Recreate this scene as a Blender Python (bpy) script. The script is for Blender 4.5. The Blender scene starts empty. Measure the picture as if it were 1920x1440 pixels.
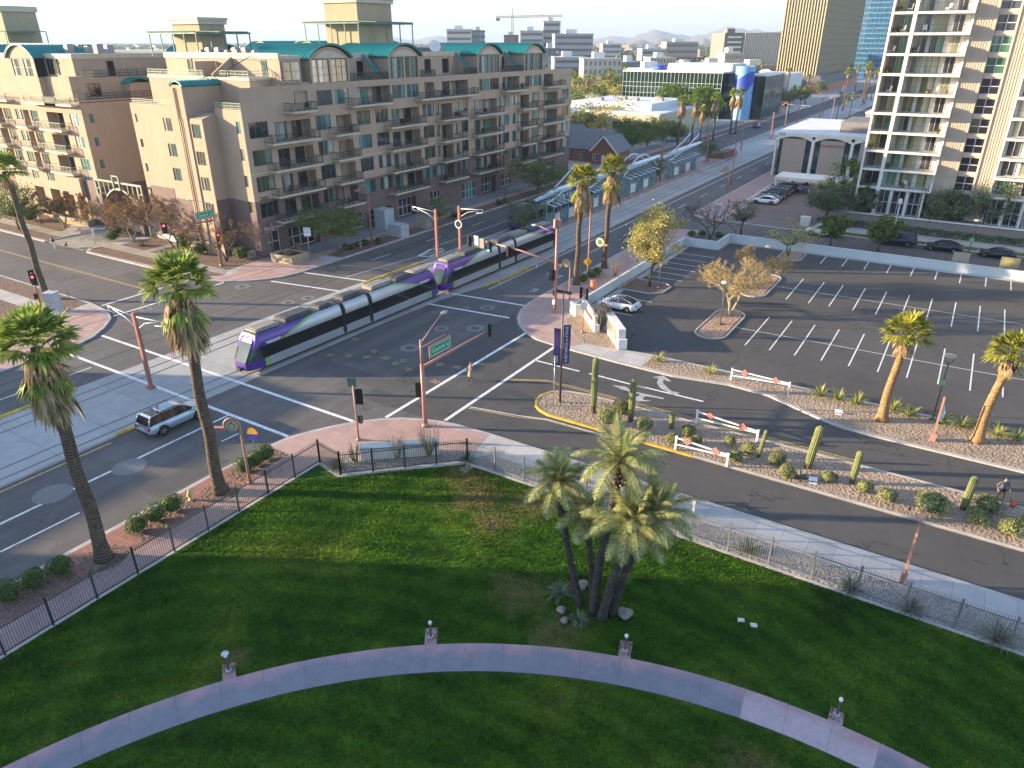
import bpy, bmesh, math, random
from math import pi, sin, cos, radians, sqrt, atan2, hypot
from mathutils import Vector, Matrix
# ---------------------------------------------------------------- camera, sky, sun, exposure
# x runs east, y runs north along the avenue, z up; metres
S = bpy.context.scene
COL = S.collection
cd = bpy.data.cameras.new('camera'); cam = bpy.data.objects.new('camera', cd); COL.objects.link(cam)
cam.location = (0, 0, 27); cam.rotation_euler = (radians(90 - 25.516), 0, radians(32))
cd.sensor_width = 36; cd.lens = 25.22; cd.clip_start = .5; cd.clip_end = 60000
S.camera = cam
SUN_AZ, SUN_EL = 242.0, 11.3          # compass degrees, low winter sun in the south-west
W = bpy.data.worlds.new('World'); S.world = W; W.use_nodes = True
nt = W.node_tree; bg = nt.nodes['Background']
sky = nt.nodes.new('ShaderNodeTexSky'); sky.sky_type = 'NISHITA'; sky.sun_disc = False
sky.sun_elevation = radians(SUN_EL); sky.sun_rotation = radians(SUN_AZ)
sky.air_density = 1.0; sky.dust_density = .8; sky.ozone_density = 3.3
hs_ = nt.nodes.new('ShaderNodeHueSaturation'); hs_.inputs['Saturation'].default_value = .8; tn_ = nt.nodes.new('ShaderNodeMix'); tn_.data_type = 'RGBA'; tn_.blend_type = 'MULTIPLY'; tn_.inputs[0].default_value = 1; tn_.inputs[7].default_value = (.965, .99, 1.03, 1)   # white balance of the sky
nt.links.new(sky.outputs[0], hs_.inputs['Color']); nt.links.new(hs_.outputs[0], tn_.inputs[6]); nt.links.new(tn_.outputs[2], bg.inputs[0]); bg.inputs[1].default_value = .132
sl = bpy.data.lights.new('sun', 'SUN'); sun = bpy.data.objects.new('sun', sl); COL.objects.link(sun)
sl.energy = 4.9; sl.angle = radians(.55); sl.color = (1, .775, .50)
_d = Vector((sin(radians(SUN_AZ))*cos(radians(SUN_EL)), cos(radians(SUN_AZ))*cos(radians(SUN_EL)), sin(radians(SUN_EL))))
sun.rotation_euler = _d.to_track_quat('Z', 'Y').to_euler()
sun.location = (-200, -110, 80)
S.view_settings.view_transform = 'Standard'; S.view_settings.look = 'None'
S.view_settings.exposure = 1.92; S.view_settings.gamma = 1
S.cycles.max_bounces = 6; S.cycles.diffuse_bounces = 3; S.cycles.glossy_bounces = 3
S.cycles.transmission_bounces = 4; S.cycles.transparent_max_bounces = 8; S.cycles.volume_bounces = 0
S.cycles.use_adaptive_sampling = True
R = random.Random(7)

# ---------------------------------------------------------------- helpers
def tag(o, label=None, cat=None, group=None, kind=None):
    if label: o['label'] = label
    if cat: o['category'] = cat
    if group: o['group'] = group
    if kind: o['kind'] = kind
    return o
def thing(name, label, cat, loc=(0, 0, 0), rz=0, group=None):
    o = bpy.data.objects.new(name, None); COL.objects.link(o)
    o.empty_display_size = .3
    o.location = loc if len(loc) == 3 else (loc[0], loc[1], 0); o.rotation_euler = (0, 0, rz)
    return tag(o, label, cat, group)
def copy_thing(root, loc, rz=None, label=None, group=None, scale=None):
    def rec(o, par):
        n = o.copy(); COL.objects.link(n); n.parent = par
        for ch in o.children: rec(ch, n)
        return n
    n = rec(root, None)
    n.location = loc if len(loc) == 3 else (loc[0], loc[1], root.location.z)
    if rz is not None: n.rotation_euler = (0, 0, rz)
    if label: n['label'] = label
    if group: n['group'] = group
    if scale: n.scale = (scale,)*3
    return n
class MB:
    def __init__(s): s.v = []; s.f = []; s.m = []; s.mi = 0; s.sm = []; s.smooth = False
    def add(s, vs, fs, m=None):
        b = len(s.v); s.v.extend([tuple(p) for p in vs])
        for f in fs:
            s.f.append([b+i for i in f]); s.m.append(s.mi if m is None else m); s.sm.append(s.smooth)
        return s
    def quad(s, a, b, c, d, m=None): return s.add((a, b, c, d), ((0, 1, 2, 3),), m)
    def tri(s, a, b, c, m=None): return s.add((a, b, c), ((0, 1, 2),), m)
    def poly(s, pts, z, m=None): return s.add([(p[0], p[1], z) for p in pts], (list(range(len(pts))),), m)
    def box(s, x0, y0, z0, x1, y1, z1, m=None):
        if x0 > x1: x0, x1 = x1, x0
        if y0 > y1: y0, y1 = y1, y0
        if z0 > z1: z0, z1 = z1, z0
        return s.add([(x0,y0,z0),(x1,y0,z0),(x1,y1,z0),(x0,y1,z0),(x0,y0,z1),(x1,y0,z1),(x1,y1,z1),(x0,y1,z1)],
              ((3,2,1,0),(4,5,6,7),(0,1,5,4),(1,2,6,5),(2,3,7,6),(3,0,4,7)), m)
    def obox(s, c, sx, sy, sz, rz=0, m=None, rx=0, ry=0):
        M = Matrix.Translation(c) @ Matrix.Rotation(rz, 4, 'Z') @ Matrix.Rotation(ry, 4, 'Y') @ Matrix.Rotation(rx, 4, 'X')
        vs = [M @ Vector((x*sx/2, y*sy/2, z*sz/2)) for z in (-1, 1) for x, y in ((-1,-1),(1,-1),(1,1),(-1,1))]
        return s.add(vs, ((3,2,1,0),(4,5,6,7),(0,1,5,4),(1,2,6,5),(2,3,7,6),(3,0,4,7)), m)
    def beam(s, a, b, w, t=None, m=None, up=(0, 0, 1)):
        a = Vector(a); b = Vector(b); t = t or w; d = (b-a).normalized(); u = Vector(up)
        if abs(d.dot(u)) > .98: u = Vector((1, 0, 0))
        x = d.cross(u).normalized()*w/2; y = x.cross(d).normalized()*t/2
        vs = [a-x-y, a+x-y, a+x+y, a-x+y, b-x-y, b+x-y, b+x+y, b-x+y]
        return s.add(vs, ((3,2,1,0),(4,5,6,7),(0,1,5,4),(1,2,6,5),(2,3,7,6),(3,0,4,7)), m)
    def tube(s, pts, r, n=8, m=None, cap=True):
        pts = [Vector(p) for p in pts]; k = len(pts)
        rs = r if isinstance(r, (list, tuple)) else [r]*k
        b = len(s.v); px_ = None
        for i, p in enumerate(pts):
            d = (pts[min(i+1, k-1)] - pts[max(i-1, 0)]).normalized()
            if px_ is None:
                u = Vector((0, 0, 1)) if abs(d.z) < .9 else Vector((1, 0, 0)); x = d.cross(u).normalized()
            else: x = (px_ - d*px_.dot(d)).normalized()
            px_ = x; y = d.cross(x)
            for j in range(n):
                a = 2*pi*j/n; s.v.append(tuple(p + (x*cos(a)+y*sin(a))*rs[i]))
        mm = s.mi if m is None else m
        for i in range(k-1):
            for j in range(n):
                s.f.append([b+i*n+j, b+i*n+(j+1) % n, b+(i+1)*n+(j+1) % n, b+(i+1)*n+j]); s.m.append(mm); s.sm.append(True)
        if cap:
            s.f.append([b+j for j in range(n)][::-1]); s.m.append(mm); s.sm.append(False)
            s.f.append([b+(k-1)*n+j for j in range(n)]); s.m.append(mm); s.sm.append(False)
        return s
    def lathe(s, prof, n=16, c=(0, 0, 0), m=None, axis='Z'):
        b = len(s.v); mm = s.mi if m is None else m
        for r, z in prof:
            for j in range(n):
                a = 2*pi*j/n; p = (r*cos(a), r*sin(a), z)
                if axis == 'X': p = (z, r*cos(a), r*sin(a))
                if axis == 'Y': p = (r*sin(a), z, r*cos(a))
                s.v.append((c[0]+p[0], c[1]+p[1], c[2]+p[2]))
        for i in range(len(prof)-1):
            for j in range(n):
                s.f.append([b+i*n+j, b+i*n+(j+1) % n, b+(i+1)*n+(j+1) % n, b+(i+1)*n+j]); s.m.append(mm); s.sm.append(True)
        s.f.append([b+j for j in range(n)][::-1]); s.m.append(mm); s.sm.append(False)
        s.f.append([b+(len(prof)-1)*n+j for j in range(n)]); s.m.append(mm); s.sm.append(False)
        return s
    def prism(s, pts, z0, z1, m=None, ms=None):
        n = len(pts); a = sum(pts[i][0]*pts[(i+1) % n][1]-pts[(i+1) % n][0]*pts[i][1] for i in range(n))
        if a < 0: pts = pts[::-1]
        vs = [(p[0], p[1], z0) for p in pts] + [(p[0], p[1], z1) for p in pts]
        s.add(vs, (list(range(n, 2*n)), list(range(n))[::-1]), m)
        b = len(s.v)-2*n
        for i in range(n):
            s.f.append([b+i, b+(i+1) % n, b+n+(i+1) % n, b+n+i]); s.m.append(ms if ms is not None else (s.mi if m is None else m)); s.sm.append(False)
        return s
    def strip(s, pts, w, z, m=None, closed=False):   # flat ribbon centred on a polyline
        L, Rr = offset(pts, w/2, closed)
        n = len(pts)
        for i in range(n if closed else n-1):
            j = (i+1) % n
            s.quad((Rr[i][0], Rr[i][1], z), (Rr[j][0], Rr[j][1], z), (L[j][0], L[j][1], z), (L[i][0], L[i][1], z), m)
        return s
    def kerb(s, pts, w, z0, z1, side=1, m=None, closed=False):   # raised ribbon to one side of a polyline
        L, Rr = offset(pts, w, closed); Q = L if side > 0 else Rr; n = len(pts)
        for i in range(n if closed else n-1):
            j = (i+1) % n; a, b, c, d = pts[i], pts[j], Q[j], Q[i]
            if side < 0: a, b, c, d = d, c, b, a
            s.add([(a[0],a[1],z0),(b[0],b[1],z0),(c[0],c[1],z0),(d[0],d[1],z0),(a[0],a[1],z1),(b[0],b[1],z1),(c[0],c[1],z1),(d[0],d[1],z1)],
              ((4,5,6,7),(0,1,5,4),(1,2,6,5),(2,3,7,6),(3,0,4,7)), m)
        return s
    def build(s, name, mats, parent=None, loc=None):
        me = bpy.data.meshes.new(name)
        vs = s.v
        if parent is not None and loc == 'w':        # given in world metres: take off the thing's base
            rt = parent
            while rt.parent: rt = rt.parent
            o_ = rt.location; vs = [(p[0]-o_[0], p[1]-o_[1], p[2]-o_[2]) for p in vs]
        me.from_pydata(vs, [], s.f); me.update()
        if not isinstance(mats, (list, tuple)): mats = [mats]
        for m in mats: me.materials.append(m)
        me.polygons.foreach_set('material_index', s.m)
        me.polygons.foreach_set('use_smooth', s.sm)
        o = bpy.data.objects.new(name, me); COL.objects.link(o)
        if parent is not None: o.parent = parent
        return o
def offset(pts, w, closed=False):
    n = len(pts); L = []; Rr = []
    for i in range(n):
        a = pts[i-1] if (i > 0 or closed) else pts[i]; b = pts[(i+1) % n] if (i < n-1 or closed) else pts[i]; p = pts[i]
        d1 = Vector((p[0]-a[0], p[1]-a[1])); d2 = Vector((b[0]-p[0], b[1]-p[1]))
        if d1.length < 1e-6: d1 = d2
        if d2.length < 1e-6: d2 = d1
        d1.normalize(); d2.normalize(); n1 = Vector((-d1.y, d1.x)); n2 = Vector((-d2.y, d2.x)); nn = n1+n2
        if nn.length < 1e-6: nn = n1
        nn.normalize(); k = w/max(.5, nn.dot(n1))
        L.append((p[0]+nn.x*k, p[1]+nn.y*k)); Rr.append((p[0]-nn.x*k, p[1]-nn.y*k))
    return L, Rr
def instance(name, me, parent, loc, rz=0):
    o = bpy.data.objects.new(name, me); COL.objects.link(o); o.parent = parent; o.location = loc; o.rotation_euler = (0, 0, rz)
    return o
def struct(name, mb, mats): return tag(mb.build(name, mats), kind='structure')

# ---------------------------------------------------------------- materials
MATS = {}
def nmat(name):
    m = bpy.data.materials.new(name); m.use_nodes = True; MATS[name] = m
    n = m.node_tree.nodes; return m, n, m.node_tree.links, n['Principled BSDF']
def ramp(n, l, src, stops):
    r = n.new('ShaderNodeValToRGB'); e = r.color_ramp.elements
    e[0].position, e[0].color = stops[0][0], (*stops[0][1], 1); e[1].position, e[1].color = stops[-1][0], (*stops[-1][1], 1)
    for p, c in stops[1:-1]: x = e.new(p); x.color = (*c, 1)
    l.new(src, r.inputs[0]); return r.outputs[0]
def noise(n, l, co, scale, det=4, rough=.55, dist=0):
    t = n.new('ShaderNodeTexNoise'); t.inputs['Scale'].default_value = scale; t.inputs['Detail'].default_value = det
    t.inputs['Roughness'].default_value = rough; t.inputs['Distortion'].default_value = dist; l.new(co, t.inputs['Vector']); return t.outputs['Fac']
def mixc(n, l, f, a, b, mode='MIX'):
    x = n.new('ShaderNodeMix'); x.data_type = 'RGBA'; x.blend_type = mode
    for k, v in ((0, f), (6, a), (7, b)):
        if isinstance(v, (int, float)): x.inputs[k].default_value = v
        elif isinstance(v, tuple): x.inputs[k].default_value = (*v, 1)
        else: l.new(v, x.inputs[k])
    return x.outputs[2]
def math_(n, l, op, a, b=None):
    x = n.new('ShaderNodeMath'); x.operation = op
    for k, v in ((0, a), (1, b)):
        if v is None: continue
        if isinstance(v, (int, float)): x.inputs[k].default_value = v
        else: l.new(v, x.inputs[k])
    return x.outputs[0]
def pos(n): return n.new('ShaderNodeNewGeometry').outputs['Position']
def mapv(n, l, co, sc=(1, 1, 1), rot=(0, 0, 0), loc=(0, 0, 0)):
    m = n.new('ShaderNodeMapping'); m.inputs['Scale'].default_value = sc; m.inputs['Rotation'].default_value = rot; m.inputs['Location'].default_value = loc
    l.new(co, m.inputs[0]); return m.outputs[0]
def bump(n, l, b, h, st=.3, d=.02):
    x = n.new('ShaderNodeBump'); x.inputs['Strength'].default_value = st; x.inputs['Distance'].default_value = d
    l.new(h, x.inputs['Height']); l.new(x.outputs[0], b.inputs['Normal'])
def sc(c, k): return tuple(min(1, x*k) for x in c)
def P(name, col, rough=.7, var=.12, scale=1.5, metal=0, spec=.4, bmp=0, bscale=60, coat=0):
    if name in MATS: return MATS[name]
    m, n, l, b = nmat(name); b.inputs['Roughness'].default_value = rough; b.inputs['Metallic'].default_value = metal
    b.inputs['Specular IOR Level'].default_value = spec; b.inputs['Coat Weight'].default_value = coat
    co = pos(n); f = noise(n, l, co, scale, 5, .6)
    l.new(ramp(n, l, f, [(.3, sc(col, 1-var)), (.7, sc(col, 1+var))]), b.inputs['Base Color'])
    if bmp: bump(n, l, b, noise(n, l, co, bscale, 3), bmp, .02)
    return m
def ringmat(name, col, sc_=5.5):
    # palm bark: close irregular rings and fibre
    m, n, l, b = nmat(name); co = pos(n); w = n.new('ShaderNodeTexWave'); w.bands_direction = 'Z'; w.inputs['Scale'].default_value = sc_*.32; w.inputs['Distortion'].default_value = 3.5; w.inputs['Detail'].default_value = 3; l.new(mapv(n, l, co, (.7, .7, 1)), w.inputs['Vector'])
    f = noise(n, l, co, 3, 6, .75); f2 = noise(n, l, mapv(n, l, co, (9, 9, 1.5)), 1.0, 4, .7)
    c = ramp(n, l, f, [(.3, sc(col, .55)), (.7, sc(col, 1.4))]); c = mixc(n, l, .42, c, ramp(n, l, w.outputs['Fac'], [(.15, (.5, .5, .5)), (.75, (1.25, 1.25, 1.25))]), 'MULTIPLY'); c = mixc(n, l, .6, c, ramp(n, l, f2, [(.3, (.6, .6, .6)), (.7, (1.35, 1.35, 1.35))]), 'MULTIPLY')
    l.new(c, b.inputs['Base Color']); b.inputs['Roughness'].default_value = .92; b.inputs['Specular IOR Level'].default_value = .15; bump(n, l, b, w.outputs['Fac'], .9, .05); return m
def leafmat(name, stops, rough=.55, trans=.25):
    m, n, l, b = nmat(name); g = n.new('ShaderNodeNewGeometry')
    c1 = ramp(n, l, g.outputs['Random Per Island'], [(i/(len(stops)-1), s) for i, s in enumerate(stops)])
    f = noise(n, l, g.outputs['Position'], .9, 2); c = mixc(n, l, .55, c1, ramp(n, l, f, [(.3, (.55, .55, .55)), (.7, (1.35, 1.35, 1.2))]), 'MULTIPLY')
    l.new(c, b.inputs['Base Color']); b.inputs['Roughness'].default_value = rough; b.inputs['Specular IOR Level'].default_value = .3
    t = n.new('ShaderNodeBsdfTranslucent'); l.new(c, t.inputs[0]); mx = n.new('ShaderNodeMixShader'); mx.inputs[0].default_value = trans
    l.new(b.outputs[0], mx.inputs[1]); l.new(t.outputs[0], mx.inputs[2]); l.new(mx.outputs[0], n['Material Output'].inputs[0]); return m
def asphalt(name, c0, crack=.5, tint=(1, 1, 1), streak=0):
    m, n, l, b = nmat(name); co = pos(n)
    big = noise(n, l, co, .09, 4, .6); mid = noise(n, l, co, .9, 5, .65); fine = noise(n, l, co, 45, 2, .7)
    c = ramp(n, l, big, [(.3, sc(c0, .86)), (.7, sc(c0, 1.2))])
    c = mixc(n, l, .4, c, ramp(n, l, mid, [(.3, (.75, .75, .76)), (.72, (1.25, 1.24, 1.2))]), 'MULTIPLY')
    c = mixc(n, l, .5, c, ramp(n, l, fine, [(.3, (.6, .6, .6)), (.7, (1.4, 1.4, 1.4))]), 'MULTIPLY')
    if streak:
        st = noise(n, l, mapv(n, l, co, (1.1, .02, 1)), 1.0, 3, .5)
        c = mixc(n, l, streak, c, ramp(n, l, st, [(.35, (.78, .78, .8)), (.65, (1.22, 1.2, 1.16))]), 'MULTIPLY')
    v = n.new('ShaderNodeTexVoronoi'); v.feature = 'DISTANCE_TO_EDGE'; v.inputs['Scale'].default_value = .16
    w = n.new('ShaderNodeVectorMath'); w.operation = 'ADD'; nz = n.new('ShaderNodeTexNoise'); nz.inputs['Scale'].default_value = .5; nz.inputs['Detail'].default_value = 5
    l.new(co, nz.inputs['Vector']); ml = n.new('ShaderNodeVectorMath'); ml.operation = 'SCALE'; ml.inputs['Scale'].default_value = 3.0
    l.new(nz.outputs['Color'], ml.inputs[0]); l.new(co, w.inputs[0]); l.new(ml.outputs[0], w.inputs[1]); l.new(w.outputs[0], v.inputs['Vector'])
    cr = math_(n, l, 'LESS_THAN', v.outputs['Distance'], .006)
    cr = math_(n, l, 'MULTIPLY', cr, math_(n, l, 'GREATER_THAN', noise(n, l, co, .12, 2), .52)); cr = math_(n, l, 'MULTIPLY', cr, crack)
    c = mixc(n, l, cr, c, (.012, .012, .014)); l.new(c, b.inputs['Base Color']); b.inputs['Roughness'].default_value = .8; b.inputs['Specular IOR Level'].default_value = .3
    bump(n, l, b, fine, .25, .01); return m
def slabmat(name, col, sx, sy, jw=.012, var=.1, jcol=None, off=(0, 0, 0), mott=.25, col2=None):
    # paving with straight joints every sx, sy metres
    m, n, l, b = nmat(name); co = pos(n); br = n.new('ShaderNodeTexBrick'); br.offset = 0; br.inputs['Scale'].default_value = 1
    br.inputs['Brick Width'].default_value = sx; br.inputs['Row Height'].default_value = sy; br.inputs['Mortar Size'].default_value = jw; br.inputs['Mortar Smooth'].default_value = .3
    br.inputs['Color1'].default_value = (*sc(col, 1-var), 1); br.inputs['Color2'].default_value = (*sc(col2 or col, 1+var), 1); br.inputs['Mortar'].default_value = (*(jcol or sc(col, .45)), 1); br.inputs['Bias'].default_value = 0
    l.new(mapv(n, l, co, loc=off), br.inputs['Vector'])
    f = noise(n, l, co, .8, 5, .65); c = mixc(n, l, mott*2, br.outputs['Color'], ramp(n, l, f, [(.3, (.75, .75, .76)), (.7, (1.2, 1.2, 1.18))]), 'MULTIPLY')
    f2 = noise(n, l, co, 30, 2, .6); c = mixc(n, l, .3, c, ramp(n, l, f2, [(.3, (.8, .8, .8)), (.7, (1.2, 1.2, 1.2))]), 'MULTIPLY')
    l.new(c, b.inputs['Base Color']); b.inputs['Roughness'].default_value = .82; b.inputs['Specular IOR Level'].default_value = .3; bump(n, l, b, f2, .15, .01); return m
def gravelmat(name, cols, scale=14):
    m, n, l, b = nmat(name); co = pos(n); v = n.new('ShaderNodeTexVoronoi'); v.inputs['Scale'].default_value = scale; l.new(co, v.inputs['Vector'])
    sp = n.new('ShaderNodeSeparateColor'); l.new(v.outputs['Color'], sp.inputs[0])
    c = ramp(n, l, sp.outputs[0], [(i/(len(cols)-1), s) for i, s in enumerate(cols)])
    f = noise(n, l, co, .6, 4); c = mixc(n, l, .6, c, ramp(n, l, f, [(.3, (.72, .72, .74)), (.7, (1.2, 1.2, 1.18))]), 'MULTIPLY')
    v2 = n.new('ShaderNodeTexVoronoi'); v2.inputs['Scale'].default_value = scale*.3; l.new(co, v2.inputs['Vector'])
    c = mixc(n, l, .2, c, ramp(n, l, v2.outputs['Distance'], [(.1, (1.2, 1.2, 1.2)), (.7, (.6, .6, .6))]), 'MULTIPLY')
    l.new(c, b.inputs['Base Color']); b.inputs['Roughness'].default_value = .9; b.inputs['Specular IOR Level'].default_value = .2
    bump(n, l, b, v2.outputs['Distance'], .8, .06); return m
def brickmat(name, c1, c2, mo, w=.3, hgt=.1):
    m, n, l, b = nmat(name); co = pos(n); s = n.new('ShaderNodeSeparateXYZ'); l.new(co, s.inputs[0]); cb = n.new('ShaderNodeCombineXYZ')
    l.new(math_(n, l, 'ADD', s.outputs[0], s.outputs[1]), cb.inputs[0]); l.new(s.outputs[2], cb.inputs[1])
    br = n.new('ShaderNodeTexBrick'); br.inputs['Scale'].default_value = 1; br.inputs['Brick Width'].default_value = w; br.inputs['Row Height'].default_value = hgt
    br.inputs['Mortar Size'].default_value = .012; br.inputs['Color1'].default_value = (*c1, 1); br.inputs['Color2'].default_value = (*c2, 1); br.inputs['Mortar'].default_value = (*mo, 1)
    l.new(cb.outputs[0], br.inputs['Vector']); f = noise(n, l, co, 2.5, 5, .7)
    l.new(mixc(n, l, .7, br.outputs['Color'], ramp(n, l, f, [(.3, (.6, .6, .62)), (.7, (1.3, 1.28, 1.25))]), 'MULTIPLY'), b.inputs['Base Color']); b.inputs['Roughness'].default_value = .85
    return m
def stuccomat(name, col, var=.07):
    m, n, l, b = nmat(name); co = pos(n); f = noise(n, l, co, .35, 5, .65); f3 = noise(n, l, mapv(n, l, co, (1, 1, .12)), 1.6, 4, .6)
    c = ramp(n, l, f, [(.3, sc(col, 1-var)), (.7, sc(col, 1+var))]); c = mixc(n, l, .35, c, ramp(n, l, f3, [(.3, (.82, .81, .8)), (.7, (1.1, 1.1, 1.1))]), 'MULTIPLY')
    l.new(c, b.inputs['Base Color']); b.inputs['Roughness'].default_value = .85; b.inputs['Specular IOR Level'].default_value = .2; bump(n, l, b, noise(n, l, co, 25, 3), .15, .01); return m
def glassmat(name, col, rough=.04, spec=.9, curtain=None):
    m, n, l, b = nmat(name); co = pos(n)
    if curtain:
        w = n.new('ShaderNodeTexNoise'); w.inputs['Scale'].default_value = .7; l.new(mapv(n, l, co, (1, 1, .05)), w.inputs['Vector'])
        w2 = noise(n, l, mapv(n, l, co, (9, 9, .05)), 1.0, 2)
        c = mixc(n, l, ramp(n, l, w.outputs['Fac'], [(.45, (0, 0, 0)), (.55, (1, 1, 1))]), col, curtain); c = mixc(n, l, .5, c, ramp(n, l, w2, [(.35, (.6, .6, .6)), (.65, (1.2, 1.2, 1.2))]), 'MULTIPLY')
        l.new(c, b.inputs['Base Color'])
    else: l.new(ramp(n, l, noise(n, l, co, .8, 3), [(.35, sc(col, .6)), (.7, sc(col, 1.4))]), b.inputs['Base Color'])
    b.inputs['Roughness'].default_value = rough; b.inputs['Specular IOR Level'].default_value = spec; b.inputs['IOR'].default_value = 1.6; return m
def emit(name, col, st):
    m, n, l, b = nmat(name); b.inputs['Base Color'].default_value = (*col, 1); b.inputs['Emission Color'].default_value = (*col, 1); b.inputs['Emission Strength'].default_value = st; return m

m_asph = asphalt('avenue_asphalt', (.112, .106, .102), .35, streak=.5)
m_asph2 = asphalt('lot_asphalt', (.076, .072, .069), .5)
m_asph3 = asphalt('drive_asphalt', (.076, .072, .069), .6)
m_conc = slabmat('concrete_walk', (.42, .40, .38), 1.5, 400, off=(.3, 0, 0))
m_concy = slabmat('concrete_track', (.36, .36, .35), 400, 4.2, .02, off=(0, .6, 0))
m_kerb = P('kerb_concrete', (.40, .375, .35), .85, .18, .7, bmp=.2)
m_kerby = P('kerb_yellow_paint', (.50, .33, .05), .75, .35, 1.4, bmp=.2)
m_salm = slabmat('salmon_paving', (.42, .275, .235), 2.4, 2.4, .012, .08, col2=(.42, .29, .255))
m_pave = slabmat('plum_paving', (.34, .24, .23), 1.8, 1.8, .01, .06)
m_brickpave = slabmat('brick_paving', (.31, .15, .115), .4, .2, .012, .16)
m_gravel = gravelmat('tan_gravel', [(.17, .12, .085), (.36, .265, .19), (.46, .36, .27), (.27, .19, .13)], 15)
m_gravelg = gravelmat('grey_gravel', [(.13, .11, .10), (.29, .26, .23), (.40, .36, .32), (.21, .17, .14)], 15)
m_gravelr = gravelmat('brown_gravel', [(.085, .055, .042), (.20, .13, .10), (.26, .18, .14), (.14, .09, .07)], 15)
m_white = P('road_paint', (.70, .69, .67), .7, .3, 3.5)
m_yell = P('yellow_paint', (.50, .36, .12), .7, .3, 3.5)
m_stucco = stuccomat('peach_stucco', (.395, .30, .22))
m_stuccod = stuccomat('taupe_stucco', (.31, .225, .165))
m_stucco2 = stuccomat('buff_stucco', (.36, .30, .20))
m_trim = P('cream_trim', (.46, .42, .32), .7)
m_brick = brickmat('red_brown_brick', (.12, .07, .064), (.175, .11, .10), (.19, .16, .15))
m_brickr = brickmat('orange_brick', (.24, .09, .055), (.29, .12, .075), (.22, .16, .13))
m_teal = P('teal_metal_roof', (.010, .21, .20), .42, .14, .8, metal=.0, spec=.5)
m_tealg = P('green_trim', (.10, .20, .15), .6)
m_rail = P('dark_railing', (.035, .045, .042), .5)
m_railg = P('pale_green_railing', (.30, .34, .26), .6)
m_black = P('black_plastic', (.014, .014, .015), .45)
m_dark = P('shade_and_letter_black', (.02, .02, .021), .9)  # near-black: shade inside openings put into the colour; also used for number lettering
m_whitewall = stuccomat('white_masonry', (.68, .65, .60))
m_pink = P('terracotta_steel', (.36, .19, .155), .45, .1, 1.2)
m_redst = P('oxide_red_steel', (.31, .13, .10), .5, .14, 1.2)
m_steel = P('galvanised_steel', (.42, .43, .44), .4, .1, 2, metal=.6)
m_wsteel = P('white_steel', (.72, .72, .70), .45)
m_roofw = P('white_roof_coating', (.62, .62, .62), .8, .12, .4)
m_roofg = P('grey_roof', (.22, .22, .22), .85, .15, .5)
m_gl = [glassmat('glass_dark', (.02, .028, .03)), glassmat('glass_teal', (.03, .075, .075), curtain=(.09, .23, .22)),
        glassmat('glass_pale', (.05, .07, .065), curtain=(.40, .45, .41)), glassmat('glass_olive', (.05, .06, .03), curtain=(.17, .21, .16))]
m_gl += [glassmat('glass_green', (.05, .12, .08), .06, .5, (.17, .40, .26)), glassmat('glass_cream', (.2, .2, .14), .06, .5, (.62, .60, .44)), glassmat('glass_moss', (.09, .10, .04), .06, .5, (.34, .36, .16)), glassmat('glass_plum', (.02, .02, .032), .06, .5, (.08, .08, .09))]
m_frame = P('window_frame', (.10, .12, .11), .5)
m_framew = P('pale_frame', (.52, .52, .50), .5)

# ---------------------------------------------------------------- ground, roads, pavements
Z1 = .14
def arc(cx, cy, r, a0, a1, n=12): return [(cx+r*cos(radians(a0+(a1-a0)*i/n)), cy+r*sin(radians(a0+(a1-a0)*i/n))) for i in range(n+1)]
def groundmat():
    m, n, l, b = nmat('valley_floor'); co = pos(n); f = noise(n, l, co, .004, 6, .7); f2 = noise(n, l, co, .03, 5, .7)
    c = ramp(n, l, f, [(.35, (.05, .06, .03)), (.5, (.17, .14, .10)), (.65, (.24, .21, .17))])
    c = mixc(n, l, .7, c, ramp(n, l, f2, [(.35, (.4, .45, .35)), (.6, (1.1, 1.05, 1))]), 'MULTIPLY'); l.new(c, b.inputs['Base Color']); b.inputs['Roughness'].default_value = .95; return m
mb = MB(); N = 48
for i in range(N):
    a0, a1 = 2*pi*i/N, 2*pi*(i+1)/N
    mb.tri((0, 0, -.02), (26000*cos(a0), 26000*sin(a0), -.02), (26000*cos(a1), 26000*sin(a1), -.02))
struct('ground', mb, groundmat())
mb = MB(); mb.box(-320, -120, -.015, 60, 520, .0); struct('street_asphalt', mb, m_asph)
mb = MB(); mb.box(-75, 520, -.015, -36, 1500, .0); struct('avenue_beyond', mb, m_asph)
mp = MB()      # trench repairs and darker overlays in the roadway
for x0, y0, x1, y1 in ((-45.6, -20, -43.4, 9), (-42.3, 21, -40.4, 26.5), (-47.8, 41, -36.6, 43.2), (-45.8, 44, -44.3, 58), (-38.2, 44.2, -33, 48.5), (-69.5, 42, -63, 45.2), (-68.6, 70, -66.2, 88), (-45.6, 78, -43.9, 96), (-90, 48.6, -78, 50.4), (-100, 43, -93, 46), (-44.2, 100, -41.2, 118)): mp.poly([(x0, y0), (x1, y0), (x1, y1), (x0, y1)], .0062)
struct('road_patches', mp, asphalt('patch_asphalt', (.088, .084, .082), .2))
mb = MB(); mb.poly([(-39.4, 39.0), (60, 39.0), (60, 61), (-22, 61), (-30, 59), (-36, 59), (-39.2, 63)], .004)
struct('driveway', mb, m_asph3)
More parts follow.
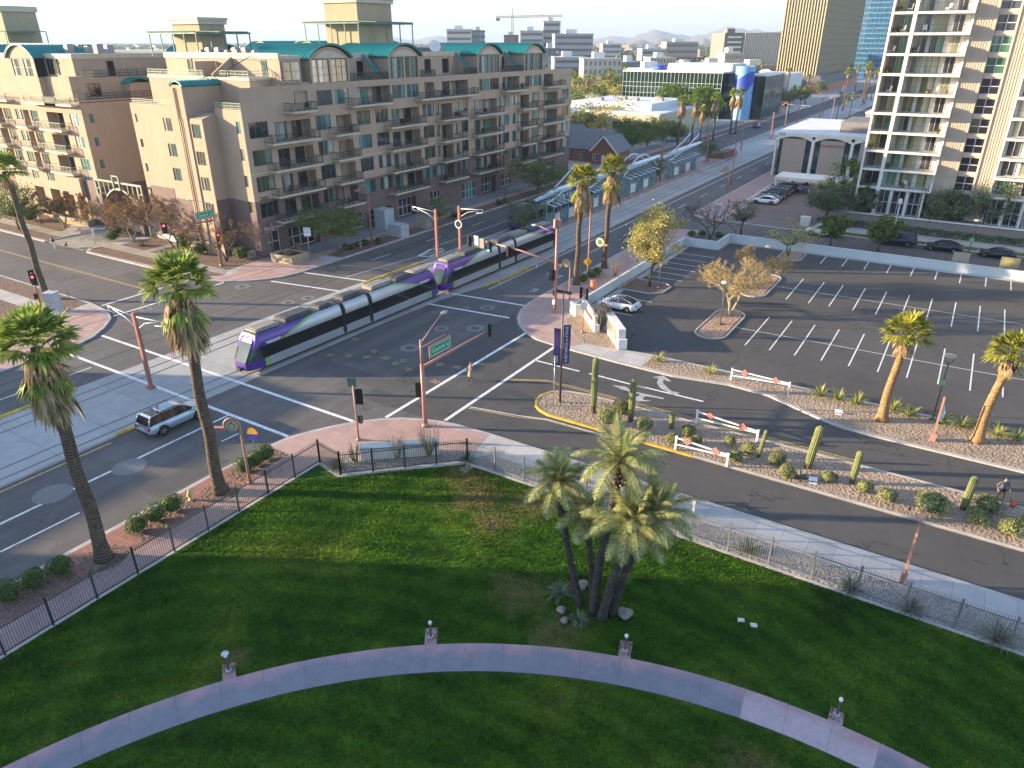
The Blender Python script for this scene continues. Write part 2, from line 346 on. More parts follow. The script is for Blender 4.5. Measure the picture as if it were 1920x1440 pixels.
# ---- south-east block: pavement, fence strip, lawn
SE_K = [(-39.8, -80), (-39.8, 24), (-39.6, 28.5), (-39.25, 31), (-38.5, 32.6), (-37.7, 34), (-36.75, 35.4), (-35.3, 36.9), (-34, 37.9), (-32.5, 38.6), (-31, 39.1), (-29.6, 39.35), (-26.9, 39.5), (-18, 39.5), (60, 39.6)]
mb = MB(); mb.prism(SE_K+[(60, -80)], -.01, Z1-.008); struct('pavement_base', mb, m_kerb)
_, in_ = offset(SE_K, .32)
mb = MB(); mb.poly(in_[:13]+[(-26.6, 39.16), (-25.9, 35.5), (-32.2, 29.4), (-34.5, 29.8), (-34.5, -80)], Z1); struct('salmon_pavement', mb, m_salm)
mb = MB(); mb.poly([(-26.55, 39.18), (-18, 39.2), (60, 39.28), (60, 37.55), (7.5, 37.55), (2, 37.3), (-24.9, 36.9)], Z1); struct('concrete_pavement', mb, m_conc)
mb = MB(); mb.poly([(-36.6, 21.2), (-34.55, 21.2), (-34.55, -60), (-36.6, -60)], Z1+.004); struct('plum_pavement', mb, m_pave)
mb = MB()
mb.poly([(-39.4, 26.2), (-36.6, 26.2), (-36.6, 28.2), (-39.3, 28.2)], Z1+.004) if 0 else None
mb.poly([(-39.45, -60), (-36.62, -60), (-36.62, 26.0), (-39.45, 26.0)], Z1+.004); struct('brick_pavement', mb, m_brickpave)
mb = MB()
for a in ([(-39.0, 4), (-36.9, 4), (-36.9, 13.9), (-39.0, 13.9)], [(-39.0, 17.6), (-36.9, 17.6), (-36.9, 22.0), (-39, 22.0)], [(-39.1, 25.0), (-37.2, 25.0), (-37.2, 29.2), (-38.9, 29.2)]): mb.poly(a, Z1+.008)
for x, y in ((-37.4, 15.5), (-37.4, 23.5)): mb.poly([(x+1.25*cos(t*pi/10), y+1.25*sin(t*pi/10)) for t in range(20)], Z1+.012)
struct('planting_pits', mb, m_gravelr)
mb = MB(); mb.poly([(-24.9, 36.9), (2, 37.3), (7.5, 37.55), (60, 37.55), (60, 35.0), (-25.4, 35.0), (-25.95, 35.5)], Z1+.004)
mb.poly([(-34.3, 29.9), (-32.2, 29.5), (-26.1, 35.5), (-26.2, 36.4), (-33.4, 31.6)], Z1+.004); struct('grey_gravel_bed', mb, m_gravelg)
mb = MB(); mb.kerb([(-34.6, -80), (-34.6, 29.6), (-32.1, 29.1), (-25.7, 35.1), (60, 35.1)], .22, 0, Z1+.03, -1); struct('lawn_edging', mb, m_kerb)
def lawnmat():
    m, n, l, b = nmat('lawn_grass'); co = pos(n)
    big = noise(n, l, co, .16, 5, .62, .6); mid = noise(n, l, co, 1.1, 6, .7, .4); fine = noise(n, l, co, 7, 4, .75); vf = noise(n, l, co, 42, 2, .7)
    c = ramp(n, l, big, [(.28, (.018, .052, .006)), (.5, (.040, .110, .009)), (.66, (.085, .140, .016)), (.8, (.12, .13, .035))])
    c = mixc(n, l, .75, c, ramp(n, l, mid, [(.28, (.5, .55, .5)), (.5, (1, 1, 1)), (.74, (1.45, 1.3, 1.3))]), 'MULTIPLY')
    c = mixc(n, l, .75, c, ramp(n, l, fine, [(.3, (.5, .52, .5)), (.68, (1.45, 1.4, 1.35))]), 'MULTIPLY')
    c = mixc(n, l, .8, c, ramp(n, l, vf, [(.3, (.4, .45, .4)), (.7, (1.6, 1.5, 1.5))]), 'MULTIPLY')
    # mower rows sweeping round with the path
    wv = n.new('ShaderNodeTexWave'); wv.wave_type = 'RINGS'; wv.rings_direction = 'Z'; wv.inputs['Scale'].default_value = .19; wv.inputs['Distortion'].default_value = 3.5; wv.inputs['Detail'].default_value = 3
    l.new(mapv(n, l, co, (1, 1, 0), loc=(12, 6, 0)), wv.inputs['Vector']); c = mixc(n, l, .5, c, ramp(n, l, wv.outputs['Fac'], [(.2, (.7, .76, .76)), (.8, (1.3, 1.25, 1.25))]), 'MULTIPLY')
    # worn straw patches: near the fence corner and beyond the palm clump
    s = n.new('ShaderNodeSeparateXYZ'); l.new(co, s.inputs[0])
    acc = None
    for (x, y, r) in ((-22.5, 31.6, 2.9), (-25.0, 33.6, 2.2), (-19.2, 33.0, 2.6), (-15.5, 25.6, 2.2), (-12.5, 11.5, 2.6), (-8, 8.5, 3.2), (-5.5, 15.5, 2.6), (-20, 30.0, 2.0), (-24.7, 14.6, 1.0), (-12.5, 23.9, 2.0), (-2, 21, 2.6)):
        d = math_(n, l, 'SQRT', math_(n, l, 'ADD', math_(n, l, 'POWER', math_(n, l, 'SUBTRACT', s.outputs[0], x), 2), math_(n, l, 'POWER', math_(n, l, 'SUBTRACT', s.outputs[1], y), 2)))
        q = math_(n, l, 'SUBTRACT', 1, math_(n, l, 'DIVIDE', d, r)); acc = q if acc is None else math_(n, l, 'MAXIMUM', acc, q)
    q = math_(n, l, 'ADD', math_(n, l, 'MULTIPLY', acc, 1.1), math_(n, l, 'MULTIPLY', math_(n, l, 'SUBTRACT', mid, .5), 2.2))
    c = mixc(n, l, ramp(n, l, q, [(.1, (0, 0, 0)), (.95, (.75, .75, .75))]), c, mixc(n, l, fine, (.10, .085, .035), (.24, .19, .10)))
    l.new(c, b.inputs['Base Color']); b.inputs['Roughness'].default_value = .85; b.inputs['Specular IOR Level'].default_value = .15
    hh = math_(n, l, 'ADD', fine, math_(n, l, 'MULTIPLY', vf, .6)); bump(n, l, b, hh, 1.0, .09); return m
mb = MB(); gx = 110; gy = 95      # a gently rolling lawn
LX0, LX1, LY0, LY1 = -34.38, 60, -60, 34.88
def lawn_z(x, y):
    e = min(1, max(0, min(x-LX0, LY1-y, 10)/3)); dd = abs(hypot(x-.35, y+4.1)-29.3); e *= min(1, max(0, (dd-1.0)/4))
    return Z1+.012+e*(.16+.10*sin(x*.31+1)*sin(y*.27)+.04*sin(x*.9+y*.7))
vs = []; 
for j in range(gy+1):
    for i in range(gx+1):
        x = LX0+(LX1-LX0)*i/gx; y = LY0+(LY1-LY0)*j/gy; vs.append((x, y, lawn_z(x, y)))
fs = []
for j in range(gy):
    for i in range(gx):
        x = (vs[j*(gx+1)+i][0]+vs[j*(gx+1)+i+1][0])/2; y = (vs[j*(gx+1)+i][1]+vs[(j+1)*(gx+1)+i][1])/2
        if x < -25.2 and y+.6 > 29.0+(x-.5+32.1)*.92 and y > 28.3: continue
        fs.append((j*(gx+1)+i, j*(gx+1)+i+1, (j+1)*(gx+1)+i+1, (j+1)*(gx+1)+i))
mb.smooth = True; mb.add(vs, fs)
mb.poly([(-34.38, 29.4), (-32.1, 28.88), (-25.62, 34.88), (-25.62, 26), (-34.38, 26)], Z1+.013); lawn = struct('lawn', mb, lawnmat())
# standing grass blades, one mass
import numpy as np
rg = np.random.default_rng(5); NB = 210000
gxv = rg.uniform(-34.3, 13, NB); gyv = rg.uniform(2, 34.8, NB); rad_ = np.hypot(gxv-.35, gyv+4.13); a32 = radians(32)
fw_ = -np.sin(a32)*gxv+np.cos(a32)*gyv; rt_ = np.cos(a32)*gxv+np.sin(a32)*gyv; dep_ = fw_*cos(radians(25.5))+27*sin(radians(25.5))
keep = (np.abs(rad_-29.28) > .95) & (gyv < np.where(gxv < -25.7, 28.7+(gxv+32.1)*.93, 34.8)) & ~((gxv < -32.1) & (gyv > 28.9)) & (fw_ > 12) & (np.abs(rt_) < .8*dep_)
gxv, gyv = gxv[keep], gyv[keep]; nb = len(gxv); gz = np.array([lawn_z(x, y) for x, y in zip(gxv.tolist(), gyv.tolist())])-.015
th_ = rg.uniform(0, pi, nb); hh_ = rg.uniform(.06, .13, nb); ww_ = rg.uniform(.02, .04, nb); lx, ly = rg.normal(0, .03, nb), rg.normal(0, .03, nb)
vv = np.empty((nb, 4, 3)); dx_, dy_ = np.cos(th_)*ww_, np.sin(th_)*ww_
for k, (s1, up) in enumerate(((-1, 0), (1, 0), (.55, 1), (-.55, 1))): vv[:, k, 0] = gxv+s1*dx_+up*lx; vv[:, k, 1] = gyv+s1*dy_+up*ly; vv[:, k, 2] = gz+up*hh_
me = bpy.data.meshes.new('grass'); me.vertices.add(nb*4); me.vertices.foreach_set('co', vv.ravel()); me.loops.add(nb*4); me.loops.foreach_set('vertex_index', np.arange(nb*4, dtype=np.int32)); me.polygons.add(nb); me.polygons.foreach_set('loop_start', np.arange(0, nb*4, 4, dtype=np.int32)); me.update(calc_edges=True)
def bladesmat():
    m = lawnmat(); m.name = 'grass_blade'; n, l = m.node_tree.nodes, m.node_tree.links; b = n['Principled BSDF']; l.remove(b.inputs['Normal'].links[0]); c = b.inputs['Base Color'].links[0].from_socket
    g = n.new('ShaderNodeNewGeometry'); c = mixc(n, l, 1, c, ramp(n, l, g.outputs['Random Per Island'], [(0, (1.05, 1.0, .8)), (.5, (1.75, 1.55, 1.0)), (1, (2.6, 2.1, 1.6))]), 'MULTIPLY'); l.new(c, b.inputs['Base Color'])
    t = n.new('ShaderNodeBsdfTranslucent'); l.new(c, t.inputs[0]); mx = n.new('ShaderNodeMixShader'); mx.inputs[0].default_value = .55; l.new(b.outputs[0], mx.inputs[1]); l.new(t.outputs[0], mx.inputs[2]); l.new(mx.outputs[0], n['Material Output'].inputs[0]); return m
me.materials.append(bladesmat()); og = bpy.data.objects.new('grass', me); COL.objects.link(og); tag(og, kind='stuff')
# curved path of big square slabs: plum-blue with a few pale worn slabs
def pathmat(name, ca, cb, seed):
    m, n, l, b = nmat(name); co = pos(n); s = n.new('ShaderNodeSeparateXYZ'); l.new(co, s.inputs[0])
    f = noise(n, l, mapv(n, l, co, loc=(seed, 0, 0)), .5, 5, .65); f2 = noise(n, l, co, 1.6, 6, .7); f3 = noise(n, l, co, 25, 2)
    q_ = math_(n, l, 'SQRT', math_(n, l, 'ADD', math_(n, l, 'POWER', math_(n, l, 'SUBTRACT', s.outputs[0], .35), 2), math_(n, l, 'POWER', math_(n, l, 'ADD', s.outputs[1], 4.13), 2)))
    e_ = math_(n, l, 'ADD', math_(n, l, 'MULTIPLY', math_(n, l, 'SUBTRACT', q_, 29.35), .9), math_(n, l, 'MULTIPLY', math_(n, l, 'SUBTRACT', f, .5), 2.4))
    c = mixc(n, l, ramp(n, l, e_, [(.0, (0, 0, 0)), (.75, (1, 1, 1))]), ca, cb); c = mixc(n, l, .6, c, ramp(n, l, f2, [(.3, (.72, .72, .75)), (.7, (1.2, 1.18, 1.18))]), 'MULTIPLY')
    c = mixc(n, l, .4, c, ramp(n, l, f3, [(.3, (.75, .75, .75)), (.7, (1.2, 1.2, 1.2))]), 'MULTIPLY')
    l.new(c, b.inputs['Base Color']); b.inputs['Roughness'].default_value = .8; bump(n, l, b, f3, .15, .01); return m
m_path = pathmat('path_slab', (.20, .20, .23), (.40, .25, .265), 0); m_pathp = pathmat('path_slab_worn', (.42, .335, .35), (.38, .24, .24), 5); m_joint = P('path_joint', (.10, .075, .075), .9)
PCX, PCY = .35, -4.13
mb = MB(); edges = [97.3+3.65*k for k in range(19, 0, -1)]+[97.3-3.6*k for k in range(21)]
def pp(a, r): return (PCX+r*cos(radians(a)), PCY+r*sin(radians(a)))
for i in range(len(edges)-1):
    a0, a1 = edges[i], edges[i+1]; pale = 86 < (a0+a1)/2 < 97.3
    q = []
    n_ = 4
    g_ = .012
    ro = [pp(a0-g_+(a1-a0+2*g_)*k/n_, 30.14) for k in range(n_+1)]; ri = [pp(a0-g_+(a1-a0+2*g_)*k/n_, 28.42) for k in range(n_+1)]
    mb.prism(ro+ri[::-1], Z1-.05, Z1+.045, m=1 if pale else 0)
mb.prism([pp(168-146*k/60, 30.16) for k in range(61)]+[pp(22+146*k/60, 28.4) for k in range(61)], Z1-.06, Z1+.038, m=2)
PADS = [(-24.39,13.85), (-17.61,20.56), (-9.06,24.88), (0.35,26.4)]
for x, y in PADS:
    a = atan2(y-PCY, x-PCX); r = hypot(x-PCX, y-PCY); u = (cos(a), sin(a)); t = (-u[1], u[0])
    mb.prism([(PCX+u[0]*rr+t[0]*w, PCY+u[1]*rr+t[1]*w) for rr, w in ((30.15, -.3), (31.25, -.3), (31.25, .3), (30.15, .3))], Z1-.05, Z1+.05, m=1)
struct('curved_path', mb, [m_path, m_pathp, m_joint])
# ---- driveway median and north-east planter
MED = [(60, 44.5), (-24.4, 44.4), (-25.4, 44.75), (-26.1, 45.3), (-26.6, 46.2), (-26.7, 47.2), (-26.3, 48.3), (-25.2, 49.1), (-23.2, 49.55), (60, 49.65)]
mb = MB(); mb.prism(MED, -.01, .1); mb.kerb(MED, .2, 0, .15, -1, 0)
mb.kerb([(-12.5, 44.398), (-24.4, 44.398), (-25.4, 44.748), (-26.1, 45.298), (-26.602, 46.2), (-26.702, 47.2), (-26.302, 48.302), (-25.8, 48.75)], .205, 0, .156, -1, 1)
struct('median_kerb', mb, [m_kerb, m_kerby])
_, q = offset(MED[1:-1], .2); mb = MB(); mb.poly([(60, 44.7)]+q+[(60, 49.45)], .125); struct('median_gravel', mb, m_gravel)
NEP = [(-29.6, 57.55), (-23.9, 56.9), (-15.75, 57.25), (-13.8, 57.6), (-10.4, 57.3), (-8.0, 56.2), (-5.5, 55.1), (-4.0, 54.6), (-1, 54.5), (60, 54.7)]
NE_K = [(-39.8, 100), (-39.8, 70), (-39.65, 66.3), (-39.25, 64.5), (-38.3, 62.3), (-37.2, 60.7), (-35.8, 59.4), (-34.5, 58.5), (-33.3, 57.9), (-30.8, 57.45), (-29.0, 57.3), (-23.9, 56.9), (-18.6, 56.75), (-13.8, 57.6), (-10.4, 57.3), (-8.0, 56.2), (-5.5, 55.1), (-4.0, 54.6), (-1, 54.5), (60, 54.7)]
NE_full = [(-39.8, 108), (-38.8, 110.2), (-37, 111.2), (60, 111.4)]
mb = MB(); mb.prism(NE_K[::-1]+NE_full[0:0]+[(-39.8, 106), (-39.0, 109), (-37, 110.6), (-33.9, 110.9), (-33.9, 66.7), (-25.0, 59.95), (-22, 60.4), (60, 60.6)], -.01, Z1-.008); struct('north_pavement_base', mb, m_kerb)
L_, q = offset(NE_K, .32)
mb = MB(); mb.poly(L_[0:10]+[(-29.6, 57.75), (-28.9, 59.3), (-31.5, 61.5), (-33.6, 64.2), (-33.95, 66.5), (-33.95, 110.5), (-37, 110.3), (-38.8, 108.8), (-39.48, 106)], Z1); struct('north_pavement', mb, m_salm)
mb = MB(); mb.poly([(-29.4, 57.78), (-23.9, 57.25), (-21.8, 57.3), (-21.8, 58.4), (-22.4, 59.6), (-25.2, 59.6), (-28.8, 59.2)], Z1); struct('grey_walk', mb, m_conc)
mb = MB(); mb.poly([(-33.5, 66.4), (-33.5, 64.3), (-31.4, 61.7), (-28.9, 59.4), (-25.4, 59.7), (-26.2, 62), (-29, 66.5)], Z1+.004)
mb.poly([(-21.7, 57.35), (-18.6, 57.1), (-13.8, 57.95), (-10.3, 57.62), (-7.85, 56.5), (-5.4, 55.4), (-3.9, 54.93), (-1, 54.85), (60, 55.0), (60, 60.35), (-21.7, 60.05)], Z1+.004); struct('planter_gravel', mb, m_gravel)
# ---- parking lot
LOT = [(-33.3, 66.8), (-33.3, 101.2), (-28.5, 101.2), (-28.5, 106.9), (60, 107), (60, 60.6), (-22, 60.4), (-25, 60)]
mb = MB(); mb.poly(LOT, .016); struct('parking_lot', mb, m_asph2)
mb = MB(); mb.poly([(-33.25, 68), (-32.3, 69.5), (-32.6, 101), (-28.4, 101.2), (-28.2, 106.1), (60, 106.2), (60, 106.95), (-28.45, 106.85), (-28.6, 101.2), (-33.25, 101.2)], .022); struct('lot_edge_strip', mb, m_kerb)
def island(pts, name, gm, h_=.16):
    mb = MB(); mb.kerb(pts, .17, 0, h_, -1, 0, True); _, q = offset(pts, .16, True)
    # keep gravel inside
    ins = offset(pts, .16, True); A = lambda P_: abs(sum(P_[i][0]*P_[(i+1) % len(P_)][1]-P_[(i+1) % len(P_)][0]*P_[i][1] for i in range(len(P_))))
    k = ins[0] if A(ins[0]) < A(ins[1]) else ins[1]
    mb.poly(k, h_-.035, 1); struct(name, mb, [m_kerb, gm])
def capsule(x0, x1, y0, y1):
    r = (x1-x0)/2; xc = (x0+x1)/2; return [(xc+r*cos(t*pi/8), y1-r+r*sin(t*pi/8)) for t in range(9)]+[(xc-r*cos(t*pi/8), y0+r-r*sin(t*pi/8)) for t in range(9)]
m_graveli = gravelmat('island_gravel', [(.22, .13, .09), (.40, .26, .18), (.46, .33, .25)], 10)
island(capsule(-20.5, -17.55, 67.4, 76.9), 'parking_island', m_graveli); island(capsule(-20.4, -17.55, 82.9, 92.9), 'parking_island', m_graveli)
island([(-33.1, 77.5), (-29.2, 77.6), (-28.2, 78.5), (-28.1, 81.2), (-29, 82.1), (-33.1, 82.2)][::1], 'parking_island', m_gravelr)
island([(-20.2, 105.9), (-20.2, 101.9), (-19.4, 101.1), (-18.2, 101.1), (-17.4, 101.9), (-17.4, 105.9)], 'parking_island', m_graveli)
# ---- north-west and south-west blocks
NW_K = [(-70.8, 900), (-70.8, 61.5), (-71.3, 59), (-72.3, 57.2), (-73.8, 55.5), (-76, 54), (-79, 53.1), (-82.7, 52.75), (-104.0, 52.6), (-105.2, 53.5), (-105.6, 55)]
mb = MB(); mb.prism(NW_K+[(-105.6, 64), (-260, 64), (-260, 420), (-200, 900)], -.01, Z1-.008)
mb.prism([(-115.2, 64), (-115.2, 52.7), (-260, 53.2), (-260, 64)], -.01, Z1-.01); struct('west_pavement_base', mb, m_kerb)
L_, q = offset(NW_K, .35)
mb = MB(); mb.poly(q[0:8]+[(-80.5, 57.5), (-80.2, 63.6), (-76, 66), (-76, 900)] if 0 else q[1:7]+[(-77.5, 56.2), (-79.2, 60), (-80.0, 63.4), (-75.9, 66.5), (-75.9, 66)], Z1)
mb.poly([(-72.0, 61), (-75.9, 61), (-75.9, 300), (-74.0, 300), (-74.0, 68), (-71.15, 66.8), (-71.15, 61.5)], Z1+.002); struct('corner_pavement', mb, m_salm)
mb = MB(); mb.poly([(-75.92, 66), (-75.92, 300), (-80, 300), (-80, 63.5), (-77.5, 65)], Z1+.004); struct('terrace_paving', mb, slabmat('grey_terrace', (.22, .23, .235), 1.5, 1.5))
mb = MB(); mb.poly([(-71.2, 69.5), (-71.2, 300), (-73.98, 300), (-73.98, 69.5)], Z1+.006)
mb.poly([(-79.6, 53.6), (-104, 53.0), (-105, 54.2), (-105.2, 55.4), (-78.0, 55.7)], Z1+.004); mb.poly([(-79.5, 57.3), (-79.9, 63.4), (-96.2, 63.4), (-96.2, 57.4)], Z1+.004); mb.poly([(-97.8, 57.4), (-97.8, 63.4), (-103.6, 63.4), (-103.6, 57.4)], Z1+.004)
mb.poly([(-115.5, 53.2), (-170, 53.4), (-170, 55.5), (-115.5, 55.4)], Z1+.004); mb.poly([(-119, 57.3), (-125, 63.4), (-170, 63.4), (-170, 57.3)], Z1+.004); struct('brown_gravel_bed', mb, m_gravelr)
mb = MB(); mb.poly([(-78.0, 55.72), (-105.4, 55.42), (-105.5, 57.3), (-96.3, 57.38), (-96.3, 63.3), (-97.7, 63.3), (-97.7, 57.38), (-79.6, 57.28)], Z1+.004)
mb.poly([(-115.3, 55.42), (-170, 55.52), (-170, 57.28), (-115.3, 57.28)], Z1+.004); mb.poly([(-105.7, 52.9), (-115.1, 52.9), (-116.2, 62), (-104.2, 62)], .006); struct('west_walk', mb, slabmat('warm_concrete', (.33, .30, .25), 1.6, 1.6))
SW_K = [(-70.5, -80), (-70.5, 26), (-70.8, 32.5), (-71.6, 34.8), (-73.2, 37), (-75.2, 38.9), (-77.8, 40.1), (-82, 40.6), (-260, 40.6)]
mb = MB(); mb.prism(SW_K+[(-260, -80)], -.01, Z1-.008); struct('south_west_pavement_base', mb, m_kerb)
L_, q = offset(SW_K, .35); mb = MB(); mb.poly(L_[0:7]+[(-80, 39.6), (-81.5, 36.2), (-76, 33), (-75, 26), (-75, -80)], Z1); struct('south_west_pavement', mb, m_salm)
mb = MB(); mb.poly([(-82, 40.25), (-260, 40.2), (-260, 38), (-81.5, 37.6)], Z1+.004); mb.poly([(-81.2, 35.6), (-260, 36), (-260, -60), (-75.2, -60), (-75.2, 26), (-76.2, 32.9)], Z1+.004); struct('south_west_gravel', mb, m_gravelr)
mb = MB(); mb.poly([(-81.5, 37.58), (-260, 37.98), (-260, 36.02), (-81.2, 35.62)], Z1+.006); struct('south_west_walk', mb, MATS['concrete_walk'])
# ---- north side street and far verge
NN_K = [(-39.8, 900), (-39.8, 124), (-39.3, 121.5), (-37.5, 120), (-35, 119.6), (60, 119.6)]
mb = MB(); mb.prism(NN_K+[(60, 900)], -.01, Z1-.008); struct('north_block_base', mb, m_kerb)
L_, q = offset(NN_K, .3); mb = MB(); mb.poly(L_[0:4]+[(-35.5, 120), (-33, 121), (-33.6, 160), (-36, 900)], Z1); struct('north_block_pavement', mb, m_pave)
mb = MB(); mb.poly([(-33.2, 120), (-33.8, 163), (-12, 163), (-14, 130), (-19.8, 128), (-20, 120)], Z1+.004); struct('courtyard_paving', mb, slabmat('brick_court', (.17, .13, .125), 400, 1.1, .05, .1))
mb = MB(); mb.poly([(-19.6, 120.1), (-19.5, 122.0), (60, 122.2), (60, 120.1)], Z1+.006); tag(mb.build('verge_grass', P('verge_green', (.05, .12, .015), .9, .3, 6, bmp=.6)), kind='structure')
mb = MB(); mb.poly([(-19.5, 122.02), (-19.5, 123.2), (60, 123.4), (60, 122.22)], Z1+.004); struct('verge_walk', mb, MATS['concrete_walk'])
# ---- light-rail slab, tracks
SLAB = [(-61.3, -80), (-61.3, 20), (-61.5, 30), (-61.4, 60), (-61.0, 72), (-60.9, 900), (-47.7, 900), (-47.6, 117), (-46.9, 85), (-46.7, 74), (-47.4, 70), (-49.0, 62.5), (-49.6, 50), (-50.0, 36), (-50.4, 24), (-50.5, -80)]
mb = MB(); mb.poly(SLAB, .008); struct('track_slab', mb, m_concy)
def track(cl):
    mb = MB(); L_, Q = offset(cl, .72)
    for s_ in (L_, Q): mb.strip(s_, .2, .012, 1); mb.strip(s_, .09, .018, 0)
    return mb
TE = [(-52.25, -80), (-52.25, 22), (-51.95, 34), (-51.3, 50), (-50.9, 64), (-50.3, 85), (-50.2, 120), (-50.2, 900)]
TW = [(-59.2, -80), (-59.2, 40), (-59.4, 62), (-59.5, 900)]
for tr in (TE, TW): struct('rail_track', track(tr), [P('rail_steel', (.17, .16, .155), .35, metal=.8), P('rail_groove', (.12, .12, .12), .9)])
mb = MB()   # kerb faces of the slab
mb.kerb([(-50.45, -80), (-50.45, 24.2)], .3, 0, .15, 1, 0); mb.kerb([(-50.43, 24.2), (-50.3, 26.5)], .34, 0, .156, 1, 1)
mb.kerb([(-61.3, -80), (-61.3, 14)], .3, 0, .15, -1, 0); mb.kerb([(-61.3, 14), (-61.35, 27.2)], .32, 0, .156, -1, 1)
mb.kerb([(-60.95, 62.5), (-60.75, 74)], .3, 0, .156, -1, 1); mb.kerb([(-60.75, 74), (-60.9, 330)], .3, 0, .15, -1, 0)
mb.kerb([(-47.4, 69.5), (-46.7, 74), (-46.8, 80)], .34, 0, .156, 1, 1); mb.kerb([(-46.8, 80), (-46.9, 85), (-47.6, 117), (-47.7, 300)], .3, 0, .15, 1, 0)
struct('track_kerb', mb, [m_kerb, m_kerby])
# ---- painted markings
mk = MB(); Zm = .0085
def line(a, b, w=.12, m=0): mk.strip([a, b], w, Zm+.004, m)
for a, b in (((-71.4, 35.55), (-36.95, 35.55)), ((-70.6, 31.15), (-39.5, 31.15)), ((-35.2, 37.4), (-35.2, 59.0)), ((-30.9, 39.5), (-30.9, 57.4)), ((-71.3, 57.3), (-61.2, 58.9)), ((-49.4, 60.9), (-39.0, 61.9)), ((-70.6, 62.1), (-61.2, 63.6)), ((-49.2, 65.3), (-39.7, 66.2))): line(a, b, .32)
for a, b in (((-80.3, 40.8), (-80.4, 52.6)), ((-75.9, 39.5), (-75.8, 53.8))): line(a, b, .3)
line((-46.45, -60), (-46.15, 31), .22); line((-42.9, -60), (-42.9, -30), .12)
for y in (-28, -14.5, -1): line((-43.0, y), (-43.0, y+6.5), .13)
line((-43.29,12.67), (-43.2,17.33), .14); line((-43.11,27.97), (-43.01,29.46), .14)
line((-50.05, -60), (-49.95, 23.5), .16, 1)
for y in range(78, 200, 12): line((-43.5, y), (-43.5, y+4), .12)
line((-64.6, 63.5), (-62.2, 81), .12); line((-64.2, 81), (-64.2, 110), .12); 
for y in range(71, 240, 12): line((-67.1, y), (-67.1, y+4), .12)
line((-46.4, 69), (-46.1, 200), .14); line((-46.2, 71.5), (-47.2, 72.3), .12); line((-46.1, 80), (-46.9, 81.4), .12)
line((-64.6, -20), (-64.6, 30.5), .14); line((-61.9, 2), (-62.0, 21.6), .14, 1); line((-61.95, 17), (-64.4, 13.5), .14, 1)
for o in (-.12, .12): line((-80.6, 47.0+o), (-140, 46.7+o), .1, 1)
# driveway: yellow double lines round the median, lane line, arrows
for o in (0, .28):
    mk.strip([(-30.7+o, 48.3+.35-o*.2), (-27.8, 49.75+.5-o), (-24, 50.35-o), (-2.5, 50.2-o)], .1, .0125, 1)
    mk.strip([(-30.6, 42.2+o*.9), (-26.5, 42.95+o), (-24.2, 43.75+o*.6), (-18.5, 43.85+o*.6)], .1, .0125, 0 if o else 1)
line((-30.91,53.48), (-26.21,53.47), .22); line((-25.22,53.51), (-19.78,53.39), .22); line((-20.8,53.45), (-14.69,53.52), .2)
def arrow(pts): mk.poly(pts, .0135, 2)
arrow([(-20.13,55.75),(-19.39,56.61),(-18.36,55.87),(-18.71,55.65),(-19.06,55.92),(-18.91,55.2),(-17.74,54.05),(-16.88,53.98),(-17.22,53.31),(-18.71,54.06),(-19.36,54.93),(-19.52,55.8)])
arrow([(-22.47,52.4),(-21.36,52.72),(-20.45,52.21),(-17.71,52.42),(-17.66,52.15),(-19.07,51.95),(-19.23,51.62),(-19.1,51.17),(-18.33,51.36),(-19.39,50.58),(-19.9,51.35),(-19.66,51.5),(-19.68,51.99),(-21.28,51.99)])
# lane-guide dashes through the junction
for q in [[(-48.33,43.99),(-47.9,44.52)],[(-46.7,44.81),(-46.2,45.28)],[(-45.03,45.48),(-44.53,45.98)],[(-49.21,48.66),(-48.5,48.38)],[(-45.55,47.27),(-44.83,47.13)],[(-43.64,46.54),(-42.68,46.39)],[(-41.57,46.71),(-41.04,47.04)],[(-41.8,46.02),(-41.18,45.87)],[(-39.98,45.56),(-39.23,45.51)],[(-38.18,47.81),(-37.53,48.08)],[(-36.5,48.26),(-35.77,48.43)],[(-36.37,44.87),(-35.54,44.75)]]:
    (ax, ay), (bx, by) = q; dx, dy = bx-ax, by-ay; k = hypot(dx, dy); ox, oy = -dy/k*.17, dx/k*.17
    line((ax+ox, ay+oy), (bx+ox, by+oy), .1, 1); line((ax-ox, ay-oy), (bx-ox, by-oy), .1, 1)
# bicycle symbols
def bike(x, y, s_=1.0):
    for dy in (-.42, .42): mk.strip([(x+.3*cos(t*pi/7), y+dy*s_+.3*sin(t*pi/7)) for t in range(14)], .07, .0125, 0, True)
    line((x, y-.42), (x+.3, y), .07); line((x+.3, y), (x, y+.42), .07); line((x+.3, y), (x+.5, y+.35), .07)
bike(*(-41.6,71.57)); bike(*(-41.74,78.01))
mk.strip([(-63.07,76.18), (-63.23,77.73), (-63.77,79.95), (-62.53,81.16)], .35, .0125)
mk.strip([(-63.07,76.18), (-61.52,76.75), (-61.7,80.38)], .3, .0125)
# parking bays
Zp = .0215
def pl_(a, b, w=.12): mk.strip([a, b], w, Zp+.004)
for x in (-14.7, -12, -9.3, -6.55, -3.8, -1.05, 1.65, 4.4, 7.05, 9.8): pl_((x, 101.9), (x+.02, 106.2))
for x in (-15.1, -12.6, -10.4, -7.9, -5.55, -3.1, -.7, 1.7, 4.1, 6.45, 8.9): pl_((x, 84.1), (x, 93.4))
pl_((-17.4, 88.5), (14, 89.1), .09)
for x in (-15.2, -12.85, -10.5, -8.1, -5.7, -3.25, -.88, 1.57, 4, 6.4, 8.8): pl_((x, 67.6), (x, 77.1))
pl_((-17.5, 72), (14, 72.75), .09)
for y in (97, 94.1, 91.5, 89.1, 86.7, 84.3): pl_((-32.6, y), (-27.7, y+.15))
pl_((-32.9, 74.7), (-27.9, 74.9)); pl_((-32.9, 72), (-27.9, 72.1)); pl_((-32.6, 69.6), (-28, 69.6))
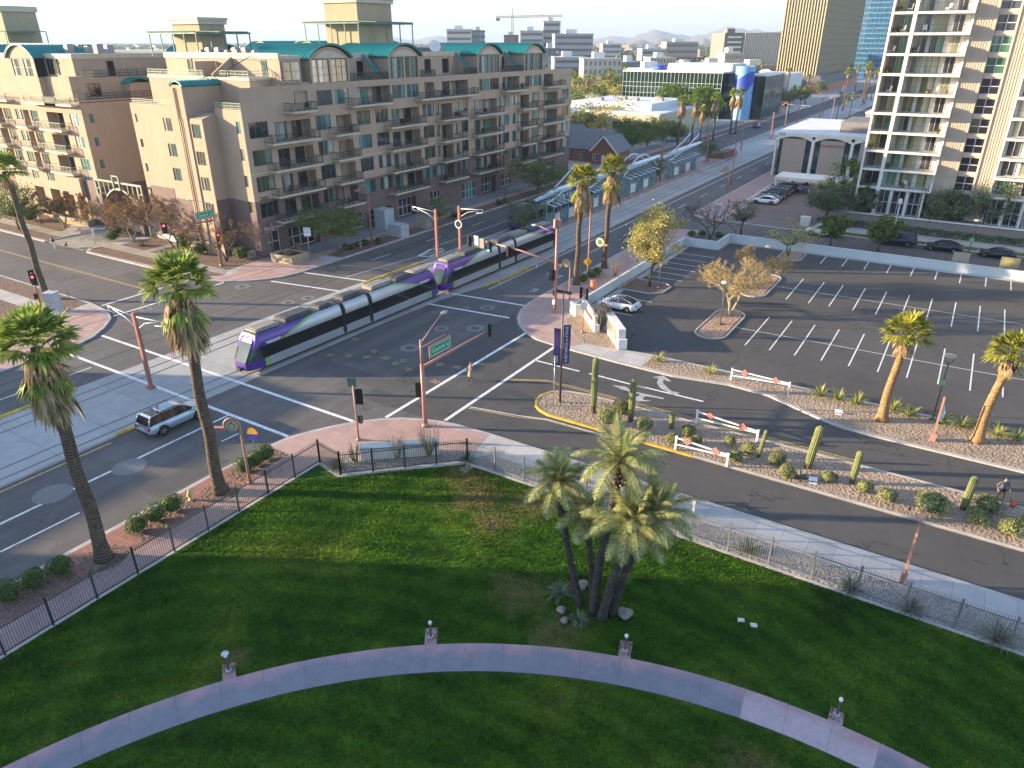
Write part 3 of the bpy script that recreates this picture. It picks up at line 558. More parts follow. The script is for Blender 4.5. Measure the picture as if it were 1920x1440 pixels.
struct('road_markings', mk, [m_white, m_yell, P('worn_road_paint', (.36, .355, .35), .75, .35, 3)])
# utility covers
cov = 0
m_iron = P('cast_iron', (.075, .07, .068), .6); m_ring = P('concrete_collar', (.19, .187, .183), .9, .15, 4)
for lab, p, r in (('pale collared cover in the shade beside the front rail car', (-42.75,49.61), .95), ('round cover between the rail slab and the east crosswalk', (-43.32,55.42), .8), ('worn wide asphalt-collared cover under the long signal arm', (-40.38,57.39), 1.0),
    ('small cover just south of the north-east crosswalk', (-46.79,59.17), .55), ('cover lying inside the north-east crosswalk', (-44.95,62.09), .5), ('larger cover near the kerb inside the north-east crosswalk', (-42.87,63.38), .85),
    ('near one of the two covers behind the front rail car', (-63.17,52.74), .8), ('far one of the two covers behind the front rail car', (-62.51,55.11), .8), ('cover right of the yellow centre line of the side street', (-83.39,49.67), .9), ('cover by the salmon corner kerb behind the palm', (-72.5,53.92), .9),
    ('cover near the salmon island corner with the grey box', (-74.92,42.72), .7), ('cover on the wide white line beside the nearest palm trunk', (-46.79,17.55), 1.2), ('large pale cover in the lane behind the silver car', (-45.61,22.23), 1.15)):
    mb = MB(); ring = [(p[0]+r*cos(t*pi/14), p[1]+r*sin(t*pi/14)) for t in range(28)]; ins = [(p[0]+r*.48*cos(t*pi/14), p[1]+r*.48*sin(t*pi/14)) for t in range(28)]
    mb.poly(ring, .0135, 1); mb.poly(ins, .0175, 0 if r < 1.1 else 1); tag(mb.build('manhole_cover', [m_iron, m_ring]), lab, 'manhole cover', 'utility covers in the roadway')

# ---------------------------------------------------------------- plants
m_fan = leafmat('fan_palm_leaf', [(.11, .17, .028), (.20, .28, .045), (.32, .38, .08), (.44, .44, .13)], .5, .35)
m_fany = leafmat('fan_palm_leaf_young', [(.13, .17, .02), (.23, .26, .03), (.32, .31, .05), (.38, .31, .07)], .5)
m_skirt = leafmat('dead_palm_leaf', [(.16, .105, .05), (.28, .19, .10), (.40, .29, .16), (.48, .37, .22)], .8, .1)
m_date = leafmat('date_palm_leaf', [(.16, .19, .07), (.29, .32, .12), (.42, .43, .19), (.55, .53, .28)], .5, .35)
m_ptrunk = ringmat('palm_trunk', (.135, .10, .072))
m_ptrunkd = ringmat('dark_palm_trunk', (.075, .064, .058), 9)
m_ptrunko = ringmat('orange_palm_trunk', (.33, .20, .10), 6)  # orange-brown bark of the short palms and the cut stubs
m_bark = P('bark', (.10, .075, .055), .9, .3, 3, bmp=.6, bscale=20); m_barkp = P('pale_bark', (.36, .28, .16), .9, .25, 3, bmp=.5, bscale=20); m_barkg = P('palo_verde_bark', (.17, .19, .08), .8, .25, 3)
m_twig = leafmat('dry_twig_leaf', [(.25, .17, .07), (.38, .27, .11), (.48, .37, .17), (.55, .44, .22)], .8)
m_twigo = leafmat('rust_twig_leaf', [(.13, .075, .04), (.22, .13, .07), (.28, .18, .10), (.20, .13, .08)], .8)
m_lgreen = leafmat('palo_verde_leaf', [(.05, .085, .025), (.10, .15, .045), (.16, .205, .06), (.25, .27, .07)], .6)
m_lbright = leafmat('bright_leaf', [(.04, .09, .012), (.075, .15, .02), (.12, .20, .03), (.16, .22, .04)], .5)
m_lolive = leafmat('olive_leaf', [(.055, .085, .04), (.10, .14, .065), (.155, .19, .10), (.21, .24, .15)], .6)
m_lyel = leafmat('straw_leaf', [(.30, .25, .06), (.44, .38, .11), (.54, .48, .17), (.38, .36, .12)], .7)
m_shrub = leafmat('round_shrub_leaf', [(.04, .085, .018), (.07, .13, .028), (.11, .17, .04), (.15, .20, .055)], .6)
m_shrubg = leafmat('sage_shrub_leaf', [(.10, .125, .045), (.18, .205, .08), (.28, .29, .12), (.38, .37, .18)], .7)
m_yucca = leafmat('yucca_blade', [(.14, .17, .03), (.24, .27, .05), (.34, .35, .09), (.42, .38, .15)], .5)
m_agave = leafmat('agave_blade', [(.07, .095, .05), (.12, .15, .08), (.17, .19, .11)], .5)
m_cane = P('bare_cane', (.22, .18, .14), .9, .3, 4)
m_cactus = P('cactus_skin', (.155, .17, .062), .7, .25, 3, bmp=.4, bscale=30); m_cactusb = P('cactus_base', (.10, .075, .045), .9, .3, 3)

def rndv(r): return Vector((r.gauss(0, 1), r.gauss(0, 1), r.gauss(0, 1))).normalized()
def fan_leaf(mb, base, d, up, pet, rad, r, nb=13, droop=.35, spread=2.3):
    d = d.normalized(); side = d.cross(up).normalized(); nrm = side.cross(d).normalized()
    hub = base+d*pet
    w = .025; mb.quad(base-side*w, base+side*w, hub+side*w, hub-side*w)
    for i in range(nb):
        a = (i/(nb-1)-.5)*spread*1.0; L = rad*(1-.18*abs(a)/1.2)*r.uniform(.85, 1.08)
        u = d*cos(a)+side*sin(a); tip = hub+u*L-Vector((0, 0, 1))*L*droop*r.uniform(.5, 1.3)+nrm*.06*(1 if i % 2 else -1)
        mid = hub+u*L*.55-Vector((0, 0, 1))*L*droop*.22; pw = nrm.cross(u).normalized()*L*.085
        b = len(mb.v); mb.v += [tuple(hub), tuple(mid-pw), tuple(tip), tuple(mid+pw)]; mb.f.append([b, b+1, b+2, b+3]); mb.m.append(mb.mi); mb.sm.append(False)
def fan_palm_meshes(seed, height, lean, crown, skirt, r0, r1, nleaf, ndead, flare=1.5, young=False, greenskirt=False):
    r = random.Random(seed); tr = MB(); pts = []; rs = []; k = int(height*3)+2
    for i in range(k+1):
        t = i/k; z = height*t; pts.append((lean[0]*t*t+.04*sin(z*1.3+seed), lean[1]*t*t+.04*cos(z*1.1+seed), z))
        rs.append((r0*(1-t)+r1*t)*(1+(flare-1)*math.exp(-z/.55))*(1+.03*sin(z*9)))
    pts[0] = (pts[0][0], pts[0][1], -.1)
    tr.tube(pts, rs, 14)
    top = Vector(pts[-1]); gr = MB(); dd = MB()
    for i in range(nleaf):
        el = 1.4-1.5*((i+.5)/nleaf)**.8+r.uniform(-.12, .12); az = i*2.39996+r.uniform(-.3, .3)
        d = Vector((cos(az)*cos(el), sin(az)*cos(el), sin(el)))
        fan_leaf(gr, top+Vector((0, 0, .1)), d, Vector((0, 0, 1)), crown*r.uniform(.42, .58), crown*r.uniform(.5, .64), r, 15, .16+.28*max(0, 1-sin(max(el, 0))), 2.5)
    for i in range(ndead):
        az = i*2.39996; t = r.random(); zz = -skirt*t*.75; rr = r1+.25+.25*sin(pi*min(1, t+.2)); h0 = top+Vector((cos(az)*rr*.5, sin(az)*rr*.5, .05+zz*.3))
        el = -1.05-.42*r.random(); d = Vector((cos(az)*cos(el), sin(az)*cos(el), sin(el)))
        mb = dd
        if greenskirt and i % 4 == 0:      # a second, hanging whorl of green leaves under the neck
            el = -.55-.6*r.random(); d = Vector((cos(az)*cos(el), sin(az)*cos(el), sin(el))); fan_leaf(gr, top+Vector((cos(az)*r1, sin(az)*r1, -.75-.35*t)), d, Vector((0, 0, 1)), crown*.28, crown*r.uniform(.38, .5), r, 13, .5, 1.6); continue
        fan_leaf(mb, h0+Vector((0, 0, zz*.5)), d, Vector((0, 0, 1)), crown*r.uniform(.22, .36), skirt*r.uniform(.22, .42)+.35, r, 9, .6, .9)
    if ndead:   # hanging tatters
        for i in range(ndead*5):
            az = r.uniform(0, 2*pi); t = r.random(); p = top+Vector((cos(az)*(r1+.12+.45*sin(pi*t)), sin(az)*(r1+.12+.45*sin(pi*t)), -skirt*t)); L = r.uniform(.3, .8); w = r.uniform(.02, .05)
            s_ = Vector((-sin(az), cos(az), 0))*w; e = p+Vector((cos(az)*.1, sin(az)*.1, -L)); dd.quad(p-s_, p+s_, e+s_*.3, e-s_*.3)
    return tr, gr, dd
def fan_palm(loc, seed, label, group, height, lean=(0, 0), crown=1.9, skirt=2, r0=.3, r1=.22, nleaf=34, ndead=46, flare=1.6, trunk=None, leaf=None, greenskirt=False):
    t = thing('fan_palm', label, 'palm tree', loc, 0, group)
    tr, gr, dd = fan_palm_meshes(seed, height, lean, crown, skirt, r0, r1, nleaf, ndead, flare, greenskirt=greenskirt)
    tr.build('trunk', trunk or m_ptrunk, t); gr.build('crown', leaf or m_fan, t)
    if ndead: dd.build('dead_frond_skirt', m_skirt, t)
    return t
def frond(mb, base, az, el, L, r, nl=30, w=.62):
    # arching feather leaf
    p = Vector(base); d = Vector((cos(az)*cos(el), sin(az)*cos(el), sin(el))); step = L/nl; pts = []
    for i in range(nl+1):
        pts.append(p.copy()); p = p+d*step; d = (d+Vector((0, 0, -1))*(.018+.05*(i/nl))).normalized()
    side = Vector((-sin(az), cos(az), 0))
    for i in range(1, nl):
        a, b = pts[i-1], pts[i+1]; t = i/nl; dr = (b-a).normalized(); ll = w*sin(pi*min(1, t*.9+.12))**.7*r.uniform(.85, 1.1)
        up = side.cross(dr)
        if i % 2 == 0: mb.quad(pts[i-1]-up*.02, pts[i]-up*.02, pts[i]+up*.025, pts[i-1]+up*.025)
        for s_ in (-1, 1):
            e = pts[i]+side*s_*ll*.72+dr*ll*.62+up*ll*.28-Vector((0, 0, .12*ll)); q = dr*.034
            mb.tri(pts[i]-q, pts[i]+q, e)
            e2 = pts[i]+dr*step*.5+side*s_*ll*.78+dr*ll*.5+up*ll*.1; q2 = pts[i]+dr*step*.5
            mb.tri(q2-q*.9, q2+q*.9, e2)
def date_palm(loc, seed, label, group, pts, rs, nf, L, boot=True):
    r = random.Random(seed); t = thing('date_palm', label, 'palm tree', loc, 0, group)
    top = Vector(pts[-1]); tr = MB(); fine = []; fr = []
    for i in range(len(pts)-1):
        for k in range(8):
            u = k/8; fine.append(tuple(Vector(pts[i]).lerp(Vector(pts[i+1]), u))); fr.append((rs[i]*(1-u)+rs[i+1]*u)*(1+.09*(k % 2)))
    fine.append(pts[-1]); fr.append(rs[-1]); tr.tube(fine, fr, 12); tr.build('trunk', m_ptrunkd, t)
    if boot:
        bt = MB()
        for i in range(60):
            a = i*2.4; z = -1.5*(i/60)+.1; rr = rs[-1]*1.05; d = Vector((cos(a), sin(a), .9)).normalized(); p = top+Vector((cos(a)*rr*.8, sin(a)*rr*.8, z)); bt.beam(p, p+d*.34, .09, .06)
        bt.build('boot', m_ptrunko, t)
    cr = MB()
    for i in range(nf):
        q = (i+.5)/nf; el = 1.4-1.72*q**1.05+r.uniform(-.12, .12); az = i*2.39996+r.uniform(-.35, .35)
        frond(cr, top+Vector((cos(az)*.1, sin(az)*.1, .15)), az, el, L*r.uniform(.85, 1.1)*(1 if q > .2 else .8), r)
    cr.build('crown', m_date, t); return t
def tree_meshes(seed, H, rad, tz, ntrunk=1, nclump=26, nleaf=70, ls=.16, spread=.5, squash=.75, tr_r=.16, lean=0, flat=.55, sub=1):
    # forked trunk, limbs reaching each leaf clump, many small leaves
    r = random.Random(seed); br = MB(); lf = MB(); heads = []
    for k in range(ntrunk):
        a0 = r.uniform(0, 6.28); ln = (.25 if ntrunk > 1 else .08)+lean
        fork = Vector((cos(a0)*ln*tz, sin(a0)*ln*tz, tz)); mid = fork*.5+Vector((r.uniform(-.1, .1)*tz, r.uniform(-.1, .1)*tz, 0))
        br.tube([(0, 0, -.1), tuple(mid), tuple(fork)], [tr_r*1.25, tr_r, tr_r*.8], 8); heads.append(fork)
    cz = tz+(H-tz)*.5; hz = (H-tz)*.52
    for c_ in range(nclump):
        for _ in range(20):
            v = Vector((r.uniform(-1, 1), r.uniform(-1, 1), r.uniform(-1, 1)))
            if .25 < v.length < 1: break
        wob = 1+.22*sin(3*atan2(v.y, v.x)+seed)+.12*sin(7*atan2(v.y, v.x)+seed*2)
        p = Vector((v.x*rad*wob, v.y*rad*wob, cz+v.z*hz)); hd = min(heads, key=lambda h_: (h_-p).length)
        m1 = hd.lerp(p, .5)+Vector((r.uniform(-.15, .15), r.uniform(-.15, .15), r.uniform(.0, .25)))*rad*.3
        br.tube([tuple(hd), tuple(m1), tuple(p)], [tr_r*.5, tr_r*.3, tr_r*.08], 5, cap=False)
        cr = rad*spread*r.uniform(.55, 1.1)
        for _ in range(nleaf):
            q = p+Vector((r.gauss(0, .5), r.gauss(0, .5), r.gauss(0, .5*squash)))*cr
            n_ = (rndv(r)+Vector((0, 0, flat))).normalized(); x = n_.cross(rndv(r)).normalized()*ls*r.uniform(.5, 1.2); y = n_.cross(x)*r.uniform(.4, .7)
            b = len(lf.v); lf.v += [tuple(q-x), tuple(q-y), tuple(q+x), tuple(q+y)]; lf.f.append([b, b+1, b+2, b+3]); lf.m.append(0); lf.sm.append(False)
    return br, lf
def twig_meshes(seed, H, rad, tz, ntrunk=1, depth=4, tr_r=.14, ls=.09, nl=5, tw=.012):
    # open tree of fine branching twigs with sparse dry leaves
    r = random.Random(seed); br = MB(); lf = MB()
    def grow(p, d, L, rr, dep):
        e = p+d*L; m_ = p+d*L*.5+Vector((r.uniform(-1, 1), r.uniform(-1, 1), r.uniform(-.4, .4)))*L*.09
        br.tube([tuple(p), tuple(m_), tuple(e)], [rr, rr*.85, rr*.65], 6 if rr > .03 else 3, cap=False)
        if dep == 0:
            for _ in range(nl):
                q = e+rndv(r)*L*.55*r.random(); x = rndv(r)*ls*r.uniform(.6, 1.8); y = rndv(r)*ls*.28
                lf.quad(q-x, q-y, q+x, q+y)
            return
        for _ in range(3 if dep > 1 else 4):
            out = Vector((e.x, e.y, 0)); out = out.normalized() if out.length > .01 else Vector((0, 0, 0))
            nd = (d+rndv(r)*.75+out*.28+Vector((0, 0, .10))).normalized(); grow(e, nd, L*r.uniform(.6, .82), max(tw, rr*.55), dep-1)
        if dep >= 2:
            nd = (d+rndv(r)*.6).normalized(); grow(m_, nd, L*.6, max(tw, rr*.45), dep-2)
    for k in range(ntrunk):
        a = r.uniform(0, 6.28) if ntrunk < 2 else 6.28*k/ntrunk+.5; s_ = .12 if ntrunk == 1 else .38
        e = Vector((cos(a)*s_*tz, sin(a)*s_*tz, tz)); br.tube([(0, 0, -.1), tuple(e*.5+Vector((.05, .08, .1))), tuple(e)], [tr_r*1.2, tr_r, tr_r*.8], 8, cap=False)
        nb = 4 if ntrunk == 1 else 3; L0 = (H-tz)*.36
        for j in range(nb):
            b_ = 6.28*j/nb+a+.4; d = Vector((cos(b_)*rad/(H-tz)*1.25, sin(b_)*rad/(H-tz)*1.25, .85)).normalized(); grow(e, d, L0*r.uniform(.85, 1.1), tr_r*.6, depth)
    return br, lf
def mk_tree(loc, label, group, meshes, bark, leaf, cat='tree', name='tree', rz=0):
    t = thing(name, label, cat, loc, rz, group); meshes[0].build('trunk', bark, t); meshes[1].build('crown', leaf, t); return t
def shrub_mesh(seed, rx, rz_, n=900, ls=.06, flat=0):
    r = random.Random(seed); lf = MB()
    lump = [(rndv(r), r.uniform(.08, .34)) for _ in range(9)]
    for _ in range(n):
        v = rndv(r)
        if v.z < -.35: v.z = -v.z
        k = 1+sum(a*max(0, v.dot(u))**4 for u, a in lump)-.08; dpt = k*(1-.16*r.random()**2)
        q = Vector((v.x*rx*dpt, v.y*rx*dpt, rz_*.9+v.z*rz_*dpt)); q.z = max(.02, q.z)
        n_ = (v+rndv(r)*.8).normalized(); x = n_.cross(rndv(r)).normalized()*ls*r.uniform(.6, 1.3); y = n_.cross(x)*.6
        lf.quad(q-x, q-y, q+x, q+y)
    ml = [(rx*.82*sin(pi*i/6), rz_*.9-rz_*.82*cos(pi*i/6)) for i in range(1, 6)]
    lf.lathe([(a, max(0, z)) for a, z in ml], 10, m=1)
    return lf
def blades(seed, n, L, w, spread, droop, up=.9):
    r = random.Random(seed); mb = MB()
    for i in range(n):
        az = r.uniform(0, 6.28); el = r.uniform(up-spread, up+.25); d = Vector((cos(az)*cos(el), sin(az)*cos(el), sin(el))); l_ = L*r.uniform(.65, 1.1); s_ = Vector((-sin(az), cos(az), 0))*w
        p0 = Vector((cos(az)*.06, sin(az)*.06, 0)); p1 = p0+d*l_*.55; p2 = p0+d*l_-Vector((0, 0, l_*droop*cos(el)))
        b = len(mb.v); mb.v += [tuple(p0-s_*.7), tuple(p0+s_*.7), tuple(p1+s_), tuple(p1-s_), tuple(p2)]; mb.f += [[b, b+1, b+2, b+3], [b+3, b+2, b+4]]; mb.m += [0, 0]; mb.sm += [False, False]
    return mb
def cane_mesh(seed, n, H, spread=.28):
    r = random.Random(seed); mb = MB()
    for i in range(n):
        az = r.uniform(0, 6.28); t = spread*r.uniform(.2, 1.1); e = Vector((cos(az)*sin(t), sin(az)*sin(t), cos(t)))*H*r.uniform(.6, 1.1); b0 = Vector((cos(az)*.12*r.random(), sin(az)*.12*r.random(), 0)); m_ = b0+e*.5+Vector((r.uniform(-.08, .08), r.uniform(-.08, .08), 0))
        mb.tube([tuple(b0), tuple(m_), tuple(b0+e)], [.028, .02, .008], 4, cap=False)
        for k in range(3):
            p = b0.lerp(b0+e, r.uniform(.3, .9)); mb.tube([tuple(p), tuple(p+(rndv(r)*.35+Vector((0, 0, .45)))*.6)], [.012, .004], 3, cap=False)
    return mb
# --- street fan palms by the lawn
Gp = 'tall street palms'
fan_palm((-37.37,15.54)+(Z1,), 3, 'nearest tall palm on the left with a shaggy straw skirt', Gp, 13.1, (-.25, -.1), 2.25, 3.0, .37, .28, 44, 60, 1.5, greenskirt=True)
fan_palm((-37.42,23.49)+(Z1,), 8, 'tall palm between the silver car and the hook lamp', Gp, 14.0, (-.1, .1), 2.2, 3.0, .39, .28, 44, 60, 1.5, greenskirt=True)
fan_palm((-87.7,38.63)+(Z1,), 12, 'leaning palm at the left edge beyond the pale grey cabinet', Gp, 14.2, (-1.2, .1), 2.3, 1.2, .34, .28, 40, 12, 1.4)
Gq = 'pair of shaggy palms beside the avenue'
fan_palm((-38.21,75.98)+(Z1,), 21, 'left palm of the shaggy pair behind the small hook lamp', Gq, 12.4, (.3, .2), 2.1, 3.0, .33, .27, 42, 64, 1.5, leaf=m_fany, greenskirt=True)
fan_palm((-38.39,84.31)+(Z1,), 27, 'right palm of the shaggy pair, just right of the tall terracotta lamp pole', Gq, 12.4, (.4, .3), 2.1, 3.2, .34, .27, 42, 64, 1.5, leaf=m_fany, greenskirt=True)
Gr = 'short palms in the planter by the parking lot'
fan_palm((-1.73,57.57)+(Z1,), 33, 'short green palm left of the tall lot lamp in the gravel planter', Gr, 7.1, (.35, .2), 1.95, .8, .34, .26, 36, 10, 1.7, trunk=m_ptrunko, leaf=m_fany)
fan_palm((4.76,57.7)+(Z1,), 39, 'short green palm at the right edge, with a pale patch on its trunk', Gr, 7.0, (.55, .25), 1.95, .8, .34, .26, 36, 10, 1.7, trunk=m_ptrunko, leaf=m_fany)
# --- feather palms in a clump on the lawn
cl = [((-12.35, 26.5), [(0, 0, 0), (-.75, .25, 2.2), (-1.6, .7, 4.6), (-2.1, 1.0, 6.3)], [.22, .17, .16, .21], 25, 2.15, 'leaning left-hand stem of the date palm clump on the lawn'),
      ((-11.75, 26.75), [(0, 0, 0), (-.25, .2, 2.2), (-.7, .55, 3.9), (-.95, .7, 4.9)], [.2, .15, .14, .16], 16, 1.75, 'shortest stem of the date palm clump with a thin crown'),
      ((-11.5, 26.35), [(0, 0, 0), (.05, .25, 3.0), (.3, .8, 6.2), (.45, 1.0, 8.7)], [.26, .2, .19, .22], 27, 2.4, 'tallest straight stem of the date palm clump, crown highest'),
      ((-10.95, 26.15), [(0, 0, 0), (.35, .1, 2.4), (.8, .35, 4.6), (1.0, .55, 6.0)], [.25, .2, .19, .27], 30, 2.5, 'front right stem of the date palm clump with an orange ring of cut stubs'),
      ((-10.7, 26.75), [(0, 0, 0), (.45, .3, 2.6), (1.1, .7, 5.2), (1.5, .9, 6.4)], [.24, .19, .18, .2], 25, 2.35, 'right-hand rear stem of the date palm clump')]
for i, (p, pts, rs, nf, L, lab) in enumerate(cl): date_palm((p[0], p[1], .3), 50+i, lab, 'date palms growing in one clump', pts, rs, nf, L)
# --- round clipped shrubs
SHR = {}
def shrub(p, rx, rz_, label, group, mat, z=Z1, seed=1, n=1000, ls=.06):
    t = thing('round_shrub', label, 'shrub', (p[0], p[1], z), R.uniform(0, 6), group)
    shrub_mesh(seed, rx, rz_, n, ls).build('foliage', [mat, P('shrub_core', (.05, .075, .025), .9)], t); return t
m_core = P('shrub_core', (.05, .075, .025), .9)
Gs = 'clipped green shrubs in the brick strip'
for i, (p, lab) in enumerate((((-38.34,10.92), 'green shrub at the lower left edge in the brick strip'), ((-38.33,12.15), 'green shrub, second from the left edge in the brick strip'), ((-38.16,13.53), 'green shrub just left of the nearest palm trunk'),
    ((-38.06,18.05), 'green shrub right of the nearest palm trunk, first of a row of three'), ((-38.07,19.3), 'middle green shrub of the row of three by the yellow hydrant'), ((-38.1,20.48), 'green shrub closest to the yellow hydrant'),
    ((-37.94,26.01), 'front green shrub under the small bright flag'), ((-37.95,26.89), 'middle green shrub under the small bright flag'), ((-38.02,27.85), 'rear green shrub under the small bright flag'))):
    shrub(p, .64, .56, lab, Gs, m_shrub, seed=i+1, n=1100, ls=.05)
Gm = 'sage shrubs in the driveway median'
MS = [((1140,792), .95, .8, 'large dark shrub behind the tallest cactus'), ((1162,775), .8, .65, 'shrub tucked between the two front cacti'), ((1207,808), .62, .62, 'round shrub right of the second cactus'), ((1262,832), .62, .6, 'round shrub left of the front white barrier post'), ((1290,815), .55, .5, 'shrub behind the diamond of the front white barrier'),
      ((1307,832), .4, .4, 'small brownish shrub beside the front white barrier'), ((1367,830), .42, .42, 'small shrub between the two white barriers'), ((1400,848), .5, .55, 'shrub below the right diamond of the rear white barrier'), ((1372,862), .6, .45, 'low shrub at the right post of the front white barrier'),
      ((1452,868), .6, .55, 'shrub behind the yellow-green shrub right of the barriers'), ((1473,893), .58, .52, 'bright green shrub next to the agave'), ((1553,898), .5, .4, 'loose grey bush right of the agave'), ((1618,922), .48, .5, 'small round shrub right of the short cactus'), ((1661,937), .62, .55, 'round sage shrub, fourth from the right end of the median row'),
      ((1740,958), 1.15, .85, 'widest sage mound in the median'), ((1845,955), .95, .6, 'sage mound at the feet of the man in the grey jacket'), ((1830,980), .7, .65, 'pale sage shrub in front of the man in the grey jacket'), ((1885,1000), .78, .7, 'sage shrub at the right end of the median row')]
for i, (p, rx, rz_, lab) in enumerate(zip([(-19.68,45.63),(-19.5,47.73),(-16.82,45.92),(-14.18,45.13),(-13.79,47.24),(-12.78,46.37),(-10.74,47.55),(-9.19,46.9),(-9.79,45.41),(-7.09,46.51),(-6.13,45.17),(-3.56,46.23),(-1.35,45.96),(0.07,45.7),(2.54,45.87),(5.58,47.91),(5.12,45.97),(6.74,45.73)], [m_[1] for m_ in MS], [m_[2] for m_ in MS], [m_[3] for m_ in MS])):
    shrub(p, rx*.88, rz_*.86, lab, Gm, m_shrubg, .12, 20+i, 1300, .055)
# --- columnar cacti
def cactus(p, H, r, label, lean=(0, 0)):
    t = thing('saguaro_cactus', label, 'cactus', (p[0], p[1], .1), 0, 'columnar cacti in the driveway median'); mb = MB(); n = 28; k = 22; b0 = 0
    for i in range(k+1):
        u = i/k; z = H*u; rr = r*(.8+.25*min(1, u*3))*(1 if u < .9 else sqrt(max(.0, 1-((u-.9)/.1)**2))+.02)
        for j in range(n):
            a = 2*pi*j/n; q = rr*(1-.13*(j % 2)); mb.v.append((q*cos(a)+lean[0]*u, q*sin(a)+lean[1]*u, z))
    for i in range(k):
        for j in range(n): mb.f.append([i*n+j, i*n+(j+1) % n, (i+1)*n+(j+1) % n, (i+1)*n+j]); mb.m.append(1 if i < 3 else 0); mb.sm.append(False)
    mb.f.append([k*n+j for j in range(n)]); mb.m.append(0); mb.sm.append(False); mb.build('stem', [m_cactus, m_cactusb], t)
for a in (((-21.5,46.7), 4.9, .24, 'tallest cactus, at the left end of the gravel median'), ((-18.37,46.96), 3.7, .24, 'second tall cactus, right of the large dark shrub'), ((-15.24,47.5), 1.45, .2, 'short cactus left of the rear white barrier'), ((-8.43,46.77), 2.3, .14, 'thin dark cactus leaning beyond the rear white barrier', (.25, .1)),
    ((-5.14,47.15), 3.4, .27, 'leaning tall cactus in the middle of the median', (.3, .15)), ((-2.2,46.78), 2.5, .21, 'medium cactus right of the loose grey bush', (.1, .1)), ((4.31,47.25), 2.5, .23, 'cactus left of the man in the grey jacket', (.15, .1)), ((7.43,47.23), 2.6, .2, 'brown-based cactus cut by the right edge', (.3, .1))): cactus(*a)
# --- spiky clumps
def clump(p, label, group, z, mb, mat, cat='plant', name='yucca_clump'):
    t = thing(name, label, cat, (p[0], p[1], z), 0, group); mb.build('blades', mat, t); return t
Gy = 'spiky yellow-green clumps in the planter'
for i, (p, lab) in enumerate(zip([(-20.91,59.07),(-15.92,58.98),(-6.72,59.43),(-5.26,59.52),(-3.78,59.53),(-1.11,59.87),(0.08,59.54),(2.3,59.47),(3.63,59.6),(4.66,59.94),(6.1,59.48),(7.29,59.46)], ('clump at the kerb below the long sign wall', 'clump just left of the far white barrier', 'first clump right of the far white barrier', 'second clump right of the far white barrier', 'tall clump left of the short palm in the planter', 'clump touching the right side of the short palm trunk', 'clump left of the tall lot lamp', 'clump right of the small banner post', 'clump between the banner post and the edge palm', 'clump behind the edge palm trunk', 'clump right of the edge palm trunk', 'last clump at the right edge of the planter'))):
    clump(p, 'spiky yellow-green '+lab, Gy, Z1, blades(70+i, 70 if i > 1 else 50, 1.35, .03, .75, .35, 1.0), m_yucca)
clump((-5.25,45.49), 'grey-green agave rosette in the median gravel', None, .12, blades(90, 34, .75, .05, .9, .1, .75), m_agave, 'plant', 'agave')
Gf = 'spiky dark clumps along the lawn fence'
for i, (p, lab, k) in enumerate((((-6.01,35.99), 'behind the pale fence, nearest the palm crown', 1.0), ((-0.44,35.38), 'against the fence left of the terracotta lamp post', 1.0), ((2.48,35.49), 'at the fence below the terracotta lamp post', .9), ((6.31,35.4), 'largest, at the fence by the right edge', 1.3), ((-33.07,29.7), 'in the fence notch left of the low white wall', .9), ((-25.8,35.41), 'behind the fence right of the low white wall', .8))):
    clump(p, 'spiky dark green clump '+lab, Gf, Z1, blades(95+i, 75, 1.15*k, .024, .8, .4, .95), m_agave)
# --- bare cane shrubs
for p, lab, n, H in (((-32.36,30.97), 'bare cane shrub at the left end of the low white wall', 26, 1.7), ((-30.23,32.97), 'bare cane shrub in the middle of the low white wall', 30, 2.0), ((-28.51,34.4), 'dense bare cane shrub at the right end of the low white wall', 46, 2.9)):
    t = thing('cane_shrub', lab, 'shrub', p+(Z1,), 0, 'bare cane shrubs by the low white wall'); cane_mesh(int(H*100), n, H, .42).build('canes', m_cane, t)
t = thing('cane_shrub', 'grey tangle of bare canes between the two sign walls', 'shrub', (-28.86,63.42)+(Z1,)); cane_mesh(77, 90, 3.6, .38).build('canes', P('grey_cane', (.17, .16, .15), .9, .3, 4), t)
t = thing('cane_shrub', 'small leafless bush with white stems beside the white lot wall', 'shrub', (-35.61,81.51)+(Z1,)); cane_mesh(78, 26, 2.3, .45).build('canes', m_cane, t)
# --- trees
Gt = 'dry yellow trees around the parking lot'
mk_tree((-30.31,80.17)+(.12,), 'large yellow-leaved tree beside the long white wall', Gt, tree_meshes(201, 9.2, 3.3, 2.6, 1, 60, 150, .12, .32, .9, .17, 0, .1), m_bark, m_lyel)
def pair_mesh(seed, H, rad, tz, nt, dep, ls, nl): return twig_meshes(seed, H, rad, tz, nt, dep, .12, ls, nl, .014)
mk_tree((-18.95,75.06)+(.12,), 'wiry golden tree with forked trunk in the near parking island', Gt, pair_mesh(203, 6.4, 3.2, 2.0, 3, 4, .075, 9), m_barkp, m_twig)
mk_tree((-18.94,86.04)+(.12,), 'golden twiggy tree in the middle parking island', Gt, pair_mesh(207, 5.4, 2.6, 1.8, 2, 4, .075, 10), m_barkp, m_twig)
mk_tree((-19.0,102.44)+(.12,), 'golden green tree in the small far parking island', Gt, tree_meshes(209, 4.9, 3.0, 1.6, 2, 26, 70, .11, .4, .8, .1), m_bark, m_lyel)
mk_tree((-31.45,106.49)+(Z1,), 'leafless dark tree outside the wall corner', None, twig_meshes(211, 6.2, 3.6, 1.5, 2, 4, .14, .03, 0, .016), m_bark, m_twigo)
mk_tree((-28.37,112.32)+(Z1,), 'small dark green tree outside the far wall corner', None, tree_meshes(213, 5.2, 1.9, 1.8, 1, 24, 70, .12, .4), m_bark, m_lolive)
Gv = 'leafy street trees in front of the white tower'
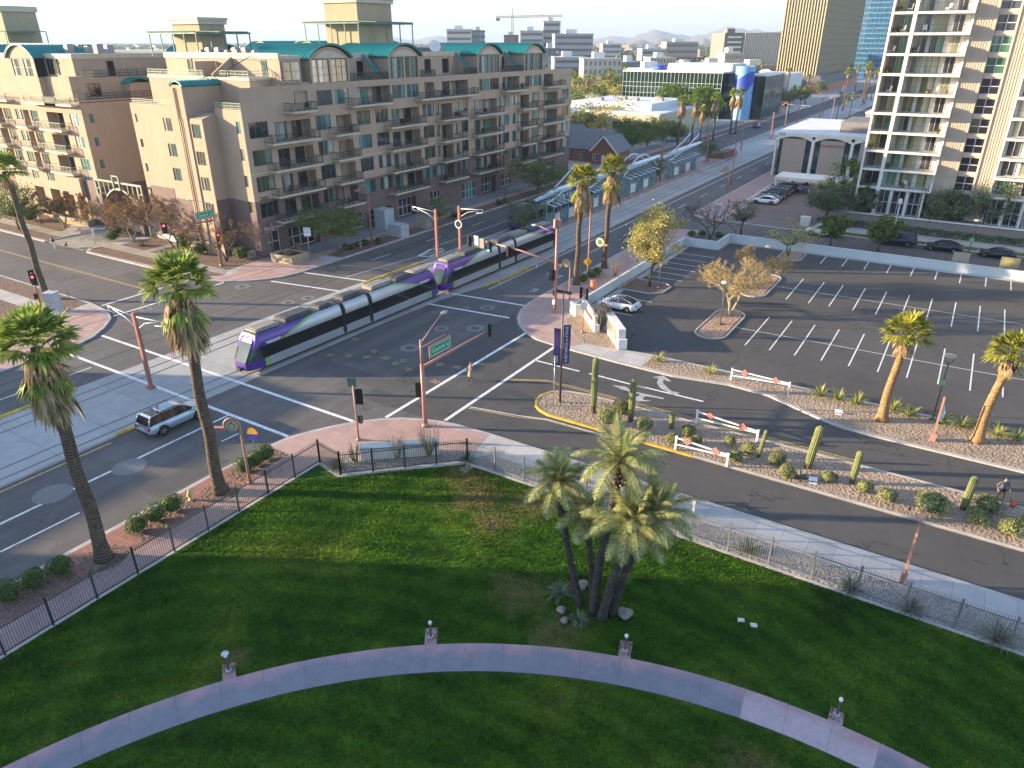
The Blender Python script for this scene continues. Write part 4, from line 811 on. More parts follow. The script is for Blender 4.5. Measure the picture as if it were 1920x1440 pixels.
for i, (p, lab, H, rad, mt) in enumerate((((-15.32,112.51), 'small round tree in front of the white parked car', 4.4, 1.7, m_lgreen), ((-8.97,112.65), 'round tree in front of the dark parked pickup', 4.8, 2.1, m_lgreen), ((-18.94,127.61), 'olive tree left of the tower corner', 6.0, 3.1, m_lolive), ((-14.48,129.49), 'olive tree touching the tower corner', 6.4, 3.0, m_lolive),
    ((-2.62,130.03), 'olive tree behind the black sedan', 6.6, 3.5, m_lolive), ((2.88,131.85), 'largest olive tree, behind the tall lamp and black coupe', 8.0, 4.2, m_lolive))):
    mk_tree(p+(Z1,), lab, Gv, tree_meshes(220+i, H, rad, H*.32, 2 if i > 1 else 1, 44, 150, .16, .34, .8, .12), m_bark, mt)
mk_tree((-16.48,140.36)+(Z1,), 'bright green weeping tree in front of the arched office', None, tree_meshes(231, 8.8, 3.9, 2.2, 2, 60, 160, .16, .32), m_barkg, m_lbright)
mk_tree((-21.54,142.61)+(Z1,), 'yellow-green thin tree left of the weeping tree', None, tree_meshes(232, 5.2, 3.2, 1.2, 3, 30, 60, .13, .36), m_barkg, m_lyel)
mk_tree((-16.75,137.62)+(Z1,), 'leafless tree in front of the white carport', None, twig_meshes(233, 4.8, 3.2, 1.6, 2, 4, .1, .03, 0, .014), m_bark, m_twigo)
# west side of the avenue
mk_tree((-74.13,71.93)+(Z1,), 'wide feathery green tree at the apartment door with a bright yellow sprig', None, tree_meshes(240, 6.3, 4.4, 2.3, 1, 50, 170, .13, .31, .55, .17), m_barkg, m_lgreen)
mk_tree((-71.06,91.92)+(Z1,), 'thin green tree in front of the second apartment entrance', None, tree_meshes(241, 4.6, 2.6, 1.6, 1, 24, 80, .12, .38), m_barkg, m_lgreen)
mk_tree((-71.08,123.59)+(Z1,), 'broad dark green tree at the far end of the apartments', None, tree_meshes(242, 6.6, 6.0, 1.6, 2, 60, 100, .16, .3, .6), m_barkg, m_lgreen)
mk_tree((-58, 95.5, .25), 'silvery bush tree at the near end of the station platform', None, tree_meshes(243, 4.6, 2.9, .8, 2, 40, 100, .11, .36), m_barkg, m_lolive)
mk_tree((-55.8, 101.5, .3), 'slim green tree among the near platform canopies', None, tree_meshes(244, 6.0, 1.3, 1.5, 1, 16, 80, .11, .5), m_barkg, m_lgreen)
mk_tree((-56.0, 146.5, .3), 'slim green tree in the gap between platform canopies', None, tree_meshes(245, 5.2, 1.6, 1.5, 1, 18, 80, .13, .5), m_barkg, m_lgreen)
mk_tree((-56.2, 181, .3), 'grey green bush tree at the far end of the platform', None, tree_meshes(246, 4.6, 3.2, .8, 2, 30, 80, .15, .38), m_barkg, m_lolive)
Gw = 'bare rust-coloured trees in front of the apartments'
for i, (p, lab, H, rad, mt) in enumerate((((-103.56,59.56), 'dense rust-brown tree right of the gate drive', 7.6, 4.0, 1), ((-92.95,59.16), 'tall thin leafless tree behind the red signal arm', 7.4, 3.6, 0), ((-83.03,59.92), 'grey leafless tree right of the red signal pole', 6.6, 3.3, 0), ((-121.43,59.15), 'rust-brown tree left of the gate drive', 6.4, 4.2, 1))):
    mk_tree(p+(Z1,), lab, Gw, twig_meshes(250+i, H, rad, 1.7, 2, 4, .13, .17 if mt else .12, 8 if mt else 3, .013), m_bark if not mt else m_barkp, m_twigo)
mk_tree((-126.07,54.55)+(Z1,), 'bright yellow-green tree at the left edge', None, tree_meshes(256, 7.0, 4.8, 2.0, 1, 56, 100, .14, .32), m_barkg, m_lbright)
for i, (p, rx, rz_, lab) in enumerate((((-107.09,58.47), .9, .55, 'low green shrub by the gate drive'), ((-109.48,60.44), .8, .7, 'dark rounded shrub behind the low one by the gate drive'), ((-109.55,62.4), .8, .6, 'shrub nearest the rust-brown tree by the gate drive'), ((-92.93,60.86), 1.1, 1.2, 'loose green bush behind the yellow diamond sign'), ((-89.35,60.42), 1.0, .7, 'green bush left of the red signal pole'), ((-82.27,61.95), 1.1, .9, 'brown-green bush at the apartment corner planter'), ((-123.93,64.79), 1.4, .6, 'planter hedge beside the gate drive'), ((-131.04,58.94), 1.6, 1.2, 'bush under the bright tree at the left edge'))):
    shrub(p, rx, rz_, lab, 'bushes in front of the apartments', m_shrub, Z1, 300+i, 700, .1)
clump((-100.15,58.79), 'spiky yucca in the brown bed right of the gate drive', None, Z1, blades(110, 90, 1.3, .035, .9, .1, .8), m_agave)
for i, p in enumerate([(-73.51,73.0),(-73.14,73.91),(-73.31,75.2),(-73.08,76.42),(-71.98,78.19),(-72.59,97.81),(-72.47,99.33),(-72.42,100.83),(-72.2,110.95),(-71.9,112.83)]):
    shrub(p, .55, .42, ('small dark kerb shrub by the feathery tree', 'small dark kerb shrub right of the feathery tree', 'small dark kerb shrub left of the pale hydrant', 'small dark kerb shrub right of the pale hydrant', 'small dark kerb shrub beside the utility cabinet', 'kerb shrub, nearest of three right of the tan cabinet', 'kerb shrub, middle of three right of the tan cabinet', 'kerb shrub, farthest of three right of the tan cabinet', 'kerb shrub, nearer of two before the platform tree', 'kerb shrub, farther of two before the platform tree')[i], 'small dark shrubs along the west kerb', m_shrub, Z1, 320+i, 420, .08)
for i, (p, lab) in enumerate(zip([(-37.98,77.39),(-37.82,79.59),(-37.91,81.16),(-34.32,106.62),(-32.94,107.48),(-30.43,107.89)], ('left of the terracotta lamp pole', 'right of the terracotta lamp pole', 'behind the terracotta lamp pole', 'outside the wall corner, left one', 'outside the wall corner, middle one', 'outside the wall corner, by the leafless tree'))):
    shrub(p, .6, .45, 'dark low shrub '+lab, 'dark low shrubs east of the avenue', m_shrub, Z1, 340+i, 500, .08)
# plants and boulders at the foot of the palm clump
t = thing('leafy_bush', 'pale spreading bush at the foot of the date palm clump', 'shrub', (-13.62,26.66)+(.3,)); blades(120, 110, .95, .05, .8, .2, .6).build('foliage', m_agave, t)
t = thing('ground_plant', 'low weedy growth at the roots of the date palms', 'plant', (-11.9,25.51)+(.28,)); blades(121, 160, .7, .035, .9, .3, .5).build('foliage', m_lolive, t)
m_rock = P('boulder', (.22, .19, .16), .9, .25, 3, bmp=.6, bscale=12)
for i, (p, s_, lab) in enumerate((((-13.0,25.64), .22, 'pale boulder left of the date palm roots'), ((-12.91,27.78), .33, 'tan boulder behind the date palm stems'), ((-10.08,27.1), .36, 'grey boulder right of the date palm roots'), ((-12.5,25.06), .2, 'low boulder in the weeds before the date palms'))):
    bm = bmesh.new(); bmesh.ops.create_icosphere(bm, subdivisions=3, radius=s_); rr = random.Random(i)
    ph = [rr.uniform(0, 6) for _ in range(6)]
    for v in bm.verts:
        k = 1+.13*sin(v.co.x/s_*3+ph[0])+.12*sin(v.co.y/s_*4+ph[1])+.1*sin(v.co.z/s_*5+ph[2]); v.co *= k; v.co.z *= .75
    me = bpy.data.meshes.new('boulder'); bm.to_mesh(me); bm.free(); me.materials.append(m_rock); o = bpy.data.objects.new('boulder', me); COL.objects.link(o); o.location = (p[0], p[1], .35); tag(o, lab, 'boulder', 'boulders around the date palms')
# far street palms along the avenue (the near ones show, the far ones share meshes)
fp = fan_palm((-73.6, 180, Z1), 401, 'tall shaggy palm in front of the low white building', 'palms lining the avenue', 11.8, (.2, .1), 1.9, 3.4, .28, .24, 30, 40)
fp.location = (-73.19,205.97)+(Z1,)
for i, (p, sc_, lab) in enumerate((((-73.9,219.79), .9, 'palm right of the shaggy one, before the low white building'), ((-69.82,215.02), .78, 'shorter palm right of the pair before the low white building'), ((-68.48,223.18), 1.0, 'palm behind the arched lamp at the rail stop end'), ((-70.25,246.59), 1.0, 'left palm in front of the blue cylinder'), ((-68.34,245.58), 1.02, 'right palm in front of the blue cylinder'),
    ((-137.84,291.46), .8, 'lone palm on the white rooftops left of the glass office'))): copy_thing(fp, p+(Z1,) , i*1.3, lab, 'palms lining the avenue', sc_)
gp = fan_palm((-72.5, 350, Z1), 411, 'dark thin palm by the small shop with the red roof', 'palms lining the avenue', 14.5, (.2, .1), 1.9, 1.5, .26, .22, 30, 14)
gp.location = (-82.62,373.16)+(Z1,)
gl_ = [(-69.8,324.97),(-72.88,370.23),(-48.58,309.1),(-45.35,305.24),(-43.88,306.16),(-54.16,356.97),(-62.24,437.3),(-51.83,392.4),(-53.73,410.43),(-51.89,401.76),(-55.88,435.6),(-53.13,431.77),(-51.02,427.67),(-86.39,572.02),(-136.41,747.6),(-187.37,790.15)]
lab_ = ['short dark palm beside the red-roofed shop', 'palm with a brown skirt right of the red-roofed shop', 'short palm at the left of the pair before the tan low block', 'thin palm between the two short ones before the tan low block', 'short palm at the right of the pair before the tan low block', 'tall palm left of the far avenue, nearest', 'tall palm beside the far arched lamp', 'first of the tall palms right of the far avenue', 'second of the tall palms right of the far avenue', 'third of the tall palms right of the far avenue', 'fourth of the tall palms right of the far avenue', 'fifth of the tall palms right of the far avenue', 'last tall palm next to the white tower edge', 'palm in front of the dark office base', 'small palm at the corner of the gold tower base', 'palm left of the cream hotel roof']
hh_ = [.55, .85, .62, .5, .62, 1.05, 1.0, 1.1, 1.15, .8, 1.0, .85, .95, .8, .8, .7]
for p, l_, k in zip(gl_, lab_, hh_): copy_thing(gp, p+(Z1,), k*9, l_, 'palms lining the avenue', k)
# green trees around the cottage and low white building
Gc = 'feathery trees around the cottage'
base = mk_tree((-81.11,191.23)+(Z1,), 'dense green tree right of the brick cottage', Gc, tree_meshes(260, 7.5, 5.2, 1.2, 2, 60, 90, .2, .3, .7), m_barkg, m_lgreen)
for p, k, l_ in (((-80.59,201.34), .95, 'green tree behind the left half of the far canopy'), ((-81.2,215.23), .95, 'tree at the corner of the low white building'), ((-77.8,217.35), .8, 'tree between the shaggy palm and the white building corner'), ((-105.47,224.59), .95, 'tree behind the cottage roof under the low white building'), ((-113.11,224.32), .9, 'tree right of the apartment end wall'), ((-93.03,215.57), .9, 'tree behind the brick gable')):
    copy_thing(base, p+(Z1,), k*7, l_, Gc, k)
by = mk_tree((-97.68,225.07)+(Z1,), 'bright yellow sprig tree before the low white building windows', Gc, tree_meshes(263, 6.4, 2.4, 2.4, 1, 30, 60, .18, .3), m_barkg, m_lyel)
ft = mk_tree((-98, 268, Z1), 'left bright ficus in front of the glass office', 'round ficus trees at the glass office', tree_meshes(265, 12.6, 8.0, 2.5, 1, 90, 110, .34, .26, .7, .25), m_bark, m_lbright)
copy_thing(ft, (-84.5, 259, Z1), 2, 'right bright ficus in front of the glass office', 'round ficus trees at the glass office', 1.0)

# ---------------------------------------------------------------- buildings
def facade(mb, O, u, n, U, z0, z1, holes, zsplit=None, mlo=1, mhi=0, mrev=0):
    # wall in the plane through O (x, y) along u, facing n; holes = (u0, u1, z0, z1, depth, back material or None)
    O = Vector(O); u = Vector(u); n = Vector(n); flip = (u.x*n.y-u.y*n.x) > 0
    def pt(a, z, d=0): q = O+u*a-n*d; return (q.x, q.y, z)
    def quad(a, b, c, d, m): mb.quad(*( (d, c, b, a) if flip else (a, b, c, d)), m)
    zs = sorted({z0, z1, *([zsplit] if zsplit else []), *[round(h_[2], 3) for h_ in holes], *[round(h_[3], 3) for h_ in holes]}); zs = [z for z in zs if z0 <= z <= z1]
    for i in range(len(zs)-1):
        a, b = zs[i], zs[i+1]; mid = (a+b)/2; m = mlo if (zsplit and mid < zsplit) else mhi
        cuts = sorted((max(0, h_[0]), min(U, h_[1])) for h_ in holes if h_[2] < mid < h_[3]); x = 0
        for c0, c1 in cuts:
            if c0 > x+1e-4: quad(pt(x, a), pt(c0, a), pt(c0, b), pt(x, b), m)
            x = max(x, c1)
        if x < U-1e-4: quad(pt(x, a), pt(U, a), pt(U, b), pt(x, b), m)
    for h_ in holes:
        a, b, c, d, dp = h_[:5]; mr = h_[6] if len(h_) > 6 else (mlo if (zsplit and (c+d)/2 < zsplit) else mrev)
        quad(pt(a, c), pt(a, c, dp), pt(a, d, dp), pt(a, d), mr); quad(pt(b, c, dp), pt(b, c), pt(b, d), pt(b, d, dp), mr)
        quad(pt(a, d, dp), pt(b, d, dp), pt(b, d), pt(a, d), mr); quad(pt(a, c), pt(b, c), pt(b, c, dp), pt(a, c, dp), mr)
        if h_[5] is not None: quad(pt(a, c, dp), pt(b, c, dp), pt(b, d, dp), pt(a, d, dp), h_[5])
WM = {}
def win_mesh(w, h_, cols, rows, gi, fm=None, thick=.06):
    key = (round(w, 1), round(h_, 1), cols, rows, gi, fm.name if fm else '')
    if key in WM: return WM[key]
    f = MB(); w, h_ = key[0], key[1]; t = thick
    f.box(-w/2, -.05, 0, w/2, .05, t); f.box(-w/2, -.05, h_-t, w/2, .05, h_); f.box(-w/2, -.05, t, -w/2+t, .05, h_-t); f.box(w/2-t, -.05, t, w/2, .05, h_-t)
    for i in range(1, cols): x = -w/2+w*i/cols; f.box(x-t/2, -.045, t, x+t/2, .045, h_-t)
    for i in range(1, rows): z = h_*i/rows; f.box(-w/2+t, -.04, z-t/2, w/2-t, .04, z+t/2)
    g = MB(); rr = random.Random(hash(key[:4])+gi*7)
    for i in range(cols):
        x0 = -w/2+w*i/cols; x1 = -w/2+w*(i+1)/cols; g.quad((x0, 0, t), (x1, 0, t), (x1, 0, h_-t), (x0, 0, h_-t), gi if rr.random() < .7 else rr.randrange(4)+(4 if gi > 3 else 0))
    a = f.build('window', fm or m_frame); b = g.build('pane', m_gl); r = (a.data, b.data)
    bpy.data.objects.remove(a); bpy.data.objects.remove(b); WM[key] = r; return r
def window(par, name, x, y, z, w, h_, rz, cols=2, rows=1, gi=None, fm=None, thick=.06):
    o_ = par.location; gi = R.randrange(4) if gi is None else gi
    a, b = win_mesh(w, h_, cols, rows, gi, fm, thick); f = instance(name, a, par, (x-o_.x, y-o_.y, z), rz); instance('pane', b, f, (0, 0, 0)); return f
BM = {}
def balcony(par, x0, y0, x1, y1, z, face, railm=None, slabm=None, rail_h=1.05, th=.28, pick=.13):
    # slab box (world) with an open metal railing on its outer sides; face = 'E' or 'S'
    o_ = par.location; b = MB(); b.box(x0-o_.x, y0-o_.y, z-th, x1-o_.x, y1-o_.y, z); bo = b.build('balcony', slabm or m_trim, par)
    r = MB(); q = .05
    X0, X1, Y0, Y1 = x0-o_.x, x1-o_.x, y0-o_.y, y1-o_.y
    if face == 'E': path = [(X0, Y0+q), (X1-q, Y0+q), (X1-q, Y1-q), (X0, Y1-q)]
    else: path = [(X0+q, Y1), (X0+q, Y0+q), (X1-q, Y0+q), (X1-q, Y1)]
    for i in range(3):
        a, b_ = Vector(path[i]), Vector(path[i+1]); L = (b_-a).length
        r.beam((*a, z+rail_h), (*b_, z+rail_h), .06, .06); r.beam((*a, z+.12), (*b_, z+.12), .04, .04)
        k = max(2, int(L/pick))
        for j in range(k+1): p = a.lerp(b_, j/k); w = .05 if j % 8 == 0 or j == k else .015; r.beam((p.x, p.y, z), (p.x, p.y, z+rail_h), w, w)
    r.build('railing', railm or m_rail, bo); return bo
def railing(par, path, z, h_=1.0, m=None, name='terrace_railing', pick=.3, w=.06):
    o_ = par.location; r = MB()
    for i in range(len(path)-1):
        a = Vector((path[i][0]-o_.x, path[i][1]-o_.y)); b = Vector((path[i+1][0]-o_.x, path[i+1][1]-o_.y)); L = (b-a).length
        for zz in (h_, h_*.55, .12): r.beam((a.x, a.y, z+zz), (b.x, b.y, z+zz), w, w)
        k = max(2, int(L/pick))
        for j in range(k+1): p = a.lerp(b, j/k); r.beam((p.x, p.y, z), (p.x, p.y, z+h_), .035 if j % 5 else .07)
    return r.build(name, m or m_railg, par)
def vault(par, axis, c, half, a0, a1, zs, rise, name='vault_roof', ribs=True, ov=.35, mat=None):
    # standing-seam barrel roof; axis 'x' or 'y'; c = centre across, a0..a1 along the axis
    o_ = par.location; mb = MB(); n = 14; th = .18
    R_ = (half*half+rise*rise)/(2*rise); am = math.asin(min(1, half/R_)); zc = zs+rise-R_
    def pt(t, a, rr): 
        s_ = rr*sin(t); z = zc+rr*cos(t); return (a-o_.x, c+s_-o_.y, z) if axis == 'x' else (c+s_-o_.x, a-o_.y, z)
    ts = [-am+2*am*i/n for i in range(n+1)]
    for i in range(n):
        mb.quad(pt(ts[i], a0, R_), pt(ts[i+1], a0, R_), pt(ts[i+1], a1, R_), pt(ts[i], a1, R_)); mb.quad(pt(ts[i], a1, R_-th), pt(ts[i+1], a1, R_-th), pt(ts[i+1], a0, R_-th), pt(ts[i], a0, R_-th))
        for a in (a0, a1): mb.quad(pt(ts[i], a, R_-th), pt(ts[i+1], a, R_-th), pt(ts[i+1], a, R_), pt(ts[i], a, R_))
    for t in (-am, am): mb.quad(pt(t, a0, R_-th), pt(t, a0, R_), pt(t, a1, R_), pt(t, a1, R_-th))
    if ribs:
        k = int(abs(a1-a0)/.55)
        for j in range(k+1):
            a = a0+(a1-a0)*j/k; w = .06
            for i in range(n): mb.quad(pt(ts[i], a-w, R_+.09), pt(ts[i+1], a-w, R_+.09), pt(ts[i+1], a+w, R_+.09), pt(ts[i], a+w, R_+.09)); mb.quad(pt(ts[i], a-w, R_), pt(ts[i+1], a-w, R_), pt(ts[i+1], a-w, R_+.09), pt(ts[i], a-w, R_+.09)); mb.quad(pt(ts[i], a+w, R_), pt(ts[i+1], a+w, R_), pt(ts[i+1], a+w, R_+.09), pt(ts[i], a+w, R_+.09))
    return mb.build(name, mat or m_teal, par)
def lunette(mb, O, u, n, half, zs, rise, th=.0, m=0):
    # flat arched wall piece filling under a vault
    O = Vector(O); u = Vector(u); R_ = (half*half+rise*rise)/(2*rise); am = math.asin(half/R_); zc = zs+rise-R_; k = 14; pts = []
    for i in range(k+1): t = -am+2*am*i/k; q = O+u*(R_*sin(t)); pts.append((q.x, q.y, zc+R_*cos(t)))
    pts = pts+[(*(O+u*half), zs)]*0
    flip = (u.x*n[1]-u.y*n[0]) < 0
    mb.add(pts, (list(range(len(pts)))[::-1] if not flip else list(range(len(pts))),), m)
def T(mb, par):   # take the base of the thing off world coordinates
    o_ = par.location; mb.v = [(p[0]-o_.x, p[1]-o_.y, p[2]-o_.z) for p in mb.v]; return mb
def text(par, s, loc, rz, size, mat, name='lettering', rx=pi/2, ext=.02):
    cu = bpy.data.curves.new('lettering', 'FONT'); cu.body = s; cu.size = size; cu.extrude = ext; cu.align_x = 'CENTER'; cu.align_y = 'CENTER'; cu.resolution_u = 2
    tmp = bpy.data.objects.new('tmp', cu); COL.objects.link(tmp); dg = bpy.context.evaluated_depsgraph_get(); me = bpy.data.meshes.new_from_object(tmp.evaluated_get(dg)); bpy.data.objects.remove(tmp)
    me.materials.clear(); me.materials.append(mat); o = bpy.data.objects.new(name, me); COL.objects.link(o)
    if par: o.parent = par
    o.location = loc; o.rotation_euler = (rx, 0, rz); return o
HP = pi/2
FL = [8.05, 11.4, 14.85]          # floor levels of storeys 3-5 (slab top about +.3)
# ======== apartment block on the corner
A = thing('apartment_building', 'tan stucco apartment block on the corner with teal barrel roofs, brick base and railed balconies', 'building', (-92, 108, 0))
mb = MB(); XE = -80.0; Y0, Y1 = 63.6, 152.7
holes = []; wins = []; doors = []; bals = []
def W_(a, b, z, h_=2.0, cols=2, gi=None): holes.append((a-Y0, b-Y0, z, z+h_, .16, None)); wins.append(((a+b)/2, z, b-a, h_, cols, gi))
def D_(a, b, z, h_=2.45, dp=1.5): holes.append((a-Y0, b-Y0, z, z+h_, dp, 0)); doors.append((a, b, z, h_, dp))
stacks = [(66.6, 75.2, 68.6, 75.0), (78.2, 83.1, 80.0, 83.1), (90.2, 99.1, 92.1, 99.1), (103.7, 110.8, 104.8, 108.3), (114.0, 123.0, 115.0, 122.6), (129.9, 135.5, 131.2, 134.6), (138.0, 147.5, 140.6, 146.6)]
for fi, zf in enumerate([4.65]+FL):
    zt = zf+.06
    for b0, b1, a0, a1 in stacks:
        if fi == 0 and b0 in (78.2, 129.9, 138.0) and False: continue
        D_(a0, a1, zt); bals.append((b0, b1, zt))
    for a, b in ((64.4, 67.5), (76.0, 78.9), (84.3, 87.2), (88.4, 91.3), (100.0, 103.0), (110.9, 113.0), (124.4, 127.0), (128.0, 130.4), (135.8, 138.6), (148.6, 151.6)):
        W_(a, b, zt+.72)
    W_(103.5, 104.5, zt+.72, 1.9, 1); W_(109.2, 110.4, zt+.4, 2.0, 1)
    W_(123.1, 124.0, zt+.72, 1.9, 1)
z6 = 18.5
for a, b in ((76.7, 79.6), (80.1, 83.0), (92.7, 95.7), (96.2, 99.2), (116.8, 119.9), (120.3, 123.4), (133.0, 135.6), (136.4, 139.4)): W_(a, b, 18.85)
for a0, a1, b0, b1 in ((72.5, 75.0, 70.6, 75.2), (84.8, 92.2, 82.3, 91.0), (100.8, 103.4, 98.1, 103.5), (105.6, 113.2, 103.6, 114.4), (124.6, 130.8, 123.8, 131.8), (140.6, 144.4, 139.8, 147.4)): D_(a0, a1, 18.56, 2.35); bals.append((b0, b1, 18.56))
W_(106.2, 108.1, 18.9, 1.7, 1) if 0 else None
# street level: shop windows and doors
shop = [(64.6, 66.9, .5, 3.0, 2), (85.6, 90.6, 1.0, 1.9, 4), (78.4, 83.8, .6, 2.4, 4), (101, 104, .6, 2.6, 3), (110.6, 115.0, .2, 3.0, 4), (124, 128, .6, 2.4, 3), (132, 136, .6, 2.4, 3), (140, 146, .6, 2.6, 4)]
for a, b, z, h_, c_ in shop: holes.append((a-Y0, b-Y0, z, z+h_, .3, None))
ent = [(68.6, 74.4, .15, 3.1), (92.2, 97.0, .15, 3.1), (117, 122, .15, 3.1)]
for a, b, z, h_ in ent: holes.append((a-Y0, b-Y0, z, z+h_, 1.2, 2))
facade(mb, (XE, Y0), (0, 1), (1, 0), Y1-Y0, 0, 21.75, holes, 7.75)
# ground-floor bay, belt course
mb.box(XE, Y0+.02, 11.15, XE+.05, Y1-.02, 11.3, 3)
# south face
hs = []
def WS(x0, x1, z, h_=1.85, cols=3, y=63.6): hs.append((x0, x1, z, h_, cols, y))
facade(mb, (-85.2, 63.6), (1, 0), (0, -1), 5.2, 0, 18.9, [(3.85, 4.65, z, z+1.5, .14, None) for z in (16.3, 12.95, 9.6, 6.2)], 7.75)
facade(mb, (-88.0, 61.5), (1, 0), (0, -1), 2.8, 0, 18.0, [(.45, 2.2, z, z+1.75, .14, None) for z in (15.6, 12.2, 8.9, 5.5)], None)
mb.quad((-85.2, 61.5, 0), (-85.2, 63.6, 0), (-85.2, 63.6, 18.6), (-85.2, 61.5, 18.0), 0)
mb.box(-85.19, 61.52, 0, -85.15, 63.55, 7.75, 1); mb.box(-90.3, 61.52, 0, -88.01, 63.6, 17.95, 0)
mb.quad((-88.0, 61.5, 18.0), (-85.2, 61.5, 18.0), (-85.2, 63.6, 18.6), (-88.0, 63.6, 18.6), 0)
facade(mb, (-103.7, 63.6), (1, 0), (0, -1), 13.5, 0, 18.9, [(7.1, 8.95, z, z+1.75, .14, None) for z in (15.8, 12.4, 9.1)]+[(.75, 1.4, z, z+1.2, .14, None) for z in (16.6, 13.2, 9.8, 6.4)], None)
mb.box(-102.6, 63.55, 0, -97.2, 63.6, 7.9, 1); mb.box(-97.2, 63.55, 0, -91, 63.6, 6.6, 1)
for i, z in enumerate((15.6, 12.2, 8.9, 5.5)): WS(-87.55, -85.8, z, 1.75, 3, 61.5)
for z in (15.8, 12.4, 9.1): WS(-96.6, -94.75, z, 1.75, 3)
for z in (16.6, 13.2, 9.8, 6.4): WS(-102.95, -102.3, z, 1.2, 1)
for z in (16.3, 12.95, 9.6, 6.2): WS(-81.35, -80.55, z, 1.5, 1)
# west wall, north wall
mb.quad((-103.7, 100, 0), (-103.7, 63.6, 0), (-103.7, 63.6, 18.9), (-103.7, 100, 18.9), 0); mb.quad((-80, 152.7, 0), (-96, 152.7, 0), (-96, 152.7, 18.5), (-80, 152.7, 18.5), 0)
mb.box(-96, 152.5, 0, -80.02, 152.72, 18.5, 0); mb.box(-96, 139.9, 18.5, -80.3, 140.2, 25, 0)
mb.quad((-103.7, 63.6, 18.6), (-80, 63.6, 18.6), (-80, 152.6, 18.6), (-103.7, 152.6, 18.6), 4)      # terrace deck
mb.box(-103.65, 63.62, 18.6, -88.1, 63.85, 19.2, 0); mb.box(-85.1, 63.62, 18.6, -80.05, 63.85, 19.2, 0); mb.box(-103.65, 63.85, 18.6, -103.4, 76, 19.2, 0)
# storey 6 set back
mb.box(-103.4, 67.2, 18.6, -82, 76, 22.4, 0); mb.box(-103.5, 67.1, 22.4, -81.9, 71, 22.75, 3)
mb.box(-82, 70.2, 18.6, -80.3, 76, 22.0, 0)
# storey 7 and roof deck
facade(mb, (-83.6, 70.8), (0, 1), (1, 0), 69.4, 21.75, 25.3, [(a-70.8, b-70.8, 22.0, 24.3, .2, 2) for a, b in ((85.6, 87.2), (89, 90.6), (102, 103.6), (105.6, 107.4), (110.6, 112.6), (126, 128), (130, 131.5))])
mb.box(-104, 70.8, 22.4, -83.6, 71.1, 25.3, 0); mb.quad((-104, 71, 25.0), (-83.6, 71, 25.0), (-83.6, 140.2, 25.0), (-104, 140.2, 25.0), 4)
mb.quad((-83.6, 75, 21.76), (-80, 75, 21.76), (-80, 140, 21.76), (-83.6, 140, 21.76), 4)
mb.box(-83.9, 70.7, 24.75, -83.5, 140.2, 25.45, 3); mb.box(-104.1, 70.65, 24.9, -80.0, 71.05, 25.65, 3); mb.box(-104.1, 71.05, 24.9, -103.8, 140, 25.5, 3)
mb.box(-83.6, 70.8, 22, -80.02, 74.4, 25.0, 0); mb.box(-83.7, 70.7, 24.95, -79.95, 74.5, 25.35, 3)
# dormers
DC = [79.85, 95.95, 120.1, 136.3]
for yc in DC:
    facade(mb, (XE, yc-3.75), (0, 1), (1, 0), 7.5, 21.75, 24.9, [(.35, 3.55, 21.8, 24.85, .2, None), (3.95, 7.15, 21.8, 24.85, .2, None)])
    lunette(mb, (XE, yc), (0, 1), (1, 0), 3.75, 24.9, 1.45, 0, 0); lunette(mb, (XE+.06, yc), (0, 1), (1, 0), 3.0, 24.92, .95, 0, 3)
    for s_ in (-1, 1): mb.quad(*([(XE, yc+s_*3.75, 21.75), (XE-3.7, yc+s_*3.75, 21.75), (XE-3.7, yc+s_*3.75, 24.95), (XE, yc+s_*3.75, 24.95)][::s_]), 0)
    # sloping party fin with teal coping left of each dormer
    y_ = yc-5.6; mb.add([(-83.6, y_, 21.8), (-80.6, y_, 21.8), (-80.6, y_, 22.5), (-83.6, y_, 25.2), (-83.6, y_+.25, 21.8), (-80.6, y_+.25, 21.8), (-80.6, y_+.25, 22.5), (-83.6, y_+.25, 25.2)], ((0, 1, 2, 3), (7, 6, 5, 4), (1, 5, 6, 2), (3, 2, 6, 7)), 0)
mb.build('wall', [m_stucco, m_brick, m_dark, m_trim, m_roofg], A, 'w')
tb = MB()
for yc in DC:
    y_ = yc-5.75; tb.add([(-83.6, y_, 25.25), (-80.5, y_, 22.5), (-80.5, y_+.55, 22.5), (-83.6, y_+.55, 25.25), (-83.6, y_, 25.4), (-80.4, y_, 22.65), (-80.4, y_+.55, 22.65), (-83.6, y_+.55, 25.4)], ((4, 5, 6, 7), (0, 1, 5, 4), (1, 2, 6, 5), (2, 3, 7, 6)))
tb.build('coping', m_teal, A, 'w')
for yc in DC: vault(A, 'x', yc, 4.35, -79.6, -91, 25.0, 1.75)
vault(A, 'y', -89.0, 1.35, 61.2, 69.0, 21.9, .65)
pb = MB(); pb.box(-90.15, 61.3, 17.9, -87.95, 68.8, 22.0); pb.box(-90.1, 61.35, 0, -88.0, 61.5, 18); pb.build('pier', m_stucco, A, 'w')
dp = MB()
for x in (-89.55, -89.2): dp.tube([(x, 61.22, .3), (x, 61.22, 21.6)], .055, 6)
dp.tube([(-89.4, 61.22, 21.6), (-89.4, 66.9, 22.9), (-86, 66.95, 22.95), (-86, 66.95, 23.6), (-85.2, 70.5, 25.2)], .06, 6); dp.build('downpipe', P('downpipe_brown', (.05, .03, .022), .5), A, 'w')
for yc, z, w, h_, cols, gi in wins: window(A, 'window', XE-.12, yc, z, w, h_, HP, cols+1 if w > 2.5 else cols, 1, gi)
for a, b, z, h_, c_ in shop: window(A, 'shop_window', XE-.2, (a+b)/2, z, b-a, h_, HP, c_, 2, 1 if a in (110.6,) else 0, m_framew, .09)
